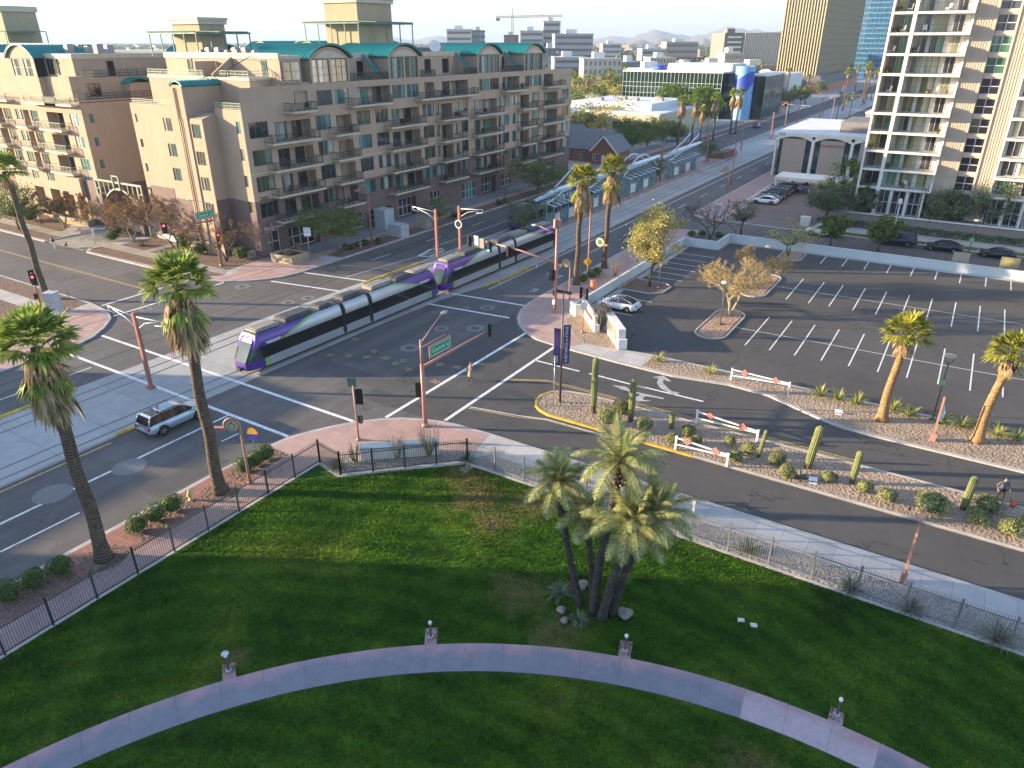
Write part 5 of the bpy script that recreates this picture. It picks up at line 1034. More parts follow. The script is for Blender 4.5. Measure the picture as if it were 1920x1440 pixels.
for a, b, z, h_ in ent: window(A, 'entrance_door', XE-1.1, (a+b)/2, z, b-a-.2, h_-.1, HP, 4, 2, 0, m_framew, .12)
for i, (a, b, z, h_, dp_) in enumerate(doors):
    k = R.choice((0, 1, 0, 2)); w = (b-a); window(A, 'balcony_door', XE-dp_+.06, a+w*.3, z, w*.42, h_-.15, HP, 2, 1, k); 
    if w > 3.2: window(A, 'balcony_door', XE-dp_+.06, a+w*.8, z, w*.26, h_-.15, HP, 1, 1, R.choice((0, 1)))
for b0, b1, z in bals: balcony(A, XE-.02, b0, XE+1.55, b1, z, 'E')
for x0, x1, z, h_, cols, y in hs: window(A, 'window', (x0+x1)/2, y+.1, z, x1-x0, h_, 0, cols, 1, R.choice((2, 3, 1)))
for yc in DC:
    for s_ in (-1, 1): window(A, 'arched_bay_window', XE-.15, yc+s_*1.8, 21.8, 3.2, 3.05, HP, 3, 3, 2 if s_ < 0 else 3, None, .07)
    for q in ((yc-8.0, yc-3.9), (yc+3.9, yc+8.0)):
        if q[0] > 74 and q[1] < 140.2: railing(A, [(-80.05, q[0]), (-80.05, q[1])], 21.8, 1.05, m_rail, pick=.15)
railing(A, [(-103, 63.7), (-91, 63.7)], 19.2, .6); railing(A, [(-85, 63.72), (-80.1, 63.72), (-80.1, 70)], 19.2, .75); railing(A, [(-103.3, 67.15), (-91, 67.15)], 22.75, .75); railing(A, [(-87.5, 67.15), (-82.0, 67.15), (-82, 70.6)], 22.75, .8)
window(A, 'window', -81.94, 68.6, 19.25, 2.3, 2.2, HP, 2, 1, 0); window(A, 'window', -80.24, 71.8, 19.2, 2.2, 2.1, HP, 2, 1, 0); window(A, 'terrace_door', -83, 70.75, 22.8, .9, 2.0, 0, 1, 1, 1); window(A, 'terrace_door', -98.5, 70.75, 22.8, 1.0, 2.0, 0, 1, 1, 3)
window(A, 'corner_window', -80.0, 72.6, 22.3, 3.2, 2.3, HP, 2, 2, 1)
mbw = MB(); mbw.box(-93.0, 70.7, 22.75, -92.75, 67.4, 24.6); mbw.add([(-89.5, 70.75, 22.8), (-89.5, 67.3, 22.8), (-89.5, 67.3, 23.1), (-89.5, 70.75, 25.2), (-89.2, 70.75, 22.8), (-89.2, 67.3, 22.8), (-89.2, 67.3, 23.1), (-89.2, 70.75, 25.2)], ((0, 1, 2, 3), (7, 6, 5, 4), (1, 5, 6, 2), (2, 6, 7, 3))); mbw.build('party_wall', m_stucco, A, 'w')
text(A, '2302', (12.05, 65.2-108, 7.95), HP, .75, m_dark, 'street_number')
text(A, 'Edward Jones', (12.06, 66.2-108, 3.95), HP, .62, m_wsteel, 'shop_sign')
def stair_tower(x0, y0, x1, y1, z0, z1, per):
    t = MB(); t.box(x0, y0, z0, x1, y1, z1-.9, 0); t.box(x0-.3, y0-.3, z1-.9, x1+.3, y1+.3, z1-.35, 1); t.box(x0-.45, y0-.45, z1-.35, x1+.45, y1+.45, z1, 1)
    o = t.build('roof_tower', [m_stucco2, m_trim], A, 'w'); g = MB(); zp = per
    gx0, gx1, gy0, gy1 = x0-2.5, x1+2.6, y0-2.6, y1+2.6
    for yy in (gy0, gy0+2.0): g.box(gx0, yy, zp, gx1, yy+.12, zp+.25)
    for xx in (gx1-.2, gx1-2.2): g.box(xx, gy0, zp, xx+.12, gy1, zp+.25)
    k = int((gx1-gx0)/.42)
    for i in range(k): g.box(gx0+i*.42, gy0-.2, zp+.25, gx0+i*.42+.12, y0-.05, zp+.37)
    k = int((gy1-gy0)/.42)
    for i in range(k): g.box(x1+.05, gy0+i*.42, zp+.25, gx1+.2, gy0+i*.42+.12, zp+.37)
    for i in range(5): x = gx0+.2+(gx1-gx0-.5)*i/4; g.box(x, gy0, z0, x+.13, gy0+.13, zp)
    for i in range(1, 5): y = gy0+(gy1-gy0-.3)*i/4; g.box(gx1-.2, y, z0, gx1-.07, y+.13, zp)
    g.build('pergola', m_tealg, o, None) if 0 else T(g, A).build('pergola', m_tealg, o)
    return o
stair_tower(-97.5, 97.2, -90.2, 105.6, 25, 33.6, 29.6)
stair_tower(-106.5, 74.6, -100.2, 79.0, 25, 30.2, 28.0)
m_ru = P('roof_unit_grey', (.27, .27, .26), .6, .2, 3)
def runit(par, a): ac = MB(); ac.box(*a); q = .12; ac.box(a[0]+q, a[1]+q, a[5], a[3]-q, a[4]-q, a[5]+.08); ac.build('roof_unit', m_ru, par, 'w')
for x, y, w, d, h_ in ((-86.6, 98.5, 2.6, 1.6, 1.2), (-86.8, 102, 4.2, 1.8, 1.1), (-86.5, 113.5, 1.6, 1.6, 1.3), (-86.5, 110.5, 3.5, 1.5, 1.0)): runit(A, (x-w/2, y-d/2, 25, x+w/2, y+d/2, 25+h_))
for i in range(9): runit(A, (-99+i*1.3, 72.6+.4*(i % 3), 25, -98.1+i*1.3, 73.6+.4*(i % 3), 25.9+.3*(i % 2)))
dish = MB(); dish.lathe([(0.02, 0), (.5, .06), (.95, .25), (1.0, .3)], 16); do = dish.build('satellite_dish', m_wsteel, A); do.location = (-84.2+92, 109.5-108, 26.2); do.rotation_euler = (1.2, 0, .7)
# ======== second apartment block, west of the gate
B = thing('apartment_building', 'matching tan apartment block at the left edge beyond the gate drive', 'building', (-140, 85, 0)); mb = MB()
hl = []; wl = []; dl = []
for z in (5.9, 8.6, 11.95, 15.25):
    for a, b in ((-120.2, -117.7), (-131.7, -129.4), (-136.4, -134.2), (-140.2, -137.8), (-146, -143.5)): hl.append((a+175, b+175, z, z+1.75, .14, None)); wl.append((a, b, z))
for z in (7.9, 11.2, 14.5):
    for a, b in ((-126.8, -122.0), (-134.0, -132.2), (-143.2, -140.6)): hl.append((a+175, b+175, z+.05, z+2.5, 1.3, 0)); dl.append((a, b, z+.05))
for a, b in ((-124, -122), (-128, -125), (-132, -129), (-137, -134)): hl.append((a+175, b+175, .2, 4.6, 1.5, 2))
facade(mb, (-175, 63.6), (1, 0), (0, -1), 175-116.6, 0, 18.7, hl, None)
facade(mb, (-116.6, 63.6), (0, 1), (1, 0), 60, 0, 18.7, [(a, a+.65, z, z+1.3, .12, None) for z in (15.7, 12.3, 8.95) for a in (1.0, )], 6.2)
mb.quad((-175, 63.6, 18.6), (-116.6, 63.6, 18.6), (-116.6, 123, 18.6), (-175, 123, 18.6), 4)
mb.box(-175, 66.0, 18.6, -118.6, 123, 22.0, 0); mb.box(-175, 66.6, 22.0, -121.2, 123, 25.0, 0); mb.box(-175, 66.5, 24.6, -121.1, 123.1, 25.3, 3); mb.box(-121, 63.9, 18.6, -118.4, 66.2, 22.2, 0)
mb.box(-116.6, 63.62, 18.6, -116.85, 123, 18.95, 0); mb.box(-119.9, 63.0, 0, -116.7, 63.62, 7.2, 1); mb.box(-123.9, 62.4, 4.6, -119.9, 63.6, 7.4, 0)
for yc in (-133.0, -152): facade(mb, (yc-3.75, 65.0), (1, 0), (0, -1), 7.5, 21.9, 24.9, [(.5, 3.4, 21.95, 24.6, .2, None), (4.1, 7.0, 21.95, 24.6, .2, None)]); lunette(mb, (yc, 65.0), (1, 0), (0, -1), 3.75, 24.9, 1.6); mb.box(yc-3.7, 65.05, 18.6, yc+3.7, 67, 21.9, 0); mb.box(yc-3.75, 65.22, 21.9, yc+3.75, 67, 24.9, 2)
mb.box(-168, 100, 18.6, -108, 135, 24.0, 0) if 0 else None
mb.box(-118.4, 74.5, 18.6, -113.9+0, 79.0, 20.6, 0) if 0 else None
mb.build('wall', [m_stucco, m_brick, m_dark, m_trim, m_roofg], B, 'w')
for yc in (-133.0, -152): vault(B, 'y', yc, 4.4, 64.6, 78, 24.7, 2.0)
vault(B, 'x', 74.0, 2.0, -116.5, -121, 21.0, .8); vault(B, 'x', 96, 4.2, -123, -135, 24.8, 1.9); vault(B, 'x', 112, 4.2, -121.3, -133, 24.8, 1.9)
xb = MB(); xb.box(-118.6, 72.2, 18.6, -116.7, 75.8, 21.1); xb.box(-133, 92.3, 25, -123.2, 99.7, 24.95+.1); xb.build('stair_bay', m_stucco, B, 'w')
for a, b, z in wl: window(B, 'window', (a+b)/2, 63.7, z, b-a, 1.75, 0, 3, 1, R.choice((1, 2, 2, 3)))
for z in (15.7, 12.3, 8.95): window(B, 'window', -116.7, 64.93, z, .65, 1.3, HP, 1, 1, 1)
for a, b, z in dl: window(B, 'balcony_door', a+(b-a)*.6, 64.84, z, (b-a)*.7, 2.3, 0, 2, 1, 0); balcony(B, a-.9, 62.3, b+.9, 63.62, z, 'S', m_railg)
for yc in (-133.0, -152):
    for s_ in (-1, 1): window(B, 'arched_bay_window', yc+s_*1.8, 65.1, 21.95, 2.9, 2.65, 0, 3, 2, 2)
for x0, x1 in ((-130.4, -121.3), (-124.5, -117.0), (-145, -136)): balcony(B, x0, 62.5, x1, 63.65, 18.4, 'S', m_railg)
railing(B, [(-116.7, 63.7), (-116.7, 100)], 18.95, .9, m_rail); railing(B, [(-118.6, 66.1), (-118.6, 110)], 22.0, 1.0, m_rail)
window(B, 'terrace_door', -121.15, 72.5, 22.05, 1.2, 2.2, HP, 1, 1, 0); window(B, 'terrace_door', -121.15, 84, 22.05, 1.2, 2.2, HP, 1, 1, 0); window(B, 'window', -118.55, 67.6, 19.3, 1.9, 1.9, HP, 2, 1, 0); window(B, 'window', -127, 66.5, 22.3, 3.0, 2.3, 0, 3, 1, 0)
t_ = MB(); t_.box(-160, 74, 25, -154.0, 80, 31.9, 0); t_.box(-160.3, 73.7, 31.9, -153.7, 80.3, 32.8, 1); ot = t_.build('roof_tower', [m_stucco2, m_trim], B, 'w')
g = MB()
for i in range(9): g.box(-153.7+i*.42, 72, 28.6, -153.58+i*.42, 79, 28.75)
for x, y in ((-151, 72.2), (-150.6, 76), (-150.4, 79)): g.box(x, y, 25, x+.13, y+.13, 28.6)
T(g, B).build('pergola', m_tealg, ot)
for i in range(9): runit(B, (-140+i*2.2, 70+(i*37 % 5), 25.3, -138.9+i*2.2, 71.1+(i*37 % 5), 26.3+.15*(i % 3)))
# rear wing roofs seen over the top
C_ = thing('apartment_building', 'rear tan apartment wing whose teal vaults show over the left block roof', 'building', (-150, 150, 0)); mb = MB(); mb.box(-185, 140, 0, -118, 165, 25.2, 0); mb.box(-185.2, 139.8, 24.7, -117.8, 165.2, 25.4, 1)
for yc in (-165, -148, -131): lunette(mb, (yc, 139.6), (1, 0), (0, -1), 4.6, 25.0, 2.0, 0, 0); mb.box(yc-4.5, 139.7, 25.2, yc+4.5, 146, 25.4, 0)
mb.build('wall', [m_stucco, m_trim], C_, 'w')
for yc in (-165, -148, -131): vault(C_, 'y', yc, 5.2, 139.2, 152, 25.1, 2.2)
# gate arch between the two blocks
Gt_ = thing('entrance_arch', 'pale green steel arch with a square ornament spanning the gate drive', 'gate', (-110.2, 62.9, 0)); g = MB()
for x in (-116.2, -115.2, -105.2, -104.2): g.box(x-.1, 62.8, 0, x+.1, 63.0, 7.6)
g.box(-116.3, 62.78, 7.5, -104.1, 63.02, 7.75); 
ap = [(-115.2+10*i/16, 62.9, 3.6+3.1*sin(pi*i/16)**.8) for i in range(17)]
for i in range(16): g.beam(ap[i], ap[i+1], .22, .22)
for i in (2, 4, 6, 10, 12, 14): g.box(ap[i][0]-.05, 62.85, ap[i][2], ap[i][0]+.05, 62.95, 7.5)
for a, b in (((-111.0, 6.6), (-109.4, 6.6)), ((-111.0, 8.6), (-109.4, 8.6)), ((-111.0, 6.5), (-111.0, 8.7)), ((-109.4, 6.5), (-109.4, 8.7))): g.beam((a[0], 62.7, a[1]), (b[0], 62.7, b[1]), .16, .16)
for z in (2, 3.5, 5, 6.3):
    for x in (-116.2, -105.2): g.box(x, 62.84, z, x+1, 62.96, z+.1)
g.build('arch_frame', m_railg, Gt_, 'w')
for x in (-114.9, -105.5): g = MB(); g.box(x-.5, 62.4, 0, x+.5, 63.3, 5.6); g.build('brick_pillar', m_brick, Gt_, 'w')
# planter walls and glass-block trellis in front
def low_wall(name, pts, h_, w, label, cat, mat, cap=None, grp=None):
    t = thing(name, label, cat, (pts[0][0], pts[0][1], Z1), 0, grp); m = MB(); m.kerb(pts, w, Z1, Z1+h_, 1, 0)
    if cap: m.kerb(offset(pts, .05)[1], w+.1, Z1+h_, Z1+h_+.08, 1, 1)
    m.build('wall', [mat, cap or mat], t, 'w'); return t
low_wall('planter_wall', [(-138.48,63.61), (-124.73,60.6), (-118.17,61.19), (-120.74,66.78)], .95, .3, 'low tan planter wall left of the gate drive', 'planter', m_stucco2, m_trim)
low_wall('planter_wall', [(-106.24,63.66), (-97.97,62.68), (-90.86,62.16)], .8, .4, 'low pale planter wall behind the yellow diamond sign', 'planter', m_whitewall, m_trim)
low_wall('planter_wall', [(-88.21,61.13), (-87.69,62.78), (-81.37,62.2), (-81.43,64.07)], .9, .35, 'tan stepped planter wall right of the red signal pole', 'planter', m_stucco2, m_trim)
# ======== white balcony tower
Tw = thing('apartment_tower', 'white high-rise at the right with stacked balconies and ribbed tan panels', 'building', (5, 141, 0)); yf = 131.0; mb = MB()
m_rib = stuccomat('ribbed_tan_panel', (.54, .44, .345)); ZT = 58; F0 = 6.25; FH = 2.74; nf = 19
mb.box(-15.4, 133.2, 0, 30, 150, ZT, 0)                                   # core, behind the balconies
mb.box(-16, 128.6, 0, 30, 133.2, 2.05, 2); mb.box(-16.1, 128.3, 1.95, 30, 128.7, 2.15, 1)
def ribs(x0, x1):
    mb.box(x0, 131.05, 2.05, x1, 133.2, ZT, 3); k = int((x1-x0)/.3)
    for i in range(k): x = x0+.08+i*(x1-x0)/k; mb.box(x, 130.98, 2.05, x+.14, 131.05, ZT, 3)
    for i in range(nf): mb.box(x0+.01, 130.955, F0+FH*i-.35, x1-.01, 130.985, F0+FH*i-.27, 3) if 0 else None
ribs(-4.85, -2.2); ribs(.55, 2.6); ribs(10.6, 13)
mb.box(-2.2, 132.9, 0, .55, 133.3, ZT, 0)
for x0, x1 in ((-15.0, -12.45), (-12.05, -5.1), (2.95, 10.35)): mb.box(x0, 131.55, 6, x1, 133.15, ZT-.1, 0)
for x in (-2.25, .42): mb.box(x, 130.85, 2.05, x+.16, 133, ZT, 3)
mb.build('facade', [m_whitewall, m_wsteel, P('plinth_taupe', (.25, .21, .18), .85, .1), m_rib], Tw, 'w')
fn = MB()
for a in [(x, 129.0, 2.05 if x > -15 else 0, x+(.3 if x < -15 else .5), 133.2, ZT) for x in (-15.4, -12.5)]+[(x, 130.8, 2.05, x+.3, 133.2, ZT) for x in (-5.15, 2.62, 10.3)]+[(x, 129.4, 2.05, x+.32, 129.8, 5.9) for x in (-10.4, -8.1, -5.9, 4.9, 7.2)]: fn = MB(); fn.box(*a); fn.build('column', m_whitewall, Tw, 'w')
for i in range(nf):
    z = F0+FH*i
    for x0, x1 in ((-15.1, -12.5), (-12.0, -5.15), (2.92, 10.3)):
        s = MB(); s.box(x0, 129.05, z-.32, x1, 133.2, z); xr = x1
        if x0 > -14: s.box(xr, 129.05, z-.32, xr+.3, 130.79, z+.75); s.box(xr, 129.35, z+.75, xr+.3, 130.79, z+.95); s.box(xr, 129.75, z+.95, xr+.3, 130.79, z+1.08)
        so = s.build('balcony', m_whitewall, Tw, 'w')
        if i > 11: continue
        r = MB(); x1 -= .04
        for zz in (1.02, .1): r.box(x0, 129.1, z+zz, x1, 129.14, z+zz+.04)
        k = int((x1-x0)/1.15)
        for j in range(k+1): x = x0+(x1-x0-.04)*j/k; r.box(x, 129.1, z, x+.04, 129.14, z+1.02)
        if R.random() < .35:
            k = int((x1-x0)/.14)
            for j in range(k): x = x0+(x1-x0)*j/k; r.box(x, 129.11, z+.1, x+.02, 129.13, z+1.02)
        T(r, Tw).build('railing', m_rail, so)
    if i > 11: continue
    window(Tw, 'balcony_window', -13.75, 131.48, z+.05, 2.3, 2.3, 0, 2, 1, R.choice((4, 4, 5, 6, 7)), m_framew)
    for x, w in ((-10.95, 1.5), (-8.85, 1.9), (-6.65, 1.4), (4.2, 1.7), (6.6, 2.0), (8.9, 1.6)): window(Tw, 'balcony_window', x, 131.48, z+.05, w, 2.3, 0, 2, 1, R.choice((4, 5, 6, 7, 7)), m_framew)
    window(Tw, 'window', -.83, 131.6, z+.12, 2.45, 2.2, 0, 2, 2, R.choice((4, 5, 6, 7)), m_framew, .1)
for i in range(nf): z = F0+FH*i; sp = MB(); sp.box(-2.05, 131.4, z-.42, .4, 133, z+.1); sp.build('spandrel', m_rib, Tw, 'w')
for x, w in ((-11.2, 1.5), (-9.1, 1.9), (-6.9, 1.6), (4.0, 1.7), (6.2, 1.9), (8.7, 2.0)): window(Tw, 'lobby_window', x, 129.7, 2.12, w, 3.7, 0, 2, 2, 0, m_framew, .08)
window(Tw, 'window', -.83, 131.6, 2.4, 2.45, 2.8, 0, 2, 2, 0, m_framew)
for a in ((-33, 150.5, 2.5, -15.5, 157, 3.1), (-32.9, 150.6, 0, -32.5, 151, 2.5), (-24, 150.6, 0, -23.7, 151, 2.5)): cp = MB(); cp.box(*a); cp.build('carport', m_whitewall, Tw, 'w')
# ======== arched office
Ar = thing('office_building', 'low white office with three arched tan panels and a flat white roof', 'building', (-26, 185, 0)); mb = MB(); ya = 170.0; ZA = 9.3
mb.box(-37.6, 170.6, 0, -6, 205, ZA-.6, 2); mb.box(-38.6, 169.6, ZA-.6, -5, 206, ZA, 0); mb.box(-26.5, 176, ZA, -6, 190, ZA+2.2, 3)
bays = [(-38.2, -30.4), (-30.4, -22.6), (-22.6, -14.8), (-14.8, -7)]
for a, b in bays:
    for x in (a, b-.3): mb.box(x, 169.7, 0, x+.3, 170.6, ZA-1.2, 0)
    k = 12; c_ = (a+b)/2; hw = (b-a)/2-.3
    for i in range(k):
        t0, t1 = -1+2*i/k, -1+2*(i+1)/k; za, zb = ZA-.75-1.0*t0*t0*.9, ZA-.75-1.0*t1*t1*.9
        mb.add([(c_+hw*t0, 169.72, za), (c_+hw*t1, 169.72, zb), (c_+hw*t1, 169.72, ZA-.6), (c_+hw*t0, 169.72, ZA-.6)], ((0, 1, 2, 3),), 0)
    mb.box(a+1.5, 169.95, .4, b-1.5, 170.5, ZA-1.2, 1)
mb.build('wall', [m_whitewall, P('pebble_panel', (.36, .30, .25), .9, .15, 4, bmp=.5), glassmat('office_glass', (.015, .06, .06)), P('roof_screen', (.19, .18, .175), .8)], Ar, 'w')
text(Ar, '2338', (-37.0+26, 169.58-185, ZA-.42+.1), 0, .62, m_dark, 'street_number'); sg = text(Ar, 'DWL ARCHITECTS', (-26.5+26, 169.9-185, ZA-2.3), 0, .62, P('sign_red', (.22, .03, .03), .5), 'office_sign')
rf = MB(); rf.box(-38.6, 169.6, ZA+.003, -5, 206, ZA+.03); rf.build('roof', m_roofw, Ar, 'w')
# ======== brick cottage
Ct = thing('brick_cottage', 'small brick gabled cottage with a grey shingle roof', 'house', (-84, 170, 0)); mb = MB()
mb.box(-90, 166, 0, -78.5, 180, 3.3, 0); mb.box(-79.5, 163.6, 0, -73.2, 172, 3.2, 0); mb.add([(-79.6, 163.55, 3.2), (-73.1, 163.55, 3.2), (-76.35, 163.55, 6.4)], ((0, 1, 2),), 0); mb.box(-100, 172, 0, -90, 184, 3.2, 1)
mb.build('wall', [m_brickr, P('pale_siding', (.5, .5, .49), .7)], Ct, 'w'); rf = MB()
def gable(x0, x1, y0, y1, z0, z1, ax):
    if ax == 'y': xm = (x0+x1)/2; rf.add([(x0, y0, z0), (x1, y0, z0), (xm, y0, z1), (x0, y1, z0), (x1, y1, z0), (xm, y1, z1)], ((0, 3, 5, 2), (1, 2, 5, 4), (3, 4, 5)))
    else: ym = (y0+y1)/2; rf.add([(x0, y0, z0), (x0, y1, z0), (x0, ym, z1), (x1, y0, z0), (x1, y1, z0), (x1, ym, z1)], ((0, 2, 5, 3), (1, 4, 5, 2), (0, 1, 2), (3, 5, 4)))
gable(-79.9, -72.7, 163.3, 173, 3.0, 6.6, 'y'); gable(-90.5, -78, 165.5, 180.5, 3.1, 7.2, 'x'); gable(-104, -89, 171, 185, 3.1, 7.5, 'x'); rf.build('roof', P('grey_shingle', (.16, .165, .175), .85, .2, 2, bmp=.3), Ct, 'w')
br = MB(); br.beam((-79.9, 163.25, 3.05), (-76.35, 163.25, 6.65), .12, .3); br.beam((-72.8, 163.25, 3.05), (-76.35, 163.25, 6.65), .12, .3); br.build('bargeboard', m_wsteel, Ct, 'w')
window(Ct, 'window', -78.3, 163.5, 1.0, 1.6, 1.5, 0, 2, 2, 0, m_framew); window(Ct, 'window', -74.3, 163.5, 1.0, 1.2, 1.5, 0, 2, 2, 0, m_framew); window(Ct, 'window', -83, 165.9, 1.0, 1.6, 1.5, 0, 2, 2, 0, m_framew); window(Ct, 'window', -87, 165.9, 1.0, 2.2, 1.5, 0, 3, 2, 0, m_framew)
dr = MB(); dr.box(-76.8, 163.45, 0, -75.8, 163.58, 2.3); dr.build('door', m_wsteel, Ct, 'w')
# ======== low white building
L_b = thing('commercial_building', 'long low cream building with a flat white roof beyond the cottage', 'building', (-110, 240, 0)); mb = MB()
mb.box(-150, 218, 0, -84, 268, 7.1, 0); mb.box(-150.1, 217.9, 6.9, -83.9, 268.1, 7.4, 1); mb.box(-118, 226, 7.1, -90, 256, 9.4, 1); mb.box(-83.9, 222, 0, -80, 262, 5.5, 1) if 0 else None
mb.quad((-117.6, 226.4, 9.1), (-90.4, 226.4, 9.1), (-90.4, 255, 9.1), (-117.6, 255, 9.1), 1); mb.build('wall', [stuccomat('cream_render', (.50, .44, .33)), m_roofw], L_b, 'w')
for x, w in ((-88.6, 3.8), (-96, 6), (-107, 9), (-122, 9)): window(L_b, 'window', x, 217.85, 2.9, w, 1.7, 0, max(2, int(w/1.6)), 1, 0, m_frame)
text(L_b, '2346', (-85.6+110, 217.8-240, 5.9), 0, .9, m_dark, 'street_number')
for x, y in ((-112, 232), (-107, 240), (-101, 236), (-97, 246), (-94, 240)): runit(L_b, (x, y, 9.2, x+2, y+2, 10.2))
W2 = thing('commercial_building', 'flat white-roofed sheds left of the glass office', 'building', (-150, 285, 0)); mb = MB(); mb.box(-170, 276, 0, -133, 300, 6.2, 0); mb.box(-170.1, 275.9, 6, -132.9, 300.1, 6.5, 1); mb.box(-165, 262, 0, -142, 272, 5.0, 1); mb.build('wall', [MATS['cream_render'], m_roofw], W2, 'w')
# ======== glass office with blue drum
Go = thing('office_building', 'dark green glass office with a white grid and a blue wave-painted drum', 'building', (-108, 305, 0)); mb = MB(); yg = 288; hg = 16.3; xg0, xg1 = -127.5, -87.5
mb.box(xg0, yg, 0, xg1, 322, hg, 0); mb.box(xg0-.3, yg-.3, hg, xg1+.3, 322.3, hg+.5, 2); mb.box(-112, 296, hg+.5, -86.5, 315, hg+3.0, 2); mb.box(-87.5, 292, 0, -84.0, 318, hg, 1); mb.box(-80, 296, 0, -73.5, 325, hg-1, 0); mb.box(-80.2, 295.8, hg-1, -73.3, 325.2, hg-.4, 2)
for i in range(27): x = xg0+(xg1-xg0)*i/26; mb.box(x-.07, yg-.14, 0, x+.07, yg, hg, 3)
for z in (2.2, 4.4, 6.6, 8.8, 11, 12.6): mb.box(xg0, yg-.1, z-.07, xg1, yg+.02, z+.07, 3)
for i in range(9): y = 296.5+28*i/8; mb.box(-73.5, y-.06, 0, -73.38, y+.06, hg-1, 3)
mb.build('curtain_wall', [glassmat('green_curtain_glass', (.008, .03, .025), .08), glassmat('navy_glass', (.01, .02, .06), .05), m_roofw, P('pale_mullion', (.40, .44, .40), .5)], Go, 'w')
dm = MB(); n = 36; zt = 18.0; cx, cy, rr = -80.7, 293.5, 3.5
for j in range(n):
    a0, a1 = 2*pi*j/n, 2*pi*(j+1)/n
    def wv(a): return 11.0+2.6*sin(a*1.5-2.0)
    def q(a, z): return (cx+rr*cos(a), cy+rr*sin(a), z)
    dm.quad(q(a0, 0), q(a1, 0), q(a1, wv(a1)), q(a0, wv(a0)), 0); dm.quad(q(a0, wv(a0)), q(a1, wv(a1)), q(a1, 15.6+1.4*sin(a1*1.5-1.0)), q(a0, 15.6+1.4*sin(a0*1.5-1.0)), 1); dm.quad(q(a0, 15.6+1.4*sin(a0*1.5-1.0)), q(a1, 15.6+1.4*sin(a1*1.5-1.0)), q(a1, zt+.8), q(a0, zt+.8), 0)
dm.build('drum', [P('sky_blue_panel', (.16, .36, .62), .5, .05), P('royal_blue_panel', (.02, .07, .42), .5, .05)], Go, 'w')
d2 = MB(); d2.lathe([(2.6, hg), (2.6, hg+2.2)], 20, (-116, 298, 0)); d2.build('roof_tank', MATS['royal_blue_panel'], Go, 'w')
# ======== gold-finned tower, blue tower, cream hotel
def tower(name, label, x0, y0, x1, y1, z0, z1, pitch, fin, mats, cat='building', podium=None):
    t = thing(name, label, cat, ((x0+x1)/2, (y0+y1)/2, 0)); m = MB(); m.box(x0, y0, z0, x1, y1, z1, 0)
    k = int((x1-x0)/pitch)
    for i in range(k+1): x = x0+(x1-x0)*i/k; m.box(x-.28, y0-fin, z0, x+.28, y0, z1, 1)
    k = int((y1-y0)/(pitch*1.9))
    for i in range(k+1): y = y0+(y1-y0)*i/k; m.box(x1, y-.16, z0, x1+fin*.6, y+.16, z1, 1)
    k = int((z1-z0)/3.6)
    for i in range(k): z = z0+3.6*i; m.box(x0+.1, y0-.12, z, x1-.1, y0+.05, z+1.0, 2); m.box(x1-.05, y0+.1, z, x1+.12, y1-.1, z+1.0, 2)
    m.build('shaft', mats, t, 'w')
    if podium: p = MB(); p.box(*podium[0], 0); p.box(*podium[1], 1); p.build('podium', [P('dark_podium', (.12, .11, .11), .6), P('orange_fascia', (.42, .15, .06), .6)], t, 'w')
    return t
gt_ = tower('office_tower', 'tall office slab with gold vertical fins cut by the top of the picture', -111, 470, -89.5, 600, 9.5, 110, 1.45, .7, [glassmat('bronze_glass', (.03, .035, .035), .1), P('gold_fin', (.52, .43, .26), .55, .05), P('dark_spandrel', (.07, .07, .06), .5)], podium=((-112, 468, 4.2, -86, 602, 9.5), (-112, 467.5, 0, -85.8, 602, 4.2)))
text(gt_, 'BMO TOWER', (16.4-2, -30, 7.4), HP, 2.2, m_wsteel, 'tower_sign') if 0 else None
bt = thing('office_tower', 'blue glass tower between the gold-finned slab and the white high-rise', 'building', (-96, 700, 0)); mb = MB(); mb.box(-125, 690, 0, -72, 740, 120, 0)
for i in range(33): z = 3.6*i; mb.box(-125.1, 689.8, z, -71.9, 690, z+1.1, 1)
for i in range(19): x = -125+53*i/18; mb.box(x-.12, 689.75, 0, x+.12, 690, 120, 2)
mb.build('curtain_wall', [glassmat('blue_glass', (.04, .12, .22), .06), glassmat('blue_spandrel', (.10, .24, .36), .2), P('blue_mullion', (.12, .22, .30), .4)], bt, 'w')
Ho = thing('hotel', 'cream three-storey hotel with arched windows and a rounded white parapet', 'building', (-95, 410, 0)); mb = MB(); mb.box(-104, 395, 0, -90.5, 430, 11.5, 0); mb.box(-104.3, 394.7, 11.5, -90.2, 430.3, 12.6, 1); mb.box(-101.5, 394.2, 0, -95.5, 395, 13.4, 0); lunette(mb, (-98.5, 394.15), (1, 0), (0, -1), 3.4, 13.4, 1.4, 0, 1); mb.box(-90.5, 402, 0, -88, 430, 12.6, 2); mb.build('wall', [MATS['cream_render'], m_roofw, m_whitewall], Ho, 'w')
for z in (1.5, 5, 8.4):
    for x in (-102.7, -99.8, -97.2, -92.9): window(Ho, 'window', x, 394.1 if -101.5 < x < -95.5 else 394.95, z, 1.6, 2.0, 0, 2, 2, 0, m_frame)
sh = thing('shop', 'little shop with a red flat roof on the far corner', 'building', (-76.5, 330, 0)); mb = MB(); mb.box(-80, 326, 0, -74, 335, 3.4, 0); mb.box(-81, 325, 3.4, -73, 336, 4.3, 1); mb.build('wall', [m_stucco2, P('red_fascia', (.36, .07, .05), .6)], sh, 'w'); window(sh, 'window', -77, 325.9, .8, 3.5, 2, 0, 3, 1, 0)
tn = thing('commercial_building', 'low tan block with a pale roof behind the arched office', 'building', (-24, 285, 0)); mb = MB(); mb.box(-32.8, 262, 0, -8, 310, 6.6, 0); mb.box(-33, 261.8, 6.6, -7.8, 310.2, 7.1, 1); mb.build('wall', [m_stucco, m_roofw], tn, 'w')
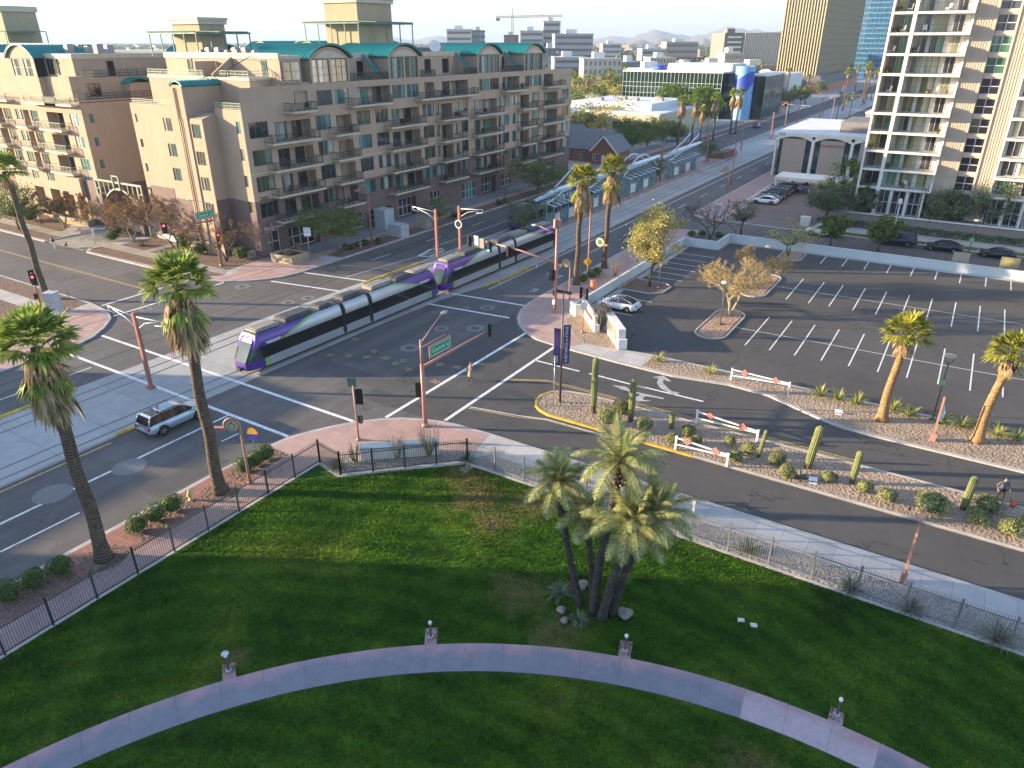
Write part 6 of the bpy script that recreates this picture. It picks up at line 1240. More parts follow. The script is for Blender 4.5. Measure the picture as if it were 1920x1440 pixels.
# ======== unseen blocks to the south-west, added and sized to shade lawn and junction
def shade_block(name, label, x0, y0, x1, y1, h_, rows):
    t = thing(name, label, 'building', ((x0+x1)/2, (y0+y1)/2, 0)); m = MB(); m.box(x0, y0, 0, x1, y1, h_, 0); m.box(x0-.2, y0-.2, h_, x1+.2, y1+.2, h_+.6, 1); m.build('wall', [m_stucco2, m_trim], t, 'w')
    k = int((y1-y0)/4)
    for r_ in range(rows):
        for i in range(k): window(t, 'window', x1+.02, y0+2+i*4, 1.2+r_*3.4, 2.2, 1.7, HP, 2, 1, 0)
shade_block('office_building', 'unseen buff mid-rise across the avenue, shaped to shade the lawn', -100, -60, -88, -17.5, 24, 6); shade_block('office_building', 'unseen low block beside the mid-rise, added to shade the near roadway', -98, -17.4, -87, -1.2, 9.4, 2)
shade_block('office_building', 'unseen taller block behind the mid-rise, added to shade the lower lawn', -150, -110, -116, -54, 34, 9)
shade_block('office_building', 'unseen low block on the south-west side, added to shade the road by the silver car', -98, -1, -90, 11.5, 10.2, 3)

# chairs and pots out on the balconies
def chair_proto(label, mat, grp):
    t = thing('patio_chair', label, 'chair', (0, 0, 0), 0, grp); m = MB(); m.box(-.28, -.28, .36, .28, .28, .44); m.build('seat', mat, t); m = MB(); m.obox((0, .27, .72), .56, .07, .6, 0, 0, -.2); m.build('backrest', mat, t)
    for x in (-.24, .24):
        for y in (-.24, .24): m = MB(); m.box(x-.025, y-.025, 0, x+.025, y+.025, .36); m.build('leg', mat, t)
    return t
cp0 = chair_proto('dark patio chair on a balcony of the corner apartments', m_black, 'dark chairs on the apartment balconies'); used = 0
for b0, b1, z in bals:
    for k in range(2 if b1-b0 > 6 else 1):
        if R.random() < .35: continue
        p = (XE+.75, b0+.9+(b1-b0-1.8)*R.random(), z)
        if used: copy_thing(cp0, p, R.uniform(0, 6))
        else: cp0.location = p
        used += 1
cw0 = chair_proto('white chair on a balcony of the white high-rise', m_wsteel, 'white chairs on the high-rise balconies'); used = 0
for i in range(10):
    for x0, x1 in ((-14.8, -12.9), (-11.5, -6)):
        if R.random() < .4: continue
        p = (R.uniform(x0, x1), 130.4, F0+FH*i)
        if used: copy_thing(cw0, p, R.uniform(0, 6))
        else: cw0.location = p
        used += 1
po0 = thing('potted_plant', 'leafy potted plant on a balcony of the white high-rise', 'plant', (-9, 130, F0), 0, 'potted plants on the high-rise balconies'); m = MB(); m.lathe([(.16, 0), (.24, .4), (.22, .42)], 10); m.build('pot', P('clay_pot', (.30, .13, .08), .8), po0); q = blades(7, 46, .9, .05, .8, .3, .9); q.v = [(x, y, z+.35) for x, y, z in q.v]; q.build('leaves', m_lgreen, po0)
for i in range(1, 10):
    if R.random() < .7: copy_thing(po0, (R.choice((-14.6, -11.6, -5.9, -8.5)), 129.9, F0+FH*i), i)

# ---------------------------------------------------------------- vehicles
def carpaint(name, col, metal=.3):
    if name in MATS: return MATS[name]
    m, n, l, b = nmat(name); b.inputs['Base Color'].default_value = (*col, 1); b.inputs['Roughness'].default_value = .32; b.inputs['Metallic'].default_value = metal; b.inputs['Coat Weight'].default_value = .7; b.inputs['Coat Roughness'].default_value = .05; return m
m_tyre = P('tyre_rubber', (.018, .018, .019), .85); m_rim = P('alloy_rim', (.42, .42, .43), .3, .05, 2, metal=.8)
m_cglass = glassmat('car_glass', (.012, .014, .020), .05, .35); m_trimb = P('black_trim', (.02, .02, .022), .5)
m_tail = P('tail_lamp_red', (.38, .015, .02), .25); m_head = P('head_lamp', (.6, .6, .62), .15); m_plate = P('number_plate', (.55, .56, .52), .5)
WH = {}
def wheel(t, x, y, r, w, side):
    if (r, w) not in WH:
        a = MB(); a.lathe([(r*.62, -w/2), (r*.92, -w/2), (r, -w/2+.03), (r, w/2-.03), (r*.92, w/2), (r*.62, w/2)], 20, axis='Y'); o = a.build('tyre', m_tyre); b = MB()
        b.lathe([(r*.12, -w/2+.02), (r*.14, -w/2-.012), (.02, -w/2-.015)], 10, axis='Y'); b.lathe([(r*.56, -w/2+.03), (r*.64, -w/2-.006), (r*.64, -w/2+.02)], 20, axis='Y')
        for i in range(5):
            q = 2*pi*i/5
            for k in (-.16, .16): b.beam((r*.08*cos(q), -w/2+.012, r*.08*sin(q)), (r*.6*cos(q+k), -w/2+.012, r*.6*sin(q+k)), .05, .03)
        b.lathe([(r*.63, -w/2+.075), (.01, -w/2+.07)], 16, axis='Y', m=1)
        p = b.build('rim', [m_rim, m_trimb]); WH[(r, w)] = (o.data, p.data); bpy.data.objects.remove(o); bpy.data.objects.remove(p)
    a, b = WH[(r, w)]; o = instance('wheel', a, t, (x, y*side, r), 0 if side < 0 else pi); instance('rim', b, o, (0, 0, 0))
def car(loc, rz, label, paint, kind='sedan', group=None, cat='car', name='parked_car', small=False, glassroof=False):
    # built nose along +x, centred, standing on z = 0
    t = thing(name, label, cat, loc, rz, group); hw = .92
    if kind == 'sedan': L, zb, belt, H, rw, wb = 4.7, .26, .92, 1.44, .33, 2.86; prof = [(2.33, .62), (2.2, .70), (1.2, .93), (-1.75, 1.0), (-2.25, .98), (-2.36, .8)]; roof = [(1.25, .93, 0), (.35, 1.36, 1), (-.1, 1.43, 0), (-.75, 1.42, 0), (-1.3, 1.3, 1), (-1.95, 1.01, 0)]
    elif kind == 'coupe': L, zb, belt, H, rw, wb = 4.6, .22, .86, 1.32, .34, 2.7; prof = [(2.3, .6), (2.15, .68), (.95, .88), (-1.7, .95), (-2.2, .95), (-2.32, .75)]; roof = [(1.0, .88, 0), (.1, 1.27, 1), (-.3, 1.32, 0), (-.7, 1.3, 0), (-1.2, 1.18, 1), (-1.9, .97, 0)]
    elif kind == 'suv': L, zb, belt, H, rw, wb = 5.08, .36, 1.08, 1.82, .39, 3.08; hw = .97; prof = [(2.5, .78), (2.38, .95), (1.5, 1.09), (-2.3, 1.14), (-2.5, 1.1), (-2.54, .8)]; roof = [(1.5, 1.09, 0), (.62, 1.68, 1), (.2, 1.78, 0), (-1.2, 1.8, 0), (-2.0, 1.76, 0), (-2.2, 1.7, 1), (-2.45, 1.12, 0)]
    else: L, zb, belt, H, rw, wb = 5.5, .42, 1.15, 1.9, .41, 3.5; hw = .99; prof = [(2.7, .85), (2.6, 1.02), (1.6, 1.16), (-2.3, 1.18), (-2.7, 1.15), (-2.74, .8)]; roof = [(1.55, 1.16, 0), (.75, 1.78, 1), (.3, 1.86, 0), (-1.2, 1.88, 0), (-2.2, 1.84, 0), (-2.35, 1.78, 1), (-2.6, 1.18, 0)]
    b = MB(); b.smooth = True; st = []
    x1, xe = prof[0][0], prof[-1][0]; n = 24
    def top(x):
        for (a, za), (c, zc) in zip(prof, prof[1:]):
            if c <= x <= a: return za+(zc-za)*(a-x)/(a-c)
        return prof[-1][1]
    wx = (wb/2+.08, -wb/2+.08)
    for i in range(n+1):
        x = x1+(xe-x1)*i/n; e = min(1, (x1-x)/.75); r_ = min(1, (x-xe)/.6); w = hw*(.80+.20*sqrt(max(0, 1-(1-e)**2)))*(.88+.12*sqrt(max(0, 1-(1-r_)**2))); zt = top(x)
        arch = 0
        for q in wx:
            d = abs(x-q)
            if d < rw*1.22: arch = max(arch, sqrt((rw*1.22)**2-d*d)+rw*.92)
        z0 = max(zb+(.1 if e < .5 or r_ < .5 else 0), min(arch, zt-.15)); st.append([(x, s_*w*f, z) for s_, f, z in ((1, .9, z0), (1, 1.0, z0+.05), (1, 1.0, z0+(zt-z0)*.55), (1, .955, zt-.06), (1, .86, zt), (1, .4, zt+.035), (-1, .4, zt+.035), (-1, .86, zt), (-1, .955, zt-.06), (-1, 1, z0+(zt-z0)*.55), (-1, 1, z0+.05), (-1, .9, z0))])
    m_ = len(st[0])
    for r_ in st: b.v += r_
    for i in range(n):
        for j in range(m_-1): b.f.append([i*m_+j, i*m_+j+1, (i+1)*m_+j+1, (i+1)*m_+j]); b.m.append(0); b.sm.append(True)
    b.f.append(list(range(m_))); b.m.append(0); b.sm.append(False); b.f.append([n*m_+j for j in range(m_)][::-1]); b.m.append(0); b.sm.append(False)
    b.smooth = False; b.box(-wb/2-.2, -hw*.82, zb-.06, wb/2+.2, hw*.82, zb+.35, 1); b.box(-wb/2-.45, -hw*.97+.16, .35, -wb/2+.62, hw*.97-.16, .8, 1); b.box(wb/2-.45, -hw*.97+.16, .35, wb/2+.62, hw*.97-.16, .8, 1)
    bd = b.build('body', [paint, m_trimb], t)
    # glasshouse
    g = MB(); rf = MB(); k = len(roof); zbase = [max(top(x)-.02, .5) for x, z, _ in roof]
    def pw(z): f = (z-belt)/(H-belt); return hw*(.87-.17*max(0, min(1, f)))
    for i in range(k-1):
        (xa, za, _), (xb, zb_, sg) = roof[i], roof[i+1]; wa, w2 = pw(za), pw(zb_); steep = i == 0 or i == k-2
        A_, B_, C_2, D_2 = (xa, -wa, za), (xa, wa, za), (xb, w2, zb_), (xb, -w2, zb_)
        (g if (steep or glassroof) else rf).quad(D_2, C_2, B_, A_)
        for s_ in (-1, 1):
            ba, bb = (xa, s_*pw(belt)*1.01, min(zbase[i], za)), (xb, s_*pw(belt)*1.01, min(zbase[i+1], zb_)); ta, tb_ = (xa, s_*wa, za), (xb, s_*w2, zb_); f = (ba, bb, tb_, ta) if s_ < 0 else (ta, tb_, bb, ba); g.quad(*f)
            rf.tube([(xa, s_*wa*1.0, za+.005), (xb, s_*w2*1.0, zb_+.005)], .035 if not steep else .045, 5)
    xs = [p[0] for p in roof]; mid = xs[0]+(xs[-1]-xs[0])*.44
    for xm in ((mid,) if kind in ('sedan', 'coupe') else (mid+.15, mid-.95)):
        for s_ in (-1, 1): rf.beam((xm, s_*pw(belt)*1.02, belt-.02), (xm-.06, s_*pw(H)*1.02, H-.06), .1, .03, 1)
    g.build('glasshouse', m_cglass, t); rf.build('roof', [paint, m_trimb], t)
    for s_ in (-1, 1):
        for x in (wb/2+.08, -wb/2+.08): wheel(t, x, hw-.11, rw, .22, s_)
    hl = MB(); tl = MB()
    for s_ in (-1, 1):
        hl = MB(); hl.obox((prof[0][0]-.17, s_*hw*.66, prof[0][1]+.02), .28, .38, .14, -s_*.45); hl.build('headlight', m_head, t)
        tl = MB(); tl.obox((prof[-1][0]+.10, s_*hw*.74, prof[-1][1]+.06), .2, .3, .2 if kind in ('suv', 'pickup') else .13, s_*.35); tl.build('taillight', m_tail, t)
        mr = MB(); mr.obox((roof[0][0]-.35, s_*(hw+.1), belt+.08), .2, .22, .15); mr.build('mirror', [paint], t)
    pl = MB(); pl.box(prof[-1][0]-.02, -.27, prof[-1][1]-.06, prof[-1][0]+.02, .27, prof[-1][1]+.1); pl.build('number_plate', m_plate, t)
    bp = MB(); bp.obox((prof[-1][0]+.03, 0, zb+.14), .16, hw*1.5, .16); bp.obox((prof[0][0]-.06, 0, zb+.16), .16, hw*1.4, .2); bp.build('bumper', m_trimb, t)
    if kind == 'suv' and not small:
        sr = MB(); sr.quad((-.25, -.52, 1.815), (.1, -.52, 1.80), (.1, .52, 1.80), (-.25, .52, 1.815)); sr.box(-1.15, -.55, 1.80, .05, .55, 1.83, 1); sr.box(-2.0, -.56, 1.785, -1.2, .56, 1.815, 0); sr.build('sunroof', [m_cglass, glassmat('sunroof_glass', (.10, .16, .24), .03)], t)
        for s_ in (-1, 1):
            rr = MB(); rr.tube([(.35, s_*.72, 1.80), (.2, s_*.72, 1.86), (-1.9, s_*.72, 1.87), (-2.05, s_*.72, 1.8)], .025, 6); rr.build('roof_rail', m_trimb, t)
            ms = MB(); ms.box(-1.0, s_*hw-.01, .62, 1.1, s_*hw+.02, .69); ms.build('side_moulding', m_rim, t)
    return t
silver = carpaint('silver_paint', (.40, .48, .56), .35); whitep = carpaint('white_paint_car', (.72, .73, .74), 0); blackp = carpaint('black_paint', (.012, .013, .018), .2); navy = carpaint('navy_paint', (.015, .022, .05), .3); grap = carpaint('graphite_paint', (.05, .05, .055), .4); mar = carpaint('maroon_paint', (.06, .012, .015), .3)
car((-48.42, 27.75, .02), HP, 'silver estate-bodied car with a glass roof panel waiting at the crosswalk', silver, 'suv', None, 'car', 'silver_car')
car((-30.2, 70.9, .02), pi, 'white sedan with a black glass roof in the corner bay of the parking lot', whitep, 'sedan', glassroof=True)
Gk = 'cars in the courtyard behind the low wall'
for i, (y, pt, kd, lab) in enumerate(((137.6, whitep, 'sedan', 'nearest white sedan in the courtyard row'), (140.0, navy, 'sedan', 'navy car just behind the nearest white sedan'), (142.4, grap, 'sedan', 'graphite car third in the courtyard row'), (144.8, blackp, 'suv', 'black estate car fourth in the courtyard row'), (147.4, grap, 'suv', 'graphite estate car fifth in the courtyard row'), (150.0, blackp, 'suv', 'tall black car sixth in the courtyard row'), (153.8, whitep, 'sedan', 'white car behind the tall black car in the courtyard'), (161.5, whitep, 'sedan', 'white car alone beside the arched office wall'))):
    car((-31.2+(.8 if i == 6 else 0)+(1.2 if i == 7 else 0), y, Z1+.01), pi, lab, pt, kd, Gk, small=True)
car((-22.5, 161.0, Z1+.01), pi, 'white car half hidden by the carport roof', whitep, 'sedan', None)
Gl = 'cars parked along the side street kerb'
car((-17.44, 118.3, .01), pi, 'white car with its tailgate up behind the small round tree', whitep, 'suv', Gl, small=True); car((-6.78-.6, 118.3, .01), pi, 'big dark pickup behind the round street tree', navy, 'pickup', Gl, small=True)
car((-1.23, 118.2, .01), pi, 'black sedan parked beside the verge', blackp, 'sedan', Gl); car((5.3, 118.1, .01), pi, 'black coupe at the far right of the side street', blackp, 'coupe', Gl)
for i, (p, lab) in enumerate((((-128, 270), 'first white van-like car on the far lot'), ((-124, 274), 'second white car on the far lot by the glass office'), ((-132, 273), 'third white car on the far lot'), ((-119, 277), 'white car nearest the glass office corner'), ((-137, 270), 'white car at the left of the far lot'))): car((*p, .01), .3, lab, whitep, 'suv', 'white cars on the far lot', small=True)
car((-67.5, 268, .02), -HP, 'dark car far up the avenue', navy, 'sedan'); 
# ---- light-rail cars
m_trs = P('train_silver', (.40, .43, .45), .35, .06, .5, metal=.45); m_trp = P('train_purple', (.085, .03, .24), .3, .1, .5, coat=.5); m_trg = P('train_lime', (.22, .36, .13), .4); m_trb = glassmat('train_window', (.006, .007, .009), .06)
m_trr = P('train_roof', (.075, .08, .085), .6, .25, 1.5); m_trt = P('train_tan_unit', (.27, .25, .21), .7, .2, 1.5); m_bel = P('bellows', (.035, .035, .037), .8); m_trw = glassmat('train_windscreen', (.03, .05, .05), .08, .4); m_trlite = P('train_letter_white', (.6, .6, .62), .5)
def railcar(a, b, label, grp):
    # from nose point a to tail point b (x, y): three articulated body sections
    a, b = Vector(a), Vector(b); L = (b-a).length; d = (b-a).normalized(); ang = atan2(d.y, d.x)
    t = thing('light_rail_car', label, 'train', ((a.x+b.x)/2, (a.y+b.y)/2, .02), ang, grp); h_ = L/2; hw = 1.325
    prof = [(1.16, .34), (1.325, .42), (1.325, 1.22), (1.325, 2.4)]+[(.86+.465*cos(t*pi/24), 2.4+1.04*sin(t*pi/24)) for t in range(1, 12)]+[(.86, 3.44), (.0, 3.5)]; NP = len(prof)
    def section(x0, x1, nm, end):
        m = MB(); n = max(2, int((x1-x0)/.12)); full = [(w, z) for w, z in prof]+[(-w, z) for w, z in prof[-2::-1]]; k = len(full); base = len(m.v)
        for i in range(n+1):
            x = x0+(x1-x0)*i/n
            for w, z in full: m.v.append((x, w, z))
        for i in range(n):
            x = x0+(x1-x0)*(i+.5)/n; de = (x+h_) if x < 0 else (h_-x)
            for j in range(k-1):
                q = j if j < NP-1 else 2*NP-3-j       # strip index from the skirt up
                mi = (0, 0, 3)[q] if q < 3 else (5 if q == NP-2 else 4)
                lim = 3.6+(prof[q][1]-2.4)*3.6
                if 3 <= q < NP-2:
                    if de < lim: mi = 1
                    elif de < lim+.8: mi = 2
                if q <= 1 and de < 1.7: mi = 1
                elif q <= 1 and de < 2.4: mi = 2
                m.f.append([base+i*k+j, base+(i+1)*k+j, base+(i+1)*k+j+1, base+i*k+j+1][::-1]); m.m.append({0: 0, 1: 1, 2: 2, 3: 3, 4: 0, 5: 4}[mi]); m.sm.append(q >= 3)
        if not end or end > 0: m.f.append([base+j for j in range(k)]); m.m.append(5); m.sm.append(False)
        if not end or end < 0: m.f.append([base+n*k+j for j in range(k)][::-1]); m.m.append(5); m.sm.append(False)
        return m.build(nm, [m_trs, m_trp, m_trg, m_trb, m_trr, m_bel], t)
    g1, g2 = -1.9, 1.9
    section(-h_+1.5, g1-.25, 'body', -1); section(g1+.25, g2-.25, 'body', 0); section(g2+.25, h_-1.5, 'body', 1)
    for g_ in (g1, g2):
        m = MB()
        for i in range(5): x = g_-.22+i*.11; s_ = 1.0 if i % 2 else .955; m.add([(x-.05, w*s_, z) for w, z in prof]+[(x-.05, -w*s_, z) for w, z in prof[-2::-1]]+[(x+.05, w*s_, z) for w, z in prof]+[(x+.05, -w*s_, z) for w, z in prof[-2::-1]], [(j, j+1, j+2*NP, j+2*NP-1) for j in range(2*NP-2)], 0)
        m.build('bellows', m_bel, t)
    for s_ in (-1, 1):      # raked nose
        m = MB(); k = 7; rows = []
        for i in range(k+1):
            u = i/k; x = s_*(h_-1.5+1.5*u); r_ = sqrt(max(0, 1-u**2.6)); rows.append([(x-s_*(0 if z < 1.2 else .55*u*(z-1.2)), w*(.55+.45*r_), .34+(z-.34)*(1-.12*u*u) if z > 1 else z+.06*u) for w, z in prof]+[(x-s_*(0 if z < 1.2 else .55*u*(z-1.2)), -w*(.55+.45*r_), .34+(z-.34)*(1-.12*u*u) if z > 1 else z+.06*u) for w, z in prof[-2::-1]])
        kk = len(rows[0]); m.v = [p for r_ in rows for p in r_]
        for i in range(k):
            for j in range(kk-1):
                q = j if j < NP-1 else 2*NP-3-j; f = [i*kk+j, (i+1)*kk+j, (i+1)*kk+j+1, i*kk+j+1]; m.f.append(f[::-1] if s_ > 0 else f); m.m.append(1 if q == 2 else (2 if q == NP-2 and i < 3 else 0)); m.sm.append(True)
        last = k*kk; P_ = [last+j for j in range(kk)]
        m.f.append([last, last+1, last+2, last+2*NP-4, last+2*NP-3, last+2*NP-2]); m.m.append(0); m.sm.append(False); m.f.append(list(range(last+2, last+9))+list(range(last+2*NP-10, last+2*NP-3))); m.m.append(1); m.sm.append(False); m.f.append(list(range(last+8, last+2*NP-9))); m.m.append(0); m.sm.append(False)
        m.build('cab_nose', [m_trp, m_trw, m_trr], t)
        cpl = MB(); cpl.obox((s_*(h_-.0), 0, .5), .6, .5, .3); cpl.build('coupler', m_bel, t)
        for y in (-.85, .85): hl = MB(); hl.obox((s_*(h_-.35), y*.9, .95), .25, .3, .13); hl.build('headlight', m_head if s_ < 0 else m_tail, t)
    eq = random.Random(int(L*100))
    for (x, l_, w, hh, mt) in ((-10.6, 2.6, 1.4, .22, m_trt), (-7.0, 3.2, 1.5, .35, m_trr), (-3.6, 1.6, 1.3, .25, m_trr), (0, 2.4, 1.2, .3, m_trr), (4.2, 2.8, 1.4, .32, m_trt), (7.8, 2.6, 1.5, .3, m_trr), (10.8, 2.4, 1.4, .22, m_trt)): e = MB(); e.obox((x, 0, 3.5+hh/2), l_, w, hh); e.box(x-l_/2+.2, -w/2+.1, 3.5+hh, x+l_/2-.2, w/2-.1, 3.5+hh+.06); e.build('roof_unit', mt, t)
    pg = MB(); pg.beam((5.8, -.6, 3.6), (6.8, -.4, 4.2), .05); pg.beam((5.8, .6, 3.6), (6.8, .4, 4.2), .05); pg.beam((6.8, -.4, 4.2), (5.9, 0, 4.9), .05); pg.box(5.85, -.8, 4.88, 5.98, .8, 4.94); pg.build('pantograph', m_rail, t)
    for s_ in (-1, 1):
        for x in (-8.8, -4.7, 4.7, 8.8):
            dl = MB(); dl.box(x-.68, s_*1.33-.006, .45, x+.68, s_*1.33+.006, 1.2); dl.box(x-.03, s_*1.335-.01, .45, x+.03, s_*1.335+.01, 1.2); dl.build('door', m_trs, t)
        for x, w in ((-10.6, 1.7), (10.6, 1.7)):
            for k, (zz, ww) in enumerate(((2.62, w), (2.47, w*.8))): sg = MB(); sg.box(x-ww/2, s_*1.315-.012, zz-.05, x+ww/2, s_*1.315+.012, zz+.05); sg.build('side_lettering', m_trlite, t)
    return t
Gx = 'coupled light-rail cars'
railcar((-51.75, 36.9), (-50.95, 63.9), 'leading purple-nosed silver rail car crossing the junction', Gx); railcar((-50.9, 64.4), (-50.2, 91.2), 'second purple-ended rail car coupled behind, beside the station', Gx)
railcar((-59.45, 95.5), (-59.5, 122.5), 'purple rail car on the far track, mostly hidden behind the platform bush', None)

# ---------------------------------------------------------------- street furniture
m_green = P('sign_green', (.0, .26, .125), .45, .04); m_signw = P('sign_white', (.66, .67, .68), .5, .04); m_signy = P('sign_yellow', (.75, .36, .01), .5, .05); m_aluback = P('sign_back', (.085, .15, .12), .6)
m_led = emit('red_signal_light', (1, .03, .05), 4); m_ledg = emit('green_signal_light', (.05, .9, .5), 2.5); m_lens = P('dark_lens', (.03, .03, .03), .3)
def signal(par, x, y, z, rz, lit=None, name='signal_head', n=3):
    # three-lamp head facing local -y turned by rz; back plate behind
    o = MB(); o.box(-.3, .0, -.62, .3, .03, .62); o.box(-.17, -.2, -.55, .17, 0, .55); h_ = o.build(name, m_black, par); h_.location = (x, y, z); h_.rotation_euler = (0, 0, rz)
    for i in range(3):
        zz = .36-.36*i; l_ = MB(); l_.lathe([(.13, -.205), (.13, -.225), (.02, -.24)], 12, (0, 0, zz), axis='Y'); k = (i == 0 and lit == 'r') or (i == 2 and lit == 'g'); l_.build('lens', (m_led if lit == 'r' else m_ledg) if k else m_lens, h_)
        v = MB(); v.tube([(-.15, -.2, zz+.02), (-.11, -.3, zz+.13), (.11, -.3, zz+.13), (.15, -.2, zz+.02)], .02, 4); v.build('visor', m_black, h_)
    return h_
def streetsign(par, c, rz, w, h_, txt, fr=m_pink, back=True):
    f = MB(); f.box(-w/2-.09, -.03, -h_/2-.09, w/2+.09, .03, h_/2+.09); f.box(-w/2, -.05, -h_/2, w/2, -.035, h_/2, 1); f.box(-w/2, .035, -h_/2, w/2, .05, h_/2, 1); o = f.build('street_sign', [fr, m_green], par); o.location = c; o.rotation_euler = (0, 0, rz)
    bo = MB(); q = .04
    for x0, x1, z0, z1 in ((-w/2+.03, w/2-.03, h_/2-.07, h_/2-.03), (-w/2+.03, w/2-.03, -h_/2+.03, -h_/2+.07), (-w/2+.03, -w/2+.07, -h_/2+.07, h_/2-.07), (w/2-.07, w/2-.03, -h_/2+.07, h_/2-.07)): bo.box(x0, -.056, z0, x1, -.051, z1)
    bo.build('sign_border', m_signw, o); l_ = text(o, txt, (-w*.10, -.056, 0), 0, h_*.62, m_signw, 'lettering', ext=.003)
    e = MB(); e.kerb([(cos(t*pi/8)*h_*.17, sin(t*pi/8)*h_*.17) for t in range(16)], .05, 0, .004, 1, 0, True); e.v = [(x+w*.36, -.052-z, y-.06) for x, y, z in e.v]; e.build('emblem', m_signw, o)
    return o
def lumin(par, a, b, col=m_steel):
    m = MB(); m.tube([a, b], [.05, .035], 6); o = m.build('lamp_arm', m_pink, par); h_ = MB(); d = (Vector(b)-Vector(a)); d.z = 0; d.normalize(); q = Vector(b)
    h_.tube([tuple(q), tuple(q+d*.35), tuple(q+d*.75)], [.08, .17, .06], 8); h_.build('lamp_head', col, o)
# south-east signal mast with the long arm
b = (-31.48,37.75); t = thing('traffic_signal', 'terracotta signal mast in front with a long arm and a green Central sign', 'traffic light', (*b, Z1)); m = MB()
Hm = 7.2; m.tube([(0, 0, 0), (0, 0, 5.3)], [.19, .15], 12); m.tube([(0, 0, 5.3), (0, 0, Hm)], [.11, .09], 10); m.lathe([(.3, 0), (.3, .12), (.2, .3)], 10); m.build('pole', m_pink, t)
A1 = (-31.6,38.39,5.11); A2 = (-31.6,46.68,5.17)
m = MB(); m.tube([(0, .1, A1[2]-Z1), (0, A2[1]-b[1]-2.4, (A1[2]*.3+A2[2]*.7)-Z1), (0, A2[1]-b[1], A2[2]-Z1)], [.14, .09, .06], 8); m.build('mast_arm', m_pink, t)
signal(t, 0, A2[1]-b[1], A2[2]-Z1, HP+.5); signal(t, -.25, -.15, 3.1, pi+.5); signal(t, -.1, .05, 1.6, pi, n=1).scale = (.6, .8, .5)
S1 = (-31.6,38.34,6.08); S2 = (-31.6,41.2,6.05)
w = S2[1]-S1[1]; streetsign(t, (.12, (S1[1]+S2[1])/2-b[1]+.1, (S1[2]+S2[2])/2-Z1), HP, w-.35, .82, 'Central')
m = MB(); m.tube([(0, 0, 6.55), (0, w+.1, 6.62)], .05, 6); m.build('sign_bracket', m_pink, t)
lumin(t, (0, 0, 6.9), (0, 2.6, 8.4))
# north-east signal mast
b = (-35.58,65.87); t = thing('traffic_signal', 'terracotta signal mast across the driveway with a sloping arm over the train', 'traffic light', (*b, Z1)); m = MB()
m.tube([(0, 0, 0), (0, 0, 10.1)], [.2, .13], 12); m.lathe([(.34, 0), (.34, .12), (.22, .3)], 10); m.build('pole', m_pink, t)
for q in range(3): m = MB(); a = q*2.1; m.obox((.26*cos(a), .26*sin(a), 9.75), .28, .36, .9, a); m.build('antenna_box', m_pink, t)
y_ = b[1]
pts = [(-35.87,65.8,5.7), (-40.09,65.8,6.38), (-46.24,65.8,6.91)]
m = MB(); m.tube([(p[0]-b[0], 0, p[2]-Z1) for p in pts], [.14, .1, .06], 8); m.build('mast_arm', m_pink, t)
for i, p in enumerate(((-46.77,65.6,6.58), (-44.01,65.6,6.29), (-41.48,65.6,6.1))): signal(t, p[0]-b[0], -.2, p[2]-Z1, .0, 'g' if i == 1 else None)
p = (-45.88,65.6,6.76); m = MB(); m.box(p[0]-b[0]-.3, -.12, p[2]-Z1-.55, p[0]-b[0]+.3, -.08, p[2]-Z1+.5); m.build('turn_sign', m_signw, t)
p = (-45.09,65.6,6.56); m = MB(); m.box(p[0]-b[0]-.28, -.15, p[2]-Z1-.6, p[0]-b[0]+.28, .1, p[2]-Z1+.5); m.build('housing', m_trt, t)
signal(t, -.35, -.25, 4.2, .3); signal(t, -.2, 0, 2.2, HP).scale = (.6, .8, .5); m = MB(); m.obox((-.05, -.25, 1.2), .25, .2, .5); m.build('push_button_box', m_signw, t); lumin(t, (0, 0, 8.6), (-2.2, -.2, 9.3))
m = MB(); m.box(.2, -.03, 2.3, 2.0, .03, 2.62); m.build('street_sign', m_trimb, t)
# north-west signal mast
b = (-81.87,58.24); t = thing('traffic_signal', 'red signal mast at the apartment corner with a Central sign', 'traffic light', (*b, Z1)); m = MB(); m.tube([(0, 0, 0), (0, 0, 7.6)], [.17, .11], 10); m.lathe([(.3, 0), (.3, .12), (.2, .25)], 10); m.build('pole', m_pink, t)
q1, q2 = (-81.9,58.23,6.16), (-81.9,51.84,6.47)
m = MB(); m.tube([(0, 0, q1[2]-Z1), (0, q2[1]-b[1], q2[2]-Z1)], [.11, .06], 8); m.build('mast_arm', m_redst, t)
q = (-81.9,51.2,6.53); signal(t, .1, q[1]-b[1], q[2]-Z1, .9, 'r'); q = (-81.9,58.67,3.98); signal(t, .35, 0, q[2]-Z1, .9, 'r'); signal(t, .3, -.1, 2.6, HP).scale = (.6, .8, .5)
s1, s2 = (-81.9,55.59,7.13), (-81.9,58.27,7.11); streetsign(t, (.15, (s1[1]+s2[1])/2-b[1], (s1[2]+s2[2])/2-Z1), HP, abs(s2[1]-s1[1])-.2, .8, 'Central')
m = MB(); m.tube([(0, 0, 7.5), (0, -.05, 8.2), (0, -3.2, 9.2)], .04, 6); m.build('lamp_arm', m_steel, t)
# south-west signal post behind the leaning palm
b = (-82.83,35.74); t = thing('traffic_signal', 'signal post half hidden by the leaning palm, red light showing', 'traffic light', (*b, Z1)); m = MB(); m.tube([(0, 0, 0), (0, 0, 4.6)], .1, 8); m.build('pole', m_redst, t); signal(t, .3, -.1, 3.9, .9, 'r'); signal(t, -.35, .1, 4.2, -HP); signal(t, -.1, -.2, 2.0, HP).scale = (.6, .8, .5)
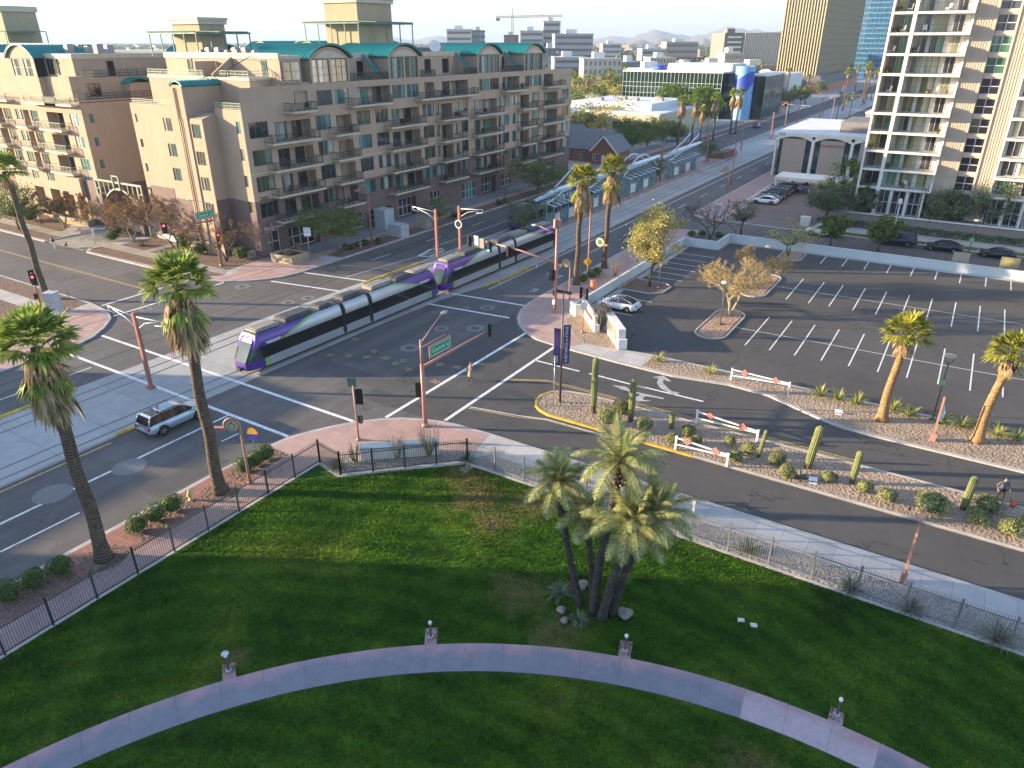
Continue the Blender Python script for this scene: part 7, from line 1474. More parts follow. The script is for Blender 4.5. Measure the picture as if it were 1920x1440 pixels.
# short posts
b = (-34.38,33.42); t = thing('traffic_signal', 'slim terracotta post with the green back of a square sign', 'traffic light', (*b, Z1)); m = MB(); m.tube([(0, 0, 0), (0, 0, 4.5)], .075, 8); m.lathe([(.2, 0), (.2, .1), (.1, .2)], 8); m.build('pole', m_pink, t); signal(t, .25, .2, 3.6, pi+.55); signal(t, .25, .1, 1.75, pi).scale = (.6, .9, .5); m = MB(); m.obox((-.1, 0, 4.75), .62, .04, .72, .5); m.build('sign_back', m_aluback, t)
b = (-30.18,61.89); t = thing('traffic_signal', 'post with two black signal heads and a small blue sign by the sign wall', 'traffic light', (*b, Z1)); m = MB(); m.tube([(0, 0, 0), (0, 0, 4.7)], .07, 8); m.lathe([(.2, 0), (.2, .1), (.1, .2)], 8); m.build('pole', m_pink, t); signal(t, -.42, 0, 4.2, HP+.3); signal(t, .42, 0, 4.2, -HP+.4); m = MB(); m.obox((.1, -.1, 2.9), .65, .04, .8, .3); m.build('sign', P('faded_blue_sign', (.22, .28, .36), .5), t)
# catenary masts of the rail line
def catmast(p, z, label, arms):
    t = thing('catenary_mast', label, 'pole', (*p, .02), 0, 'red steel masts of the rail line'); m = MB(); m.box(-.14, -.14, 0, .14, .14, z); m.box(-.26, -.26, 0, .26, .26, .22); m.build('mast', m_redst, t)
    for s_ in arms:
        a = MB(); L = 3.7; a.tube([(s_*.16, 0, z-.35), (s_*L, 0, z-.1)], .045, 6); a.tube([(s_*.16, 0, z-1.4), (s_*1.3, 0, z-.7), (s_*L*.8, 0, z-.28)], .035, 6); a.tube([(s_*L, 0, z-.1), (s_*(L-.05), 0, z-.5), (s_*(L-1.0), 0, z-.62)], .03, 6); a.build('bracket_arm', m_wsteel, t)
    return t
catmast((-55.91,30.76), 6.9, 'red mast with white bracket arms standing on the rail slab before the junction', (-1, 1))
q = (-56.3,71.92,6.94); catmast((-56.3, q[1]), 8.0, 'red mast behind the train joint with arms to the left', (-1,)); q2 = (-55.2,75.41,6.14); catmast((-55.2, q2[1]), 7.9, 'red mast with a round black rail symbol behind the second car', (1,))
lg = thing('station_sign', 'round white rail-stop sign fixed high on the red mast', 'sign', (-55.2, q2[1]-.25, 5.6)); m = MB(); m.lathe([(.55, 0), (.55, .06), (.5, .08)], 24, axis='Y'); m.lathe([(.42, -.02), (.42, -.015)], 24, axis='Y', m=1); m.build('disc', [m_signw, m_black], lg)
for i, y in enumerate((148, 178, 208, 240, 275, 315)): catmast((-55.7, y), 7.6, ('red mast between the platform canopies', 'red mast at the far end of the platform', 'red mast just past the platform ramp', 'red mast at the second junction', 'far red mast beyond the glass office', 'farthest red mast up the avenue')[i], (1, -1) if i > 3 else ())
# hook-shaped street lamps
def hook(p, H, r, label, tall=False, rz=0, disc=True, grp='terracotta hook lamps', col=None):
    t = thing('street_lamp', label, 'street lamp', (*p, Z1), rz, grp); m = MB(); n = 10; k = H-r
    pts = [(0, 0, 0), (0, 0, k*.5), (0, 0, k)]+[(-r+r*cos(pi*i/n), 0, k+r*sin(pi*i/n)) for i in range(1, n+1)]
    if not tall: pts += [(-2*r+.02, 0, k-r*.35)]
    R0 = .11 if tall else .085; m.tube(pts, [R0*1.3]+[R0]*(len(pts)-1), 10); m.lathe([(R0*2.3, 0), (R0*2.3, .12), (R0*1.4, .2)], 10); m.build('pole', col or m_pink, t)
    h_ = MB(); e = pts[-1]; h_.obox((e[0]-.38, 0, e[2]-.05), .8, .3, .22); h_.build('lamp_head', col or m_pink, t)
    if disc:
        d = MB(); d.lathe([(r*.78, -.03), (r*.78, .03)], 20, (-r, 0, k), axis='Y'); d.lathe([(r*.5, -.037), (r*.5, .037)], 20, (-r-.02, 0, k-.04), m=1, axis='Y'); d.lathe([(r*.36, -.044), (r*.36, .044)], 16, (-r-.02, 0, k-.04), axis='Y'); d.obox((-r-.04, 0, k+r*.38), .1, .08, .3, 0, 1, 0, .5); d.build('sign_disc', [P('cream_disc', (.50, .44, .27), .6), m_aluback], t)
    return t
hook((-36.51,25.18), 4.95, .5, 'hook lamp with a cream disc beside the palm trunk at the fence', rz=.55); hook((-80.03,65.58), 4.6, .5, 'hook lamp with a cream disc at the brick apartment corner', rz=pi-.5); hook((-36.38,70.7), 4.6, .5, 'hook lamp with a cream disc by the white wall end', rz=.2)
for p, H, lab, rz in (((-72.01,76.73), 8.6, 'tall hook lamp in front of the second apartment entrance', -1.2), ((-71.9,112.83), 8.8, 'tall hook lamp at the far half of the apartments', -1.2), ((-79.1,167.0), 8.8, 'tall hook lamp in front of the cottage', -1.2), ((-68.33,215.95), 10, 'tall hook lamp before the low white building', -1.2)): hook(p, H, .55, lab, True, rz+2.2, False, col=m_redst)
hook((-38.38,79.51), 10.2, .6, 'tall terracotta lamp between the shaggy palms with a yellow warning sign', True, -.6, False)
for i, (p, H, rz) in enumerate((((-41.8,151.99), 8.8, 0), ((-56.7,261.87), 8.8, 0), ((-48.89,300.17), 9, 0), ((-56.61,326.34), 9, 2.4), ((-58.95,378.94), 9, 2.4), ((-40.75,145.79), 4.6, 0), ((-40.7,145.82), 4.6, 0))): hook(p, H, .6, ('tall hook lamp between the two far carriageways', 'tall hook lamp at the far junction', 'tall hook lamp above the tan low block', 'tall hook lamp before the dark office base', 'far hook lamp below the orange fascia', 'short hook lamp at the far kerb', 'short hook lamp near the courtyard wall')[i], H > 5, rz, H < 5)
ds = (-37.2,78.58,5.86)
dk = thing('lamp_disc_sign', 'cream disc sign hung on the tall terracotta lamp', 'sign', (-36.9, 79.51-.1, 4.8)); m = MB(); m.lathe([(.55, -.03), (.55, .03)], 20, axis='Y'); m.lathe([(.32, -.04), (.32, .04)], 16, axis='Y', m=1); m.obox((.75, 0, -.25), .6, .25, .2, 0, 2); m.build('disc', [P('cream_disc', (.50, .44, .27), .6), m_aluback, m_pink], dk)
def diamond(p, z, label, rz, pole=None):
    t = thing('warning_sign', label, 'sign', (*p, Z1)); s_ = .42; m = MB(); m.add([(0, -.02, z-s_*1.35), (s_*1.35, -.02, z), (0, -.02, z+s_*1.35), (-s_*1.35, -.02, z)], ((0, 1, 2, 3),)); m.add([(0, .0, z-s_*1.35), (s_*1.35, .0, z), (0, .0, z+s_*1.35), (-s_*1.35, .0, z)], ((3, 2, 1, 0),)); o = m.build('panel', m_signy, t); o.rotation_euler = (0, 0, rz)
    q = MB(); q.lathe([(.07, -.03), (.07, -.022)], 10, (0, 0, z+.3), axis='Y'); q.beam((0, -.03, z+.2), (.05, -.03, z-.05), .12, .01); q.beam((.05, -.03, z-.05), (.2, -.03, z-.33), .07, .01); q.beam((.03, -.03, z-.05), (-.16, -.03, z-.3), .07, .01); q.beam((-.2, -.03, z+.02), (.22, -.03, z+.12), .06, .01); w_ = q.build('pictogram', m_black, o)
    if pole: k = MB(); k.tube([(0, .04, 0), (0, .04, z+.4)], .035, 6); k.build('post', m_steel, t)
    return t
tp = (-38.38,79.51); diamond((tp[0]+.02, tp[1]-.25), 2.0, 'yellow diamond walker sign low on the tall terracotta lamp', .35); diamond((-84.21,54.74), 2.5, 'yellow diamond sign leaning in the brown gravel bed', .6, True)
def board(p, z, w, h_, label, mt, rz=0, post=m_steel, txt=None, name='sign_post'):
    t = thing(name, label, 'sign', (*p, Z1), rz); m = MB(); m.tube([(0, 0, 0), (0, 0, z)], .04, 6); m.build('post', post, t); q = MB(); q.box(-w/2, -.06, z-h_, w/2, -.04, z); q.build('panel', mt, t)
    if txt:
        for i, s_ in enumerate(txt): text(t, s_, (0, -.065, z-h_*(i+.6)/len(txt)), 0, h_/len(txt)*.8, P('sign_blue', (.03, .07, .25), .5), 'lettering', ext=.003)
    return t
board((-73.35,65.97), 4.6, .95, 1.15, 'tall blue and white notice on a terracotta post by the tan planter', m_signw, .5, m_pink, ('ONLY', 'BUSES', '- - -')); board((-106.83,55.69), 2.4, .5, .6, 'small white sign at the gate drive kerb', m_signw, .5); board((-124.69,57.11), 2.4, .4, .55, 'small pale sign at the left walk', m_signw, .5)
board((-90.73,55.72), 1.5, .2, .5, 'short green marker post in the brown bed', m_green, .5, m_aluback); board((-84.07,55.69), 2.6, .16, .3, 'thin dark green post beside the yellow diamond sign', m_aluback, .5, m_aluback); board((-85.5,40.01), 2.7, .3, .5, 'thin grey post by the pale cabinet', m_steel, 2.5); board((-24.78,46.08), 4.4, .5, .6, 'slim post with a small sign back beside the banner pole', m_steel, pi+.6)
board((-75.0,63.43), 1.1, .25, .3, 'short push-button post at the apartment corner kerb', m_signw, 2.6, m_pink)
# banner pole
b = (-24.61,46.86); t = thing('banner_pole', 'tall dark pole in the median with two purple banners', 'flagpole', (*b, .12)); m = MB(); m.tube([(0, 0, 0), (0, 0, 9.4)], [.1, .055], 10); m.tube([(0, 0, 9.3), (0, 0, 9.5), (.3, .15, 9.5)], .03, 6); m.build('pole', P('bronze_pole', (.06, .05, .05), .4), t)
mpur = P('purple_banner', (.065, .045, .15), .7, .15, 2)
def banner(s_, z0, z1, w):
    m = MB(); n = 12; a = .5
    for i in range(n):
        za, zb = z0+(z1-z0)*i/n, z0+(z1-z0)*(i+1)/n
        def q(x, z): u = (z1-z)/(z1-z0); return (s_*(.1+x)*cos(a)+.0, s_*(.1+x)*sin(a)+.12*sin(u*5)*x, z+.1*x)
        m.quad(q(0, za), q(w, za), q(w, zb), q(0, zb)); m.quad(q(0, zb), q(w, zb), q(w, za), q(0, za))
    return m.build('banner', mpur, t)
b1 = banner(1, 3.5, 6.8, .55); banner(-1, 3.3, 6.5, .55)
l_ = text(b1, 'SUBSTANCE to STAGE', (.38*cos(.5)+.035, .38*sin(.5)-.09, 5.2), 0, .31, m_signw, 'lettering', ext=.003); l_.rotation_euler = (HP, -HP, .5)
# terracotta lamp posts in the planter strip on the right
t = thing('lamp_post', 'terracotta lamp post behind the right-hand fence', 'lamp post', (*(1.83,37.7), Z1)); m = MB(); m.box(-.06, -.06, .5, .06, .06, 4.7); m.build('pole', m_pink, t); m = MB(); m.box(-.16, -.16, 0, .16, .16, .55); m.build('base', m_pink, t); m = MB(); m.tube([(0, 0, 4.7), (0, 0, 5.15)], .03, 6); m.build('finial', m_steel, t)
t = thing('banner_post', 'terracotta post with a small furled flag in the gravel planter', 'lamp post', (*(1.95,56.12), Z1)); m = MB(); m.box(-.07, -.07, .5, .07, .07, 3.6); m.build('pole', m_pink, t); m = MB(); m.box(-.2, -.2, 0, .2, .2, .6); m.build('base', m_pink, t); m = MB(); m.add([(.1, 0, 3.1), (.32, .05, 2.4), (.2, .05, 1.5), (.08, 0, 1.7)], ((0, 1, 2, 3), (3, 2, 1, 0))); m.build('flag', P('pale_flag', (.45, .55, .60), .7, .3, 5), t)
# parking-lot lamps
def lotlamp(p, H, label):
    t = thing('lot_lamp', label, 'street lamp', (*p, .12), 0, 'mushroom-topped parking lot lamps'); m = MB(); m.tube([(0, 0, 0), (0, 0, H-.75)], .06, 8); m.lathe([(.28, 0), (.28, .1), (.1, .18)], 10)
    for s_ in (-1, 1): m.tube([(0, 0, H-.75), (s_*.22, 0, H-.55), (s_*.33, 0, H-.2)], .035, 6)
    m.build('pole', P('lamp_green_pole', (.08, .085, .07), .5), t); h_ = MB(); h_.lathe([(.1, H-.3), (.4, H-.22), (.46, H-.14), (.38, H-.02), (.05, H+.02)], 16); h_.build('lamp_head', P('lamp_hood', (.40, .36, .26), .5), t); return t
lotlamp((-18.99,71.77), 4.7, 'lot lamp in front of the wiry golden tree'); lotlamp((-29.06,79.96), 4.7, 'lot lamp right of the big yellow tree'); lotlamp((-18.84,88.59), 4.7, 'lot lamp in the middle island'); lt = lotlamp((1.69,59.7), 5.6, 'tall lot lamp in the gravel planter with a green tag'); m = MB(); m.box(-.14, -.09, 3.1, .14, -.065, 3.5); m.build('tag', P('tag_green', (.16, .38, .13), .6), lt)
lt = lotlamp((1.91,114.55), 5.4, 'lot lamp beyond the north wall before the large olive tree'); m = MB(); m.box(-.3, -.09, 2.4, .3, -.065, 2.9); m.build('tag', MATS['tag_green'], lt)
t = thing('globe_lamp', 'white lantern post in front of the tower plinth', 'street lamp', (*(-8.5,126.36), Z1)); m = MB(); m.tube([(0, 0, 0), (0, 0, 4.2)], [.12, .08], 8); m.build('pole', m_whitewall, t); m = MB(); m.lathe([(.1, 4.2), (.3, 4.4), (.28, 4.9), (.05, 5.15)], 10); m.build('lantern', m_wsteel, t)
# white barrier gates with red diamonds
m_dia = None
def diamat():
    m, n, l, b = nmat('red_reflector'); ck = n.new('ShaderNodeTexBrick'); ck.offset = 0; ck.inputs['Scale'].default_value = 1; ck.inputs['Brick Width'].default_value = .16; ck.inputs['Row Height'].default_value = .16; ck.inputs['Mortar Size'].default_value = .018
    ck.inputs['Color1'].default_value = (.45, .03, .025, 1); ck.inputs['Color2'].default_value = (.38, .025, .02, 1); ck.inputs['Mortar'].default_value = (.55, .40, .33, 1)
    tc = n.new('ShaderNodeTexCoord'); l.new(mapv(n, l, tc.outputs['Object'], rot=(0, pi/4, 0)), ck.inputs['Vector']); mp = n.new('ShaderNodeSeparateXYZ'); l.new(mapv(n, l, tc.outputs['Object'], rot=(0, pi/4, 0)), mp.inputs[0]); cb = n.new('ShaderNodeCombineXYZ'); l.new(mp.outputs[0], cb.inputs[0]); l.new(mp.outputs[2], cb.inputs[1]); l.new(cb.outputs[0], ck.inputs['Vector'])
    l.new(ck.outputs['Color'], b.inputs['Base Color']); b.inputs['Roughness'].default_value = .4; return m
m_dia = diamat(); m_gate = P('gate_white', (.68, .68, .66), .5, .08, 3)
def barrier(a, b, label, hl=1.05, hr=.95):
    a, b = Vector((*a, 0)), Vector((*b, 0)); d = (b-a); L = d.length; t = thing('barrier_gate', label, 'barrier', (a.x, a.y, .12), atan2(d.y, d.x), 'white barrier gates with red diamonds')
    for x, h_ in ((0, hl), (L, hr)): m = MB(); m.box(x-.07, -.07, 0, x+.07, .07, h_+.06); m.box(x-.085, -.085, h_+.06, x+.085, .085, h_+.1); m.build('post', m_gate, t)
    m = MB(); m.beam((.07, 0, hl-.03), (L-.07, 0, hr-.03), .09, .1); m.build('boom', m_gate, t); m = MB(); m.beam((.07, 0, hl*.45), (L-.07, 0, hr-.16), .08, .09); m.build('brace', m_gate, t)
    for f in (.22, .76):
        m = MB(); s_ = .33; m.add([(0, -.075, -s_), (s_, -.075, 0), (0, -.075, s_), (-s_, -.075, 0), (0, -.055, -s_), (s_, -.055, 0), (0, -.055, s_), (-s_, -.055, 0)], ((0, 1, 2, 3), (7, 6, 5, 4), (0, 4, 5, 1), (1, 5, 6, 2), (2, 6, 7, 3), (3, 7, 4, 0))); o = m.build('reflector', m_dia, t); o.location = (L*f, 0, hl*(1-f)+hr*f-.03)
barrier((-13.93,58.64), (-9.05,58.57), 'far white barrier beside the parking lot planter'); barrier((-13.89,49.35), (-9.1,48.85), 'rear white barrier in the median'); barrier((-13.83,44.62), (-9.98,44.37), 'front white barrier in the median'); barrier((-13.18,37.78), (-10.07,37.65), 'white barrier behind the fence half hidden by palm fronds')
# iron fence round the lawn: straight runs, each a fence with posts
def fence(name, pts, label, mats, H=1.75, gap=2.35, pick=.125):
    t = thing(name, label, 'fence', (*pts[0], Z1+.02), 0, 'iron fence runs around the lawn'); o_ = Vector(pts[0]); base = 0
    for i in range(len(pts)-1):
        a, b = Vector(pts[i])-o_, Vector(pts[i+1])-o_; L = (b-a).length; n = max(1, round(L/gap))
        for j in range(n+(1 if i == len(pts)-2 else 0)): p = a.lerp(b, j/n); m = MB(); m.box(p.x-.045, p.y-.045, 0, p.x+.045, p.y+.045, H+.05); m.box(p.x-.06, p.y-.06, H+.05, p.x+.06, p.y+.06, H+.09); m.build('post', mats, t)
        r = MB()
        for z in (H-.2, .16): r.beam((a.x, a.y, z), (b.x, b.y, z), .05, .045)
        k = int(L/pick)
        for j in range(1, k): p = a.lerp(b, j/k); r.box(p.x-.011, p.y-.011, .08, p.x+.011, p.y+.011, H-.02); r.box(p.x-.016, p.y-.016, H-.02, p.x+.016, p.y+.016, H+.03)
        r.build('railing', mats, t)
fence('iron_fence', [(-34.45, -12), (-34.5, 29.6)], 'black iron fence along the avenue side of the lawn', m_rail); fence('iron_fence', [(-34.5, 29.6), (-32.1, 29.2)], 'short black fence return at the lawn corner', m_rail)
fence('iron_fence', [(-32.1, 29.2), (-25.75, 35.25)], 'slanting black fence behind the low white wall', m_rail); fence('iron_fence', [(-25.75, 35.25), (30, 35.3)], 'long greyer iron fence along the driveway side of the lawn', P('weathered_railing', (.15, .155, .16), .5, .2, 1))
# walls
t = thing('low_wall', 'long low white wall with a blue-grey top at the plaza', 'wall', (*(-32.17,31.42), Z1)); a = Vector((-32.19,31.33)); b = Vector((-27.98,34.9)); d = (b-a).normalized(); nrm = Vector((-d.y, d.x)); m = MB()
q = [a, b, b+nrm*.75, a+nrm*.75]; m.prism([tuple(p) for p in q], Z1, 1.0, 0); m.prism([tuple(p) for p in (a-nrm*.04-d*.04, b-nrm*.04+d*.04, b+nrm*.8+d*.04, a+nrm*.8-d*.04)], 1.0, 1.1, 1); m.build('wall', [m_whitewall, P('blue_grey_cap', (.16, .24, .30), .6)], t, 'w')
t = thing('lot_wall', 'long white masonry wall around two sides of the parking lot', 'wall', (-33.5, 90, 0)); m = MB(); m.kerb([(-33.85, 66.5), (-33.75, 101.55), (-28.9, 101.7), (-28.8, 107.15), (60, 107.6)], .28, 0, 1.12, -1, 0); m.kerb([(-33.88, 66.45), (-33.78, 101.6), (-28.93, 101.75), (-28.83, 107.2), (60, 107.65)], .34, 1.12, 1.2, -1, 0); m.build('wall', P('pale_blue_white_render', (.50, .54, .55), .8, .06, .8), t, 'w')
m = MB(); m.kerb([(-34.2, 66.6), (-33.0, 65.7), (-31.6, 66.6)], .35, 0, 1.45, 1, 0); m.build('end_pier', m_whitewall, t, 'w')
def signwall(a, b, th, H, label, face, mname):
    a, b = Vector(a), Vector(b); d = (b-a).normalized(); nrm = Vector((-d.y, d.x)); t = thing('sign_wall', label, 'sign', (*a, Z1)); m = MB(); m.prism([tuple(p) for p in (a, b, b+nrm*th, a+nrm*th)], Z1, H, 0); m.prism([tuple(p) for p in (b, b+d*.35, b+d*.35+nrm*(th+.1), b+nrm*(th+.1))], Z1, H*.55, 0); m.build('wall', [m_whitewall], t, 'w'); f = MB(); u0, u1 = .12, .9; L = (b-a).length
    p0, p1 = a+d*L*u0-nrm*.02, a+d*L*u1-nrm*.02; z0, z1 = (H*.28, H*.86) if th > .5 else (H*.55, H*.85); f.quad((p0.x, p0.y, z0), (p1.x, p1.y, z0), (p1.x, p1.y, z1), (p0.x, p0.y, z1)); f.build(mname, face, t, 'w'); return t
signwall((-32.88,66.95), (-29.34,62.77), .4, 1.75, 'white sign wall with brown lettering panel by the traffic post', P('brown_letters', (.14, .07, .06), .6, .5, 9), 'sign_panel'); signwall((-28.44,63.68), (-25.4,59.9), .75, 2.1, 'boxy white sign wall with a grey reader board', P('reader_board', (.20, .21, .18), .3, .5, 1.2), 'reader_board')
# utility pieces
def cabinet(p, sx, sy, H, label, mt, rz=0, name='utility_cabinet', lid=True):
    t = thing(name, label, 'cabinet', (*p, Z1), rz); m = MB(); m.box(-sx/2, -sy/2, .05, sx/2, sy/2, H); m.box(-sx/2-.1, -sy/2-.1, 0, sx/2+.1, sy/2+.1, .05); m.build('body', mt, t); m = MB(); m.box(-sx/2-.03, -sy/2-.03, H, sx/2+.03, sy/2+.03, H+.06); m.build('lid', mt, t); m = MB(); m.box(-.015, -sy/2-.012, .15, .015, -sy/2, H-.1); m.box(.12, -sy/2-.04, H*.5, .16, -sy/2, H*.62); m.build('door', m_steel, t); return t
m_pcab = P('pale_cabinet', (.40, .43, .45), .6, .08, 1); m_tcab = P('tan_cabinet', (.36, .31, .23), .7, .1, 1)
cabinet((-82.61,36.89), 1.3, 1.0, 2.1, 'tall pale grey cabinet on the left-hand salmon corner', m_pcab, .5); cabinet((-72.64,83.46), 2.6, 1.8, 1.7, 'pale utility cabinet on the west verge', m_pcab); cabinet((-72.87,89.92), 2.4, 1.6, 1.5, 'tan utility cabinet right of the pale one', m_tcab); cabinet((-77.93,86.33), 2.2, 2.2, 2.9, 'slatted pale enclosure against the brick apartment front', m_pcab, name='enclosure')
t = thing('planter_box', 'square tan concrete planter of dry twigs at the apartment corner', 'planter', (*(-76.08,64.88), Z1), .06); m = MB(); m.kerb([(-1.9, -1.6), (1.9, -1.6), (1.9, 1.6), (-1.9, 1.6)], .25, 0, 1.05, 1, 0, True); m.box(-1.65, -1.35, 0, 1.65, 1.35, .85, 1); m.build('box', [m_stucco2, P('soil', (.06, .045, .035), .95)], t); q = cane_mesh(5, 50, .7, .9); q.v = [(x*1.8, y*1.4, z+.85) for x, y, z in q.v]; q.build('twigs', m_cane, t)
t = thing('litter_bin', 'brown litter bin beside the tan planter', 'bin', (*(-78.68,68.75), Z1)); m = MB(); m.box(-.32, -.32, .05, .32, .32, 1.1); m.box(-.36, -.36, 1.1, .36, .36, 1.2); m.build('body', P('bin_brown', (.22, .15, .10), .8), t)
t = thing('litter_bin', 'orange litter bin on the salmon pavement beside the long white wall', 'bin', (*(-35.6,75.39), Z1)); m = MB(); m.lathe([(.36, .02), (.38, .2), (.38, .95), (.34, 1.0)], 16); m.build('body', P('bin_orange', (.46, .16, .09), .7), t); m = MB(); m.lathe([(.39, .95), (.39, 1.05), (.2, 1.08)], 16); m.build('rim', P('bin_orange', (.46, .16, .09), .7), t)
def hydrant(p, label, mt):
    t = thing('fire_hydrant', label, 'hydrant', (*p, Z1)); m = MB(); m.lathe([(.17, 0), (.17, .06), (.11, .08), (.11, .5), (.15, .52), (.15, .56), (.12, .66), (.05, .74), (.03, .8)], 14); m.build('barrel', mt, t)
    for s_ in ((0, -1), (1, 0), (-1, 0)): m = MB(); m.tube([(0, 0, .4), (s_[0]*.2, s_[1]*.2, .4)], [.07, .08], 8); m.build('outlet', mt, t)
hydrant((-38.22,21.85), 'yellow fire hydrant in the brick strip', P('hydrant_yellow', (.52, .45, .16), .6, .15, 6)); hydrant((-72.85,75.15), 'pale yellow fire hydrant on the west verge', P('hydrant_pale', (.45, .42, .25), .6))
for (x, y), lab in zip(PADS, ('lawn path light with a silvery glint shaped as spikes, leftmost on the curve', 'lawn path light on the pad left of the palm clump', 'lawn path light on the pad below the date palms', 'lawn path light at the lower right by the pale slabs')):
    a = atan2(y-PCY, x-PCX); r = hypot(x-PCX, y-PCY)+.1; t = thing('path_light', lab, 'bollard light', (PCX+r*cos(a), PCY+r*sin(a), Z1+.05), a, 'bollard lights on the curved path'); m = MB(); m.box(-.055, -.055, .06, .055, .055, .85); m.build('post', P('path_light_brown', (.10, .07, .07), .5), t); m = MB(); m.lathe([(.14, 0), (.14, .05), (.08, .07)], 10); m.build('base', m_steel, t); m = MB(); m.lathe([(.07, .85), (.09, .9), (.09, 1.0), (.05, 1.03)], 8)
    if 'silvery' in lab:  # spikes shape the starburst of a reflection, not a part of the lamp
        for k in range(14): q = 2*pi*k/14; m.tube([(0, 0, 1.0), (.17*cos(q), .17*sin(q), 1.08)], [.02, .03], 4)
    m.build('hood', m_wsteel, t)
for p, lab in (((-4.86,29.91), 'left white valve box on the lawn'), ((-4.21,29.89), 'right white valve box on the lawn')): t = thing('valve_box', lab, 'valve box', (*p, lawn_z(*p)), .4, 'valve boxes on the lawn'); m = MB(); m.box(-.17, -.13, -.05, .17, .13, .06); m.box(-.13, -.09, .06, .13, .09, .075); m.build('cover', m_whitewall, t)
def ground_sign(p, label):
    t = thing('plant_label', label, 'label', (*p, .12), .3, 'white plant labels in the gravel'); m = MB(); m.obox((0, 0, .22), .55, .3, .03, 0, 0, .5); m.build('plate', m_signw, t); m = MB(); m.box(-.25, -.3, 0, .25, -.1, .05); m.build('foot', m_signw, t)
ground_sign((-4.78,56.93), 'white plant label in the planter left of the short palm'); ground_sign((-4.46,45.52), 'white plant label in the median beside the agave')
t = thing('spotlight', 'small black spotlight in the median before the widest sage mound', 'spotlight', (*(1.43,44.78), .12)); m = MB(); m.tube([(0, 0, 0), (0, 0, .35)], .02, 5); m.tube([(0, -.08, .4), (0, .1, .45)], [.07, .1], 8); m.build('lamp', m_black, t)
# bright flag on a thin pole
t = thing('feather_flag', 'small bright oval flag of yellow rays over blue by the clipped shrubs', 'flag', (*(-38.78,27.64), Z1), .35); m = MB(); m.tube([(0, 0, 0), (0, 0, 1.6)], .02, 5); m.build('pole', m_black, t); m = MB(); n = 24
for i in range(n):
    a0, a1 = 2*pi*i/n, 2*pi*(i+1)/n; up = sin((a0+a1)/2) > -.1; m.tri((0, -.0, 1.95), (.42*cos(a0), 0, 1.95+.52*sin(a0)), (.42*cos(a1), 0, 1.95+.52*sin(a1)), (0 if i % 2 else 1) if up else 2); m.tri((.42*cos(a1), .01, 1.95+.52*sin(a1)), (.42*cos(a0), .01, 1.95+.52*sin(a0)), (0, .01, 1.95), (0 if i % 2 else 1) if up else 2)
m.build('flag', [P('flag_yellow', (.75, .50, .02), .6), P('flag_orange', (.62, .20, .05), .6), P('flag_blue', (.05, .04, .32), .6)], t)
t = thing('satellite_sign', 'tan notice panel on the far side of the white wall, left of two', 'sign', (1.16, 109.2, Z1)); m = MB(); m.box(-.95, -.06, .7, .95, 0, 2.0); m.box(-.5, 0, 0, -.42, .08, 1.6); m.box(.42, 0, 0, .5, .08, 1.6); m.build('panel', m_tcab, t)
t = thing('satellite_sign', 'yellowish notice panel on the far side of the white wall, right of two', 'sign', (6.58, 109.2, Z1)); m = MB(); m.box(-1.05, -.06, .7, 1.05, 0, 2.1); m.box(-.5, 0, 0, -.42, .08, 1.6); m.box(.42, 0, 0, .5, .08, 1.6); m.build('panel', P('mustard_panel', (.30, .26, .12), .7), t)
t = thing('hedge', 'low clipped dark hedge in front of the tower plinth', 'hedge', (-6, 126.3, Z1)); rr = random.Random(4); m = MB()
for i in range(9000): x = rr.uniform(-14, 20); z = 1.0*sqrt(rr.random()); q = Vector((x, rr.uniform(-.55, .55)+.1*sin(x*1.7), z+.08*sin(x*2.3))); u = rndv(rr)*.13; v_ = rndv(rr)*.09; m.quad(q-u, q-v_, q+u, q+v_)
m.build('foliage', m_lolive, t)
low_wall('courtyard_wall', [(-33.4, 134), (-33.9, 158)], .9, .35, 'low planted wall along the courtyard cars', 'wall', m_whitewall, m_trim)
low_wall('plinth_kerb', [(-16, 127.6), (40, 127.6)], .5, .3, 'low white kerb wall behind the dark hedge', 'wall', m_whitewall)
t = thing('utility_box', 'white meter box at the courtyard entrance', 'cabinet', (*(-21.2,123.08), Z1)); m = MB(); m.box(-.7, -.4, 0, .7, .4, 1.4); m.box(-.75, -.45, 1.4, .75, .45, 1.5); m.build('body', m_whitewall, t)
t = thing('utility_box', 'white box left of the courtyard entrance tree', 'cabinet', (*(-36.4,126.36), Z1)); m = MB(); m.box(-.5, -.4, 0, .5, .4, 1.2); m.box(-.55, -.45, 1.2, .55, .45, 1.3); m.build('body', m_pcab, t)
# ---- station platform and canopies
t = thing('station_platform', 'long raised brick platform of the rail stop with pale edge strips', 'platform', (-56, 150, 0)); m = MB(); m.box(-58.1, 93, 0, -53.6, 186, .3, 0); m.box(-53.6, 93, 0, -53.05, 186, .31, 1); m.box(-58.65, 93, 0, -58.1, 186, .31, 1); m.add([(-58.65, 186, .31), (-53.05, 186, .31), (-53.05, 197, .02), (-58.65, 197, .02)], ((0, 1, 2, 3),), 0); m.build('deck', [m_pave, m_kerb], t, 'w')
m = MB(); m.box(-57.4, 187, 0, -54.2, 199, .9); m.box(-56.9, 187.3, .9, -54.7, 198.7, 1.5); m.build('ramp_planter', P('ramp_brick', (.22, .11, .085), .85, .2, 1), t, 'w')
m_can = P('canopy_pale_blue', (.56, .66, .70), .45, .06, 1, metal=.2); m_cant = P('canopy_teal_steel', (.16, .27, .29), .45, .1, 1); m_pan = glassmat('station_glass', (.06, .14, .15), .1)
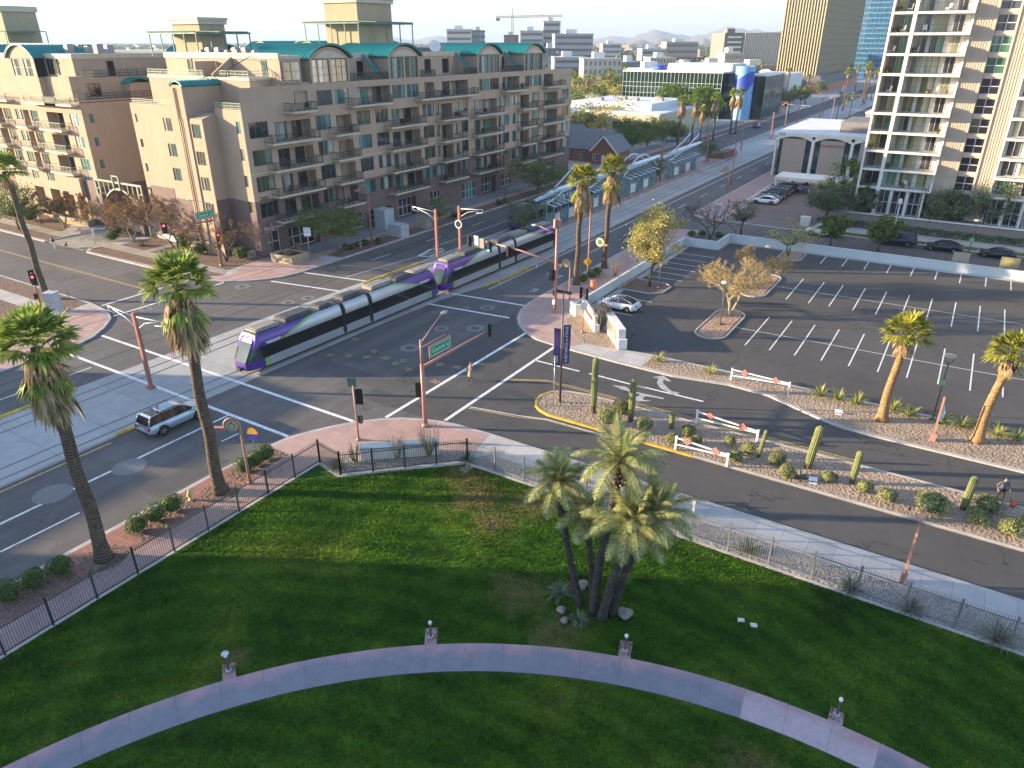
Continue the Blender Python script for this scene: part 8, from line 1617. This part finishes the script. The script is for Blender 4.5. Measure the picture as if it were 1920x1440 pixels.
def canopy(y0, y1, label, up):
    t = thing('platform_canopy', label, 'canopy', (-55.8, (y0+y1)/2, .3), 0, 'wavy pale blue platform canopies'); L = y1-y0; h_ = L/2
    for k in range(6):
        y = -h_+L*k/5
        for x in (-.9, .9): m = MB(); m.box(x-.09, y-.09, 0, x+.09, y+.09, 3.9+(1.2 if k in (2, 3) else 0)); m.build('post', m_cant, t)
    for x in (-1.0, 1.0):
        m = MB(); pts = []
        for i in range(21): u = i/20; z = (4.2+3.6*u**1.5 if up > 0 else 7.8-3.6*u**1.5) if abs(up) == 1 else 4.2+2.8*sin(pi*u); pts.append((x, -h_+L*u, z))
        m.tube(pts, .11, 7); m.build('arched_rib', m_can, t)
    for k in range(8):
        f = k/7; x = -2.2+4.4*f
        m = MB(); zz = 3.9+.34*k if up > 0 else 3.9+.34*(7-k); m.obox((x, 0, zz), .5, L*(.72+.06*(k % 3)), .05, 0, 0, 0, .7); m.build('louvre', m_can, t)
    m = MB()
    for k in range(7):
        y = -h_*.85+L*.85*k/6; m.add([(2.2, y-.7, 3.55), (2.2, y+.7, 3.55), (.2, y+.15, 3.95), (.2, y-.15, 3.95)], ((0, 1, 2, 3), (3, 2, 1, 0)))
    m.build('shade_fin', m_can, t)
    for k in range(5):
        y = -h_+L*(k+.5)/5
        if k % 2 == 0: m = MB(); m.box(.88, y-L*.08, .25, .94, y+L*.08, 2.5); m.build('glass_screen', m_pan, t)
        else:
            m = MB()
            for z in range(8): m.box(.86, y-L*.07, .5+z*.2, .93, y+L*.07, .62+z*.2)
            m.build('louvred_screen', m_wsteel, t)
    m = MB(); m.box(-.35, -h_*.5, .42, .1, -h_*.15, .5); m.box(-.3, -h_*.48, 0, -.2, -h_*.44, .42); m.box(-.3, -h_*.2, 0, -.2, -h_*.16, .42); m.build('bench', m_steel, t)
canopy(98, 110, 'nearest platform canopy, its louvres behind the silvery bush', 1); canopy(112, 124, 'canopy mostly hidden behind the two shaggy palms', 1); canopy(127, 143, 'canopy with a full arched hoop right of the shaggy palms', 2); canopy(150, 168, 'far canopy with its rib sweeping up to a tall end frame', 1)
for x, lab in ((-51.4, 'thin contact wire over the near rail track'), (-59.4, 'thin contact wire over the far rail track')):
    m = MB(); m.tube([(x-.6, -40, 5.7), (x-.2, 31, 5.75), (x+.6, 78, 5.7), (x+.9, 160, 5.7), (x+.9, 330, 5.7)], .014, 4); m.tube([(x-.6, -40, 6.5), (x-.2, -5, 5.95), (x-.2, 31, 6.6), (x+.3, 52, 6.0), (x+.6, 78, 6.6), (x+.9, 110, 6.0), (x+.9, 148, 6.6), (x+.9, 330, 6.4)], .012, 4); tag(m.build('contact_wire', m_trimb), lab, 'wire', 'overhead rail wires')

# ---------------------------------------------------------------- people and the dog
m_skin = P('skin', (.36, .20, .14), .6, .06); m_hair = P('dark_hair', (.025, .018, .015), .7)
def skinned(name, verts, edges, radii, mats, par, region, sub=2):
    me = bpy.data.meshes.new(name); me.from_pydata(verts, edges, []); o = bpy.data.objects.new('tmp', me); COL.objects.link(o)
    sk = o.modifiers.new('s', 'SKIN'); sk.use_smooth_shade = True; me.skin_vertices[0].data[0].use_root = True
    for i, r in enumerate(radii): me.skin_vertices[0].data[i].radius = r if isinstance(r, tuple) else (r, r)
    ss = o.modifiers.new('u', 'SUBSURF'); ss.levels = sub; ss.render_levels = sub
    dg = bpy.context.evaluated_depsgraph_get(); m2 = bpy.data.meshes.new_from_object(o.evaluated_get(dg)); bpy.data.objects.remove(o)
    m2.materials.clear()
    for m in mats: m2.materials.append(m)
    for p in m2.polygons: p.material_index = region(p.center); p.use_smooth = True
    q = bpy.data.objects.new(name, m2); COL.objects.link(q); q.parent = par; return q
def person(loc, rz, label, H, shirt, legs, shoe, pose, coat=None, hat=None, hair=None, held=None, stocky=1.0, sleeves=True):
    # facing local -y; pose: feet, hands offsets in units of height
    t = thing('person', label, 'person', loc, rz); k = H/1.75; P_ = pose
    J = {'pel': (0, 0, .95), 'spn': (0, P_.get('lean', 0)*.5, 1.15), 'chs': (0, P_.get('lean', 0), 1.36), 'nck': (0, P_.get('lean', 0)*1.2, 1.5), 'hd': (0, P_.get('lean', 0)*1.3-.02, 1.62), 'top': (0, P_.get('lean', 0)*1.3-.01, 1.72)}
    v = []; e = []; r = []; ix = {}
    def add(n, p, rad, par=None): ix[n] = len(v); v.append(tuple(c*k for c in p)); r.append(tuple(x*k for x in rad) if isinstance(rad, tuple) else rad*k); e.append((ix[par], ix[n])) if par else None
    s_ = stocky
    add('pel', J['pel'], (.15*s_, .115*s_)); add('spn', J['spn'], (.145*s_, .11*s_), 'pel'); add('chs', J['chs'], (.165*s_, .115*s_), 'spn'); add('nck', J['nck'], .058, 'chs'); add('hd', J['hd'], (.078, .094), 'nck'); add('top', J['top'], .06, 'hd')
    for sd, s2 in (('l', 1), ('r', -1)):
        f = P_['foot_'+sd]; kn = P_['knee_'+sd]; hip = (s2*.09, 0, .88)
        add('hip'+sd, hip, .088*s_, 'pel'); add('kn'+sd, kn, .06, 'hip'+sd); add('an'+sd, f, .04, 'kn'+sd); add('to'+sd, (f[0], f[1]-.16, f[2]-.05), .035, 'an'+sd)
        add('sh'+sd, (s2*.185*s_, J['chs'][1], 1.39), .06, 'chs'); add('el'+sd, P_['elb_'+sd], .043, 'sh'+sd); add('wr'+sd, P_['hand_'+sd], .03, 'el'+sd)
    def reg(c):
        z = c.z/k
        if z < .1: return 2
        for sd in ('l', 'r'):
            w = Vector(v[ix['wr'+sd]])
            if (c-w).length < .075*k: return 3
        if z > 1.47 and abs(c.x) < .13*k: return 3
        if z < .93 and min((c-Vector(v[ix['el'+sd]])).length for sd in ('l', 'r')) > .24*k and abs(c.x) < .26*k: return 1
        return 0
    body = skinned('body', v, e, r, [shirt, legs, shoe, m_skin], t, reg)
    hd = Vector(J['hd'])*k
    for sd, s2 in (('l', 1), ('r', -1)):      # palm, four fingers and a thumb curling from each wrist
        w = Vector(v[ix['wr'+sd]]); d = (w-Vector(v[ix['el'+sd]])).normalized(); sdv = Vector((s2, 0, 0))-d*(d.x*s2); sdv = sdv.normalized() if sdv.length > .05 else Vector((0, 1, 0)); fw = d.cross(sdv)
        h_ = MB(); h_.smooth = True; h_.tube([tuple(w-d*.02), tuple(w+d*.05*k), tuple(w+d*.09*k)], [.027*k, .036*k, .03*k], 7)
        for q in range(4): b = w+d*.085*k+fw*(q-1.5)*.018*k; L = (.062, .074, .07, .054)[q]*k; h_.tube([tuple(b), tuple(b+d*L*.55+sdv*-.008*s2), tuple(b+d*L*.9-sdv*.028*k)], [.0095*k, .0088*k, .007*k], 5)
        b = w+d*.035*k+fw*.03*k; h_.tube([tuple(b), tuple(b+fw*.025*k+d*.03*k), tuple(b+fw*.022*k+d*.06*k)], [.012*k, .010*k, .008*k], 5); h_.build('hand', m_skin, t)
    fc = MB(); fc.smooth = True; fc.tube([tuple(hd+Vector((0, -.088, .02))*k), tuple(hd+Vector((0, -.112, -.018))*k)], [.008*k, .014*k], 6)
    for x in (-.03, .03): fc.lathe([(.009*k, -.004), (.009*k, .004)], 8, tuple(hd+Vector((x, -.089, .018))*k), m=1, axis='Y')
    fc.box(hd.x-.022*k, hd.y-.096*k, hd.z-.052*k, hd.x+.022*k, hd.y-.085*k, hd.z-.042*k, 2)
    for x in (-1, 1): fc.obox(tuple(hd+Vector((x*.082, .01, 0))*k), .015*k, .035*k, .055*k)
    fc.build('face', [m_skin, m_black, P('lips', (.30, .11, .10), .6)], t)
    if hair or hat:
        h_ = MB(); h_.smooth = True; pr = [(.088, .03), (.096, .06), (.085, .10), (.05, .125), (.01, .132)]; h_.lathe([(a*k, b*k) for a, b in pr], 14, tuple(hd+Vector((0, .008, -.005))*k))
        if hat and 'cap' in hat: h_.obox(tuple(hd+Vector((0, -.13, .055))*k), .13*k, .12*k, .012*k)
        h_.build('hat' if hat else 'hair', MATS.get(hat, m_hair) if hat else m_hair, t)
    if coat:
        c_ = MB(); c_.smooth = True; n = 18; rows = [(.20, .14, 1.42), (.215, .155, 1.2), (.21, .15, 1.0), (.26, .20, .75), (.30, .235, .48)]
        for a, b, z in rows:
            for j in range(n): q = 2*pi*j/n; w = 1+.05*sin(5*q)*(1.4-z); c_.v.append((a*w*cos(q)*k, (b*w*sin(q)+P_.get('lean', 0)*max(0, z-.95)*2)*k, z*k))
        for i in range(len(rows)-1):
            for j in range(n): c_.f.append([i*n+j, (i+1)*n+j, (i+1)*n+(j+1) % n, i*n+(j+1) % n]); c_.m.append(0); c_.sm.append(True)
        c_.build('coat', coat, t)
    if held: held(t, k)
    return t
walk = dict(foot_l=(.1, -.2, .07), knee_l=(.1, -.13, .5), foot_r=(-.1, .28, .1), knee_r=(-.1, .06, .5), elb_l=(.3, .1, 1.16), hand_l=(.31, .08, .9), elb_r=(-.3, -.02, 1.14), hand_r=(-.27, -.2, .95), lean=-.02)
stand = dict(foot_l=(.1, -.02, .07), knee_l=(.1, -.03, .5), foot_r=(-.1, .03, .07), knee_r=(-.1, -.01, .5), elb_l=(.28, .03, 1.14), hand_l=(.2, -.2, 1.12), elb_r=(-.28, .03, 1.14), hand_r=(-.16, -.22, 1.14), lean=0)
P('khaki_coat', (.27, .23, .17), .85, .12, 8); P('pink_cap', (.52, .13, .15), .7); P('grey_jacket', (.115, .115, .125), .75, .12, 6); P('black_cap', (.03, .025, .022), .7)
def bag(t, k):
    m = MB(); m.obox((.2, .16, 1.02), .3, .16, .46, .2); m.tube([(.12, .12, 1.25), (.02, -.05, 1.42), (-.1, .1, 1.3)], .018, 5); m.build('shoulder_bag', P('navy_bag', (.02, .018, .045), .7), t)
person((*(-33.43,46.58), .015), radians(150), 'person in a khaki coat and pink cap crossing the junction with a bag', 1.74, MATS['khaki_coat'], P('dark_trousers', (.03, .03, .035), .8), m_black, walk, MATS['khaki_coat'], 'pink_cap', held=bag)
def stick(t, k):
    m = MB(); m.tube([(.3, -.2, .95), (.5, -.55, .12)], .015, 5); m.obox((.52, -.62, .1), .5, .3, .14, .6, 1); m.build('leaf_blower', [m_black, P('blower_red', (.45, .08, .04), .6)], t)
big = dict(foot_l=(.12, -.14, .07), knee_l=(.12, -.12, .5), foot_r=(-.12, .16, .08), knee_r=(-.12, .0, .5), elb_l=(.36, .04, 1.14), hand_l=(.34, -.16, .92), elb_r=(-.36, .06, 1.14), hand_r=(-.36, -.1, .9), lean=-.05)
person((*(6.23,49.55), .14), radians(35), 'stocky person in a grey jacket and black cap standing on the median kerb', 1.83, MATS['grey_jacket'], P('black_trousers', (.015, .015, .02), .8), m_black, big, None, 'black_cap', stocky=1.28, held=stick)
person((*(-29.91,70.23), .02), radians(40), 'person in a pink shirt leaning against the white sedan', 1.7, P('pink_shirt', (.50, .22, .23), .8, .1, 8), P('grey_jeans', (.08, .08, .10), .8), m_black, stand, None, None, hair=True)
dw = person((*(-110.11,51.51), .01), radians(52), 'person in white with a dark vest walking a dog into the gate drive', 1.75, P('white_sweater', (.60, .59, .58), .8), P('white_trousers', (.58, .57, .56), .8), m_signw, walk, None, None, hair=True, held=lambda t, k: (lambda m: (m.lathe([(.17, 1.02), (.195, 1.2), (.19, 1.38), (.12, 1.47)], 14), m.build('vest', P('navy_vest', (.03, .025, .05), .8), t)))(MB()))
person((*(-25.75,148.16), Z1+.01), 1.0, 'far person in pale blue crossing the brick courtyard', 1.72, P('pale_blue_shirt', (.30, .38, .52), .8), P('blue_jeans', (.10, .14, .22), .8), m_black, walk, None, None, hair=True)
# dog on a lead
m_dog = P('brown_dog_coat', (.16, .085, .04), .85, .3, 9); m_dogw = P('cream_dog_coat', (.40, .32, .22), .85, .2, 9)
def dog(loc, rz, label):
    t = thing('dog', label, 'dog', loc, rz); v = [(.0, 0, .50)]; e = []; r = [(.11, .13)]      # nose along +x
    def add(p, rad, par): v.append(p); r.append(rad if isinstance(rad, tuple) else (rad, rad)); e.append((par, len(v)-1)); return len(v)-1
    ch = add((.26, 0, .51), (.12, .15), 0); sh = add((.40, 0, .56), (.09, .12), ch); nk = add((.50, 0, .68), .07, sh); hd = add((.60, 0, .77), (.065, .07), nk); mz = add((.71, 0, .74), .038, hd); add((.78, 0, .73), .026, mz)
    hp = add((-.25, 0, .52), (.10, .12), 0); tl = add((-.36, 0, .57), .035, hp); t2 = add((-.48, 0, .72), .022, tl); add((-.5, 0, .84), .014, t2)
    for s_, dx in ((.09, .08), (-.09, -.10)):
        a = add((.34, s_, .42), .055, sh); b = add((.35+dx*.4, s_, .25), .034, a); c = add((.35+dx*1.2, s_, .06), .025, b); add((.40+dx*1.2, s_, .02), .027, c)
        a = add((-.27, s_, .40), .065, hp); b = add((-.19-dx*.5, s_, .27), .042, a); c = add((-.35-dx, s_, .17), .027, b); d = add((-.32-dx*1.2, s_, .04), .024, c); add((-.27-dx*1.2, s_, .02), .026, d)
    skinned('body', v, e, r, [m_dog, m_dogw], t, lambda c: 1 if (c.z < .34 or c.x < -.42 or (c.x > .66)) else 0)
    for s_ in (-1, 1): m = MB(); m.add([(.55, s_*.05, .81), (.61, s_*.055, .82), (.56, s_*.085, .73)], ((0, 1, 2), (2, 1, 0))); m.build('ear', m_dog, t)
    return t
dog((*(-108.97,52.57), .01), radians(142), 'brown and cream dog trotting ahead of the person in white')
a = Vector((*(-110.11,51.51), .95)); b = Vector((*(-109.77,52.78), .62)); m = MB(); m.tube([tuple(a), tuple((a+b)/2-Vector((0, 0, .12))), tuple(b)], .012, 4); tag(m.build('dog_lead', m_black), 'thin dark lead between the walker in white and the brown dog', 'lead')

# ---------------------------------------------------------------- the far town, trees to the horizon, mountains
rf_ = random.Random(99)
def farbldg(name, label, x0, y0, x1, y1, h_, col, rows=3, cols=8, pent=True, glass='glass_dark', cat='building', band=True):
    t = thing(name, label, cat, ((x0+x1)/2, (y0+y1)/2, 0)); m = MB(); mt = stuccomat('far_render_%d' % len(MATS), col); m.box(x0, y0, 0, x1, y1, h_, 0); m.box(x0-.3, y0-.3, h_, x1+.3, y1+.3, h_+.8, 0)
    if pent: a = (x1-x0); m.box(x0+a*.3, y0+(y1-y0)*.3, h_+.8, x0+a*.6, y0+(y1-y0)*.7, h_+4, 1)
    m.build('wall', [mt, m_roofw], t, 'w'); fh = h_/rows
    for r in range(rows):
        z = fh*r+fh*.35; w = MB()
        if band: w.box(x0+1, y0-.15, z, x1-1, y0, z+fh*.42); w.box(x1, y0+1, z, x1+.15, y1-1, z+fh*.42)
        else:
            for i in range(cols): x = x0+(x1-x0)*(i+.3)/cols; w.box(x, y0-.15, z, x+(x1-x0)*.4/cols, y0, z+fh*.5)
            for i in range(cols): y = y0+(y1-y0)*(i+.3)/cols; w.box(x1, y, z, x1+.15, y+(y1-y0)*.4/cols, z+fh*.5)
        w.build('window_band', MATS[glass] if glass != 'glass_dark' else P('far_window', (.15, .155, .16), .4), t, 'w')
    return t
def at(px_, d): # bearing of a picture column -> point at distance d along the view axis
    a = radians(32); k = (px_-960)/1490.0; x, y = d*k, d; return (x*cos(a)-y*sin(a), x*sin(a)+y*cos(a))
def fb(label, p0, p1, d, h_, col, rows=4, dep=30, name='far_building', **kw):
    (xa, ya), (xb, yb) = at(p0, d), at(p1, d); L = hypot(xb-xa, yb-ya); t = farbldg(name, label, 0, 0, L, dep, h_, col, rows, **kw); t.location = (xa, ya, 0); t.rotation_euler = (0, 0, radians(32))
    for ch in t.children:
        for v in ch.data.vertices: v.co.x += L/2; v.co.y += dep/2
    return t
W1 = (.52, .50, .46); W2_ = (.42, .42, .43); TN = (.40, .33, .25)
fb('white mid-rise with a small peaked roof far behind the teal roofs', 838, 885, 760, 37, W1, 7, 26, band=True); fb('glass-sided end of the white mid-rise', 885, 908, 762, 36, (.12, .15, .17), 7, 26, glass='glass_teal')
fb('brown block under the tower crane', 945, 972, 900, 33, (.22, .13, .10), 6, 30); fb('pale hospital wing right of the crane', 975, 1018, 700, 35, W2_, 7, 40); fb('tallest hospital block with a stepped top', 1018, 1050, 720, 43, W1, 8, 40); fb('wide pale hospital block', 1040, 1112, 640, 32, W2_, 7, 40); fb('dark glass hospital link', 1016, 1052, 560, 22, (.15, .17, .18), 5, 26, glass='glass_teal'); fb('low grey hospital front', 1040, 1100, 520, 17, W2_, 4, 40)
fb('tan and white clinic with dark square windows', 1096, 1168, 450, 17.5, (.45, .42, .36), 4, 30, band=False); fb('curved grey hall right of the clinic', 1168, 1208, 480, 15, (.28, .30, .33), 2, 30); fb('white low-rise with a stepped front', 1190, 1278, 400, 13.5, W1, 3, 30, band=False); fb('cream flats rising beyond the glass office', 1222, 1270, 560, 16, W1, 4, 30, band=False); fb('tan terraced flats with little windows', 1276, 1320, 440, 13.5, (.40, .29, .21), 3, 24, band=False); fb('long brown low block near the horizon', 1320, 1380, 520, 13, TN, 3, 26)
fb('white flats below the striped car park', 1362, 1395, 560, 19, W1, 4, 24, band=False); fb('dark low roofs left of the gold tower', 1395, 1470, 520, 12, (.25, .23, .22), 2, 30); fb('long tan wall behind the blue drum', 1300, 1480, 370, 8.5, TN, 1, 20)
fb('far pale apartment row near the horizon', 1250, 1310, 900, 26, TN, 4, 30); fb('small white block at the horizon', 1130, 1165, 1000, 24, W1, 4, 30); fb('pale low offices behind the far flats', 1205, 1250, 800, 20, W1, 3, 30); fb('cream low block beside the gold tower foot', 1415, 1462, 340, 9.5, W1, 2, 24)
# striped car park building
(xa, ya), (xb, yb) = at(1358, 600), at(1480, 600); Lp = hypot(xb-xa, yb-ya); t = thing('car_park', 'grey and white striped car park building left of the gold tower', 'building', (xa, ya, 0), radians(32)); m = MB(); m.box(0, 0, 0, Lp, 40, 33, 0); m.box(4, 10, 33, 10, 20, 36, 0)
for i in range(26): x = 15+(Lp-15)*i/26; m.box(x, -.8, 8, x+(Lp-15)/26*.5, 0, 33+.12*i*.5, 1)
for r in range(7): m.box(2.5, -.3, 9+r*3.4, 13, 0, 10.2+r*3.4, 2)
m.build('wall', [P('car_park_grey', (.16, .18, .165), .8), m_whitewall, m_wsteel], t)
# tower crane
cx_, cy_ = at(961, 880); t = thing('tower_crane', 'red and white tower crane over the far roofs', 'crane', (cx_, cy_, 0), radians(32)); m = MB()
def lattice(m, a, b, w, k):
    a, b = Vector(a), Vector(b); d = b-a; u = Vector((0, 1, 0)); v_ = d.normalized().cross(u)
    cs = [u*w+v_*w, u*w-v_*w, -u*w-v_*w, -u*w+v_*w]
    for c_ in cs: m.beam(tuple(a+c_), tuple(b+c_), .35)
    for i in range(k):
        p, q = a+d*i/k, a+d*(i+1)/k
        for j in range(4): m.beam(tuple(p+cs[j]), tuple(q+cs[(j+1) % 4]), .22)
lattice(m, (0, 0, 0), (0, 0, 53), 1.1, 14); m.build('mast', P('crane_red', (.45, .16, .10), .6), t); m = MB(); lattice(m, (-18, 0, 51), (54, 0, 52.5), .8, 22); m.build('jib', MATS['crane_red'], t); m = MB(); m.tube([(0, 0, 53), (0, 0, 59)], .4, 5); m.tube([(0, 0, 59), (35, 0, 53)], .12, 4); m.tube([(0, 0, 59), (-16, 0, 52)], .12, 4); m.build('apex', MATS['crane_red'], t); m = MB(); m.box(-18, -1.2, 47.5, -14, 1.2, 50.5); m.build('counterweight', P('crane_weight', (.3, .2, .17), .8), t)
# mid-distance trees one can tell apart
Gz = 'mid-distance trees north of the apartments'
kinds = [(tree_meshes(501, 9, 4.2, 2.2, 1, 34, 44, .36, .36), m_barkg, m_lolive), (tree_meshes(502, 8, 5, 1.6, 1, 36, 44, .36, .34), m_barkg, m_lyel), (tree_meshes(503, 11, 4.5, 3, 1, 36, 44, .36, .34), m_bark, m_lgreen), (tree_meshes(504, 7.5, 4.4, 1.5, 1, 30, 44, .34, .36), m_barkp, m_twigo)]
protos = []; words = ['olive', 'straw yellow', 'dark green', 'rust brown']
spots = []
for i in range(80):
    p = rf_.uniform(1010, 1180); d = rf_.uniform(230, 430); spots.append((*at(p, d), rf_.choice((0, 1, 1, 2, 3)), rf_.uniform(.8, 1.25)))
for i in range(30):
    p = rf_.uniform(1440, 1560); d = rf_.uniform(330, 480); x, y = at(p, d)
    if x > -72 or (-135 < x < -86 and 390 < y < 610): continue
    spots.append((x, y, rf_.choice((0, 1, 2)), rf_.uniform(.6, .95)))
for i in range(95):
    p = rf_.uniform(1180, 1470); d = rf_.uniform(360, 520); spots.append((*at(p, d), rf_.choice((0, 2, 2, 1)), rf_.uniform(.7, 1.15)))
first = {}
for i, (x, y, k, s_) in enumerate(spots):
    if -130 < x < -70 and 284 < y < 326: continue
    if x > -75: continue
    lab = words[k]+' tree among the far blocks north of the apartments'
    if k not in first: first[k] = mk_tree((x, y, 0), lab, 'far '+words[k]+' trees', kinds[k][0], kinds[k][1], kinds[k][2]); first[k].scale = (s_,)*3
    else: copy_thing(first[k], (x, y, 0), rf_.uniform(0, 6), lab, 'far '+words[k]+' trees', s_)
# palms among the far trees
for i in range(34):
    p = rf_.uniform(1060, 1470); d = rf_.uniform(330, 560); x, y = at(p, d)
    if x > -75 or (-130 < x < -70 and 284 < y < 326): continue
    copy_thing(gp if i % 2 else fp, (x, y, 0), rf_.uniform(0, 6), 'far palm among the low roofs toward the horizon', 'far palms toward the horizon', rf_.uniform(.75, 1.1))
# canopy of the town to the horizon, one mass
m = MB(); rr = random.Random(12)
def blob(x, y, s_, h_):
    for q in range(7):
        a = Vector((x+rr.gauss(0, s_*.5), y+rr.gauss(0, s_*.5), h_*rr.uniform(.25, 1))); u = Vector((rr.uniform(-1, 1), rr.uniform(-1, 1), rr.uniform(-.6, .6)))*s_*.6; v_ = Vector((rr.uniform(-1, 1), rr.uniform(-1, 1), rr.uniform(-.2, 1)))*s_*.6; m.quad(a-u, a-v_, a+u, a+v_)
for i in range(13000):
    d = 480*(1+rr.random()**1.6*11); p = rr.uniform(-200, 1800); x, y = at(p, d)
    if -74 < x < -34: continue
    if -135 < x < -70 and 380 < y < 760: continue
    k = max(1, d/900); blob(x, y, rr.uniform(3, 5.5)*k**.75, rr.uniform(6, 11))
for i in range(1300):
    d = rr.uniform(150, 480); p = rr.uniform(-150, 360); x, y = at(p, d)
    if x > -200 and y < 230: continue
    blob(x, y, 4, 8)
tag(m.build('town_trees', leafmat('town_canopy', [(.04, .06, .02), (.075, .095, .03), (.12, .125, .05), (.065, .08, .03)], .8, .1)), kind='stuff')
m = MB()
for i in range(1500):
    d = 620*(1+rr.random()**1.4*7); p = rr.uniform(-150, 1500); x, y = at(p, d); w = rr.uniform(8, 26); h_ = rr.uniform(4, 9) if rr.random() < .93 else rr.uniform(10, 18)
    if -80 < x < -30 or (-135 < x < -70 and 380 < y < 760): continue
    m.obox((x, y, h_/2), w, w*.7, h_, rr.choice((0, HP)), rr.randrange(3))
tag(m.build('far_roofs', [P('far_wall_pale', (.45, .42, .38), .8), P('far_wall_tan', (.33, .26, .19), .8), P('far_wall_grey', (.3, .3, .31), .8)]), kind='stuff')
# mountains
def ridge(name, d, p0, p1, peaks, mat, dep):
    m = MB(); n = 90; k = 10; rr2 = random.Random(int(d)); ph = [rr2.uniform(0, 6) for _ in range(6)]; m.smooth = True; vs = []
    for j in range(k+1):
        for i in range(n+1):
            p = p0+(p1-p0)*i/n; dd = d+dep*(j/k-.5); x, y = at(p, dd); u = sin(pi*j/k); h_ = 0
            for c_, w, hh in peaks: h_ = max(h_, hh*math.exp(-((p-c_)/w)**2))
            h_ *= (1+.10*sin(p*.09+ph[0]+j*.3)+.05*sin(p*.23+ph[1]+j*.5)+.025*sin(p*.6+ph[2])); vs.append((x, y, -30+(h_+30)*u**.8))
    m.add(vs, [(j*(n+1)+i, j*(n+1)+i+1, (j+1)*(n+1)+i+1, (j+1)*(n+1)+i) for j in range(k) for i in range(n)]); return struct(name, m, mat)
m_mtn = P('desert_mountain', (.16, .12, .10), .95, .25, .002)
ridge('mountains', 8500, 1060, 1700, [(1235, 70, 130), (1380, 95, 160), (1520, 130, 160), (1150, 60, 75)], m_mtn, 2500)
ridge('hills', 5200, 1160, 1400, [(1240, 24, 52), (1262, 16, 44), (1320, 16, 46), (1200, 24, 36)], m_mtn, 700)
ridge('low_hills', 9000, -100, 900, [(700, 90, 75), (830, 70, 80)], m_mtn, 1200)
# air
mh = bpy.data.materials.new('valley_air'); mh.use_nodes = True; n = mh.node_tree.nodes; n.remove(n['Principled BSDF']); pv = n.new('ShaderNodeVolumePrincipled'); pv.inputs["Color"].default_value = (.50, .62, .80, 1); pv.inputs['Density'].default_value = 1/8000; pv.inputs['Anisotropy'].default_value = .1
mh.node_tree.links.new(pv.outputs[0], n['Material Output'].inputs['Volume'])
hz = MB(); hz.box(-27000, -27000, -40, 27000, 27000, 260); tag(hz.build('haze', mh), kind='stuff')
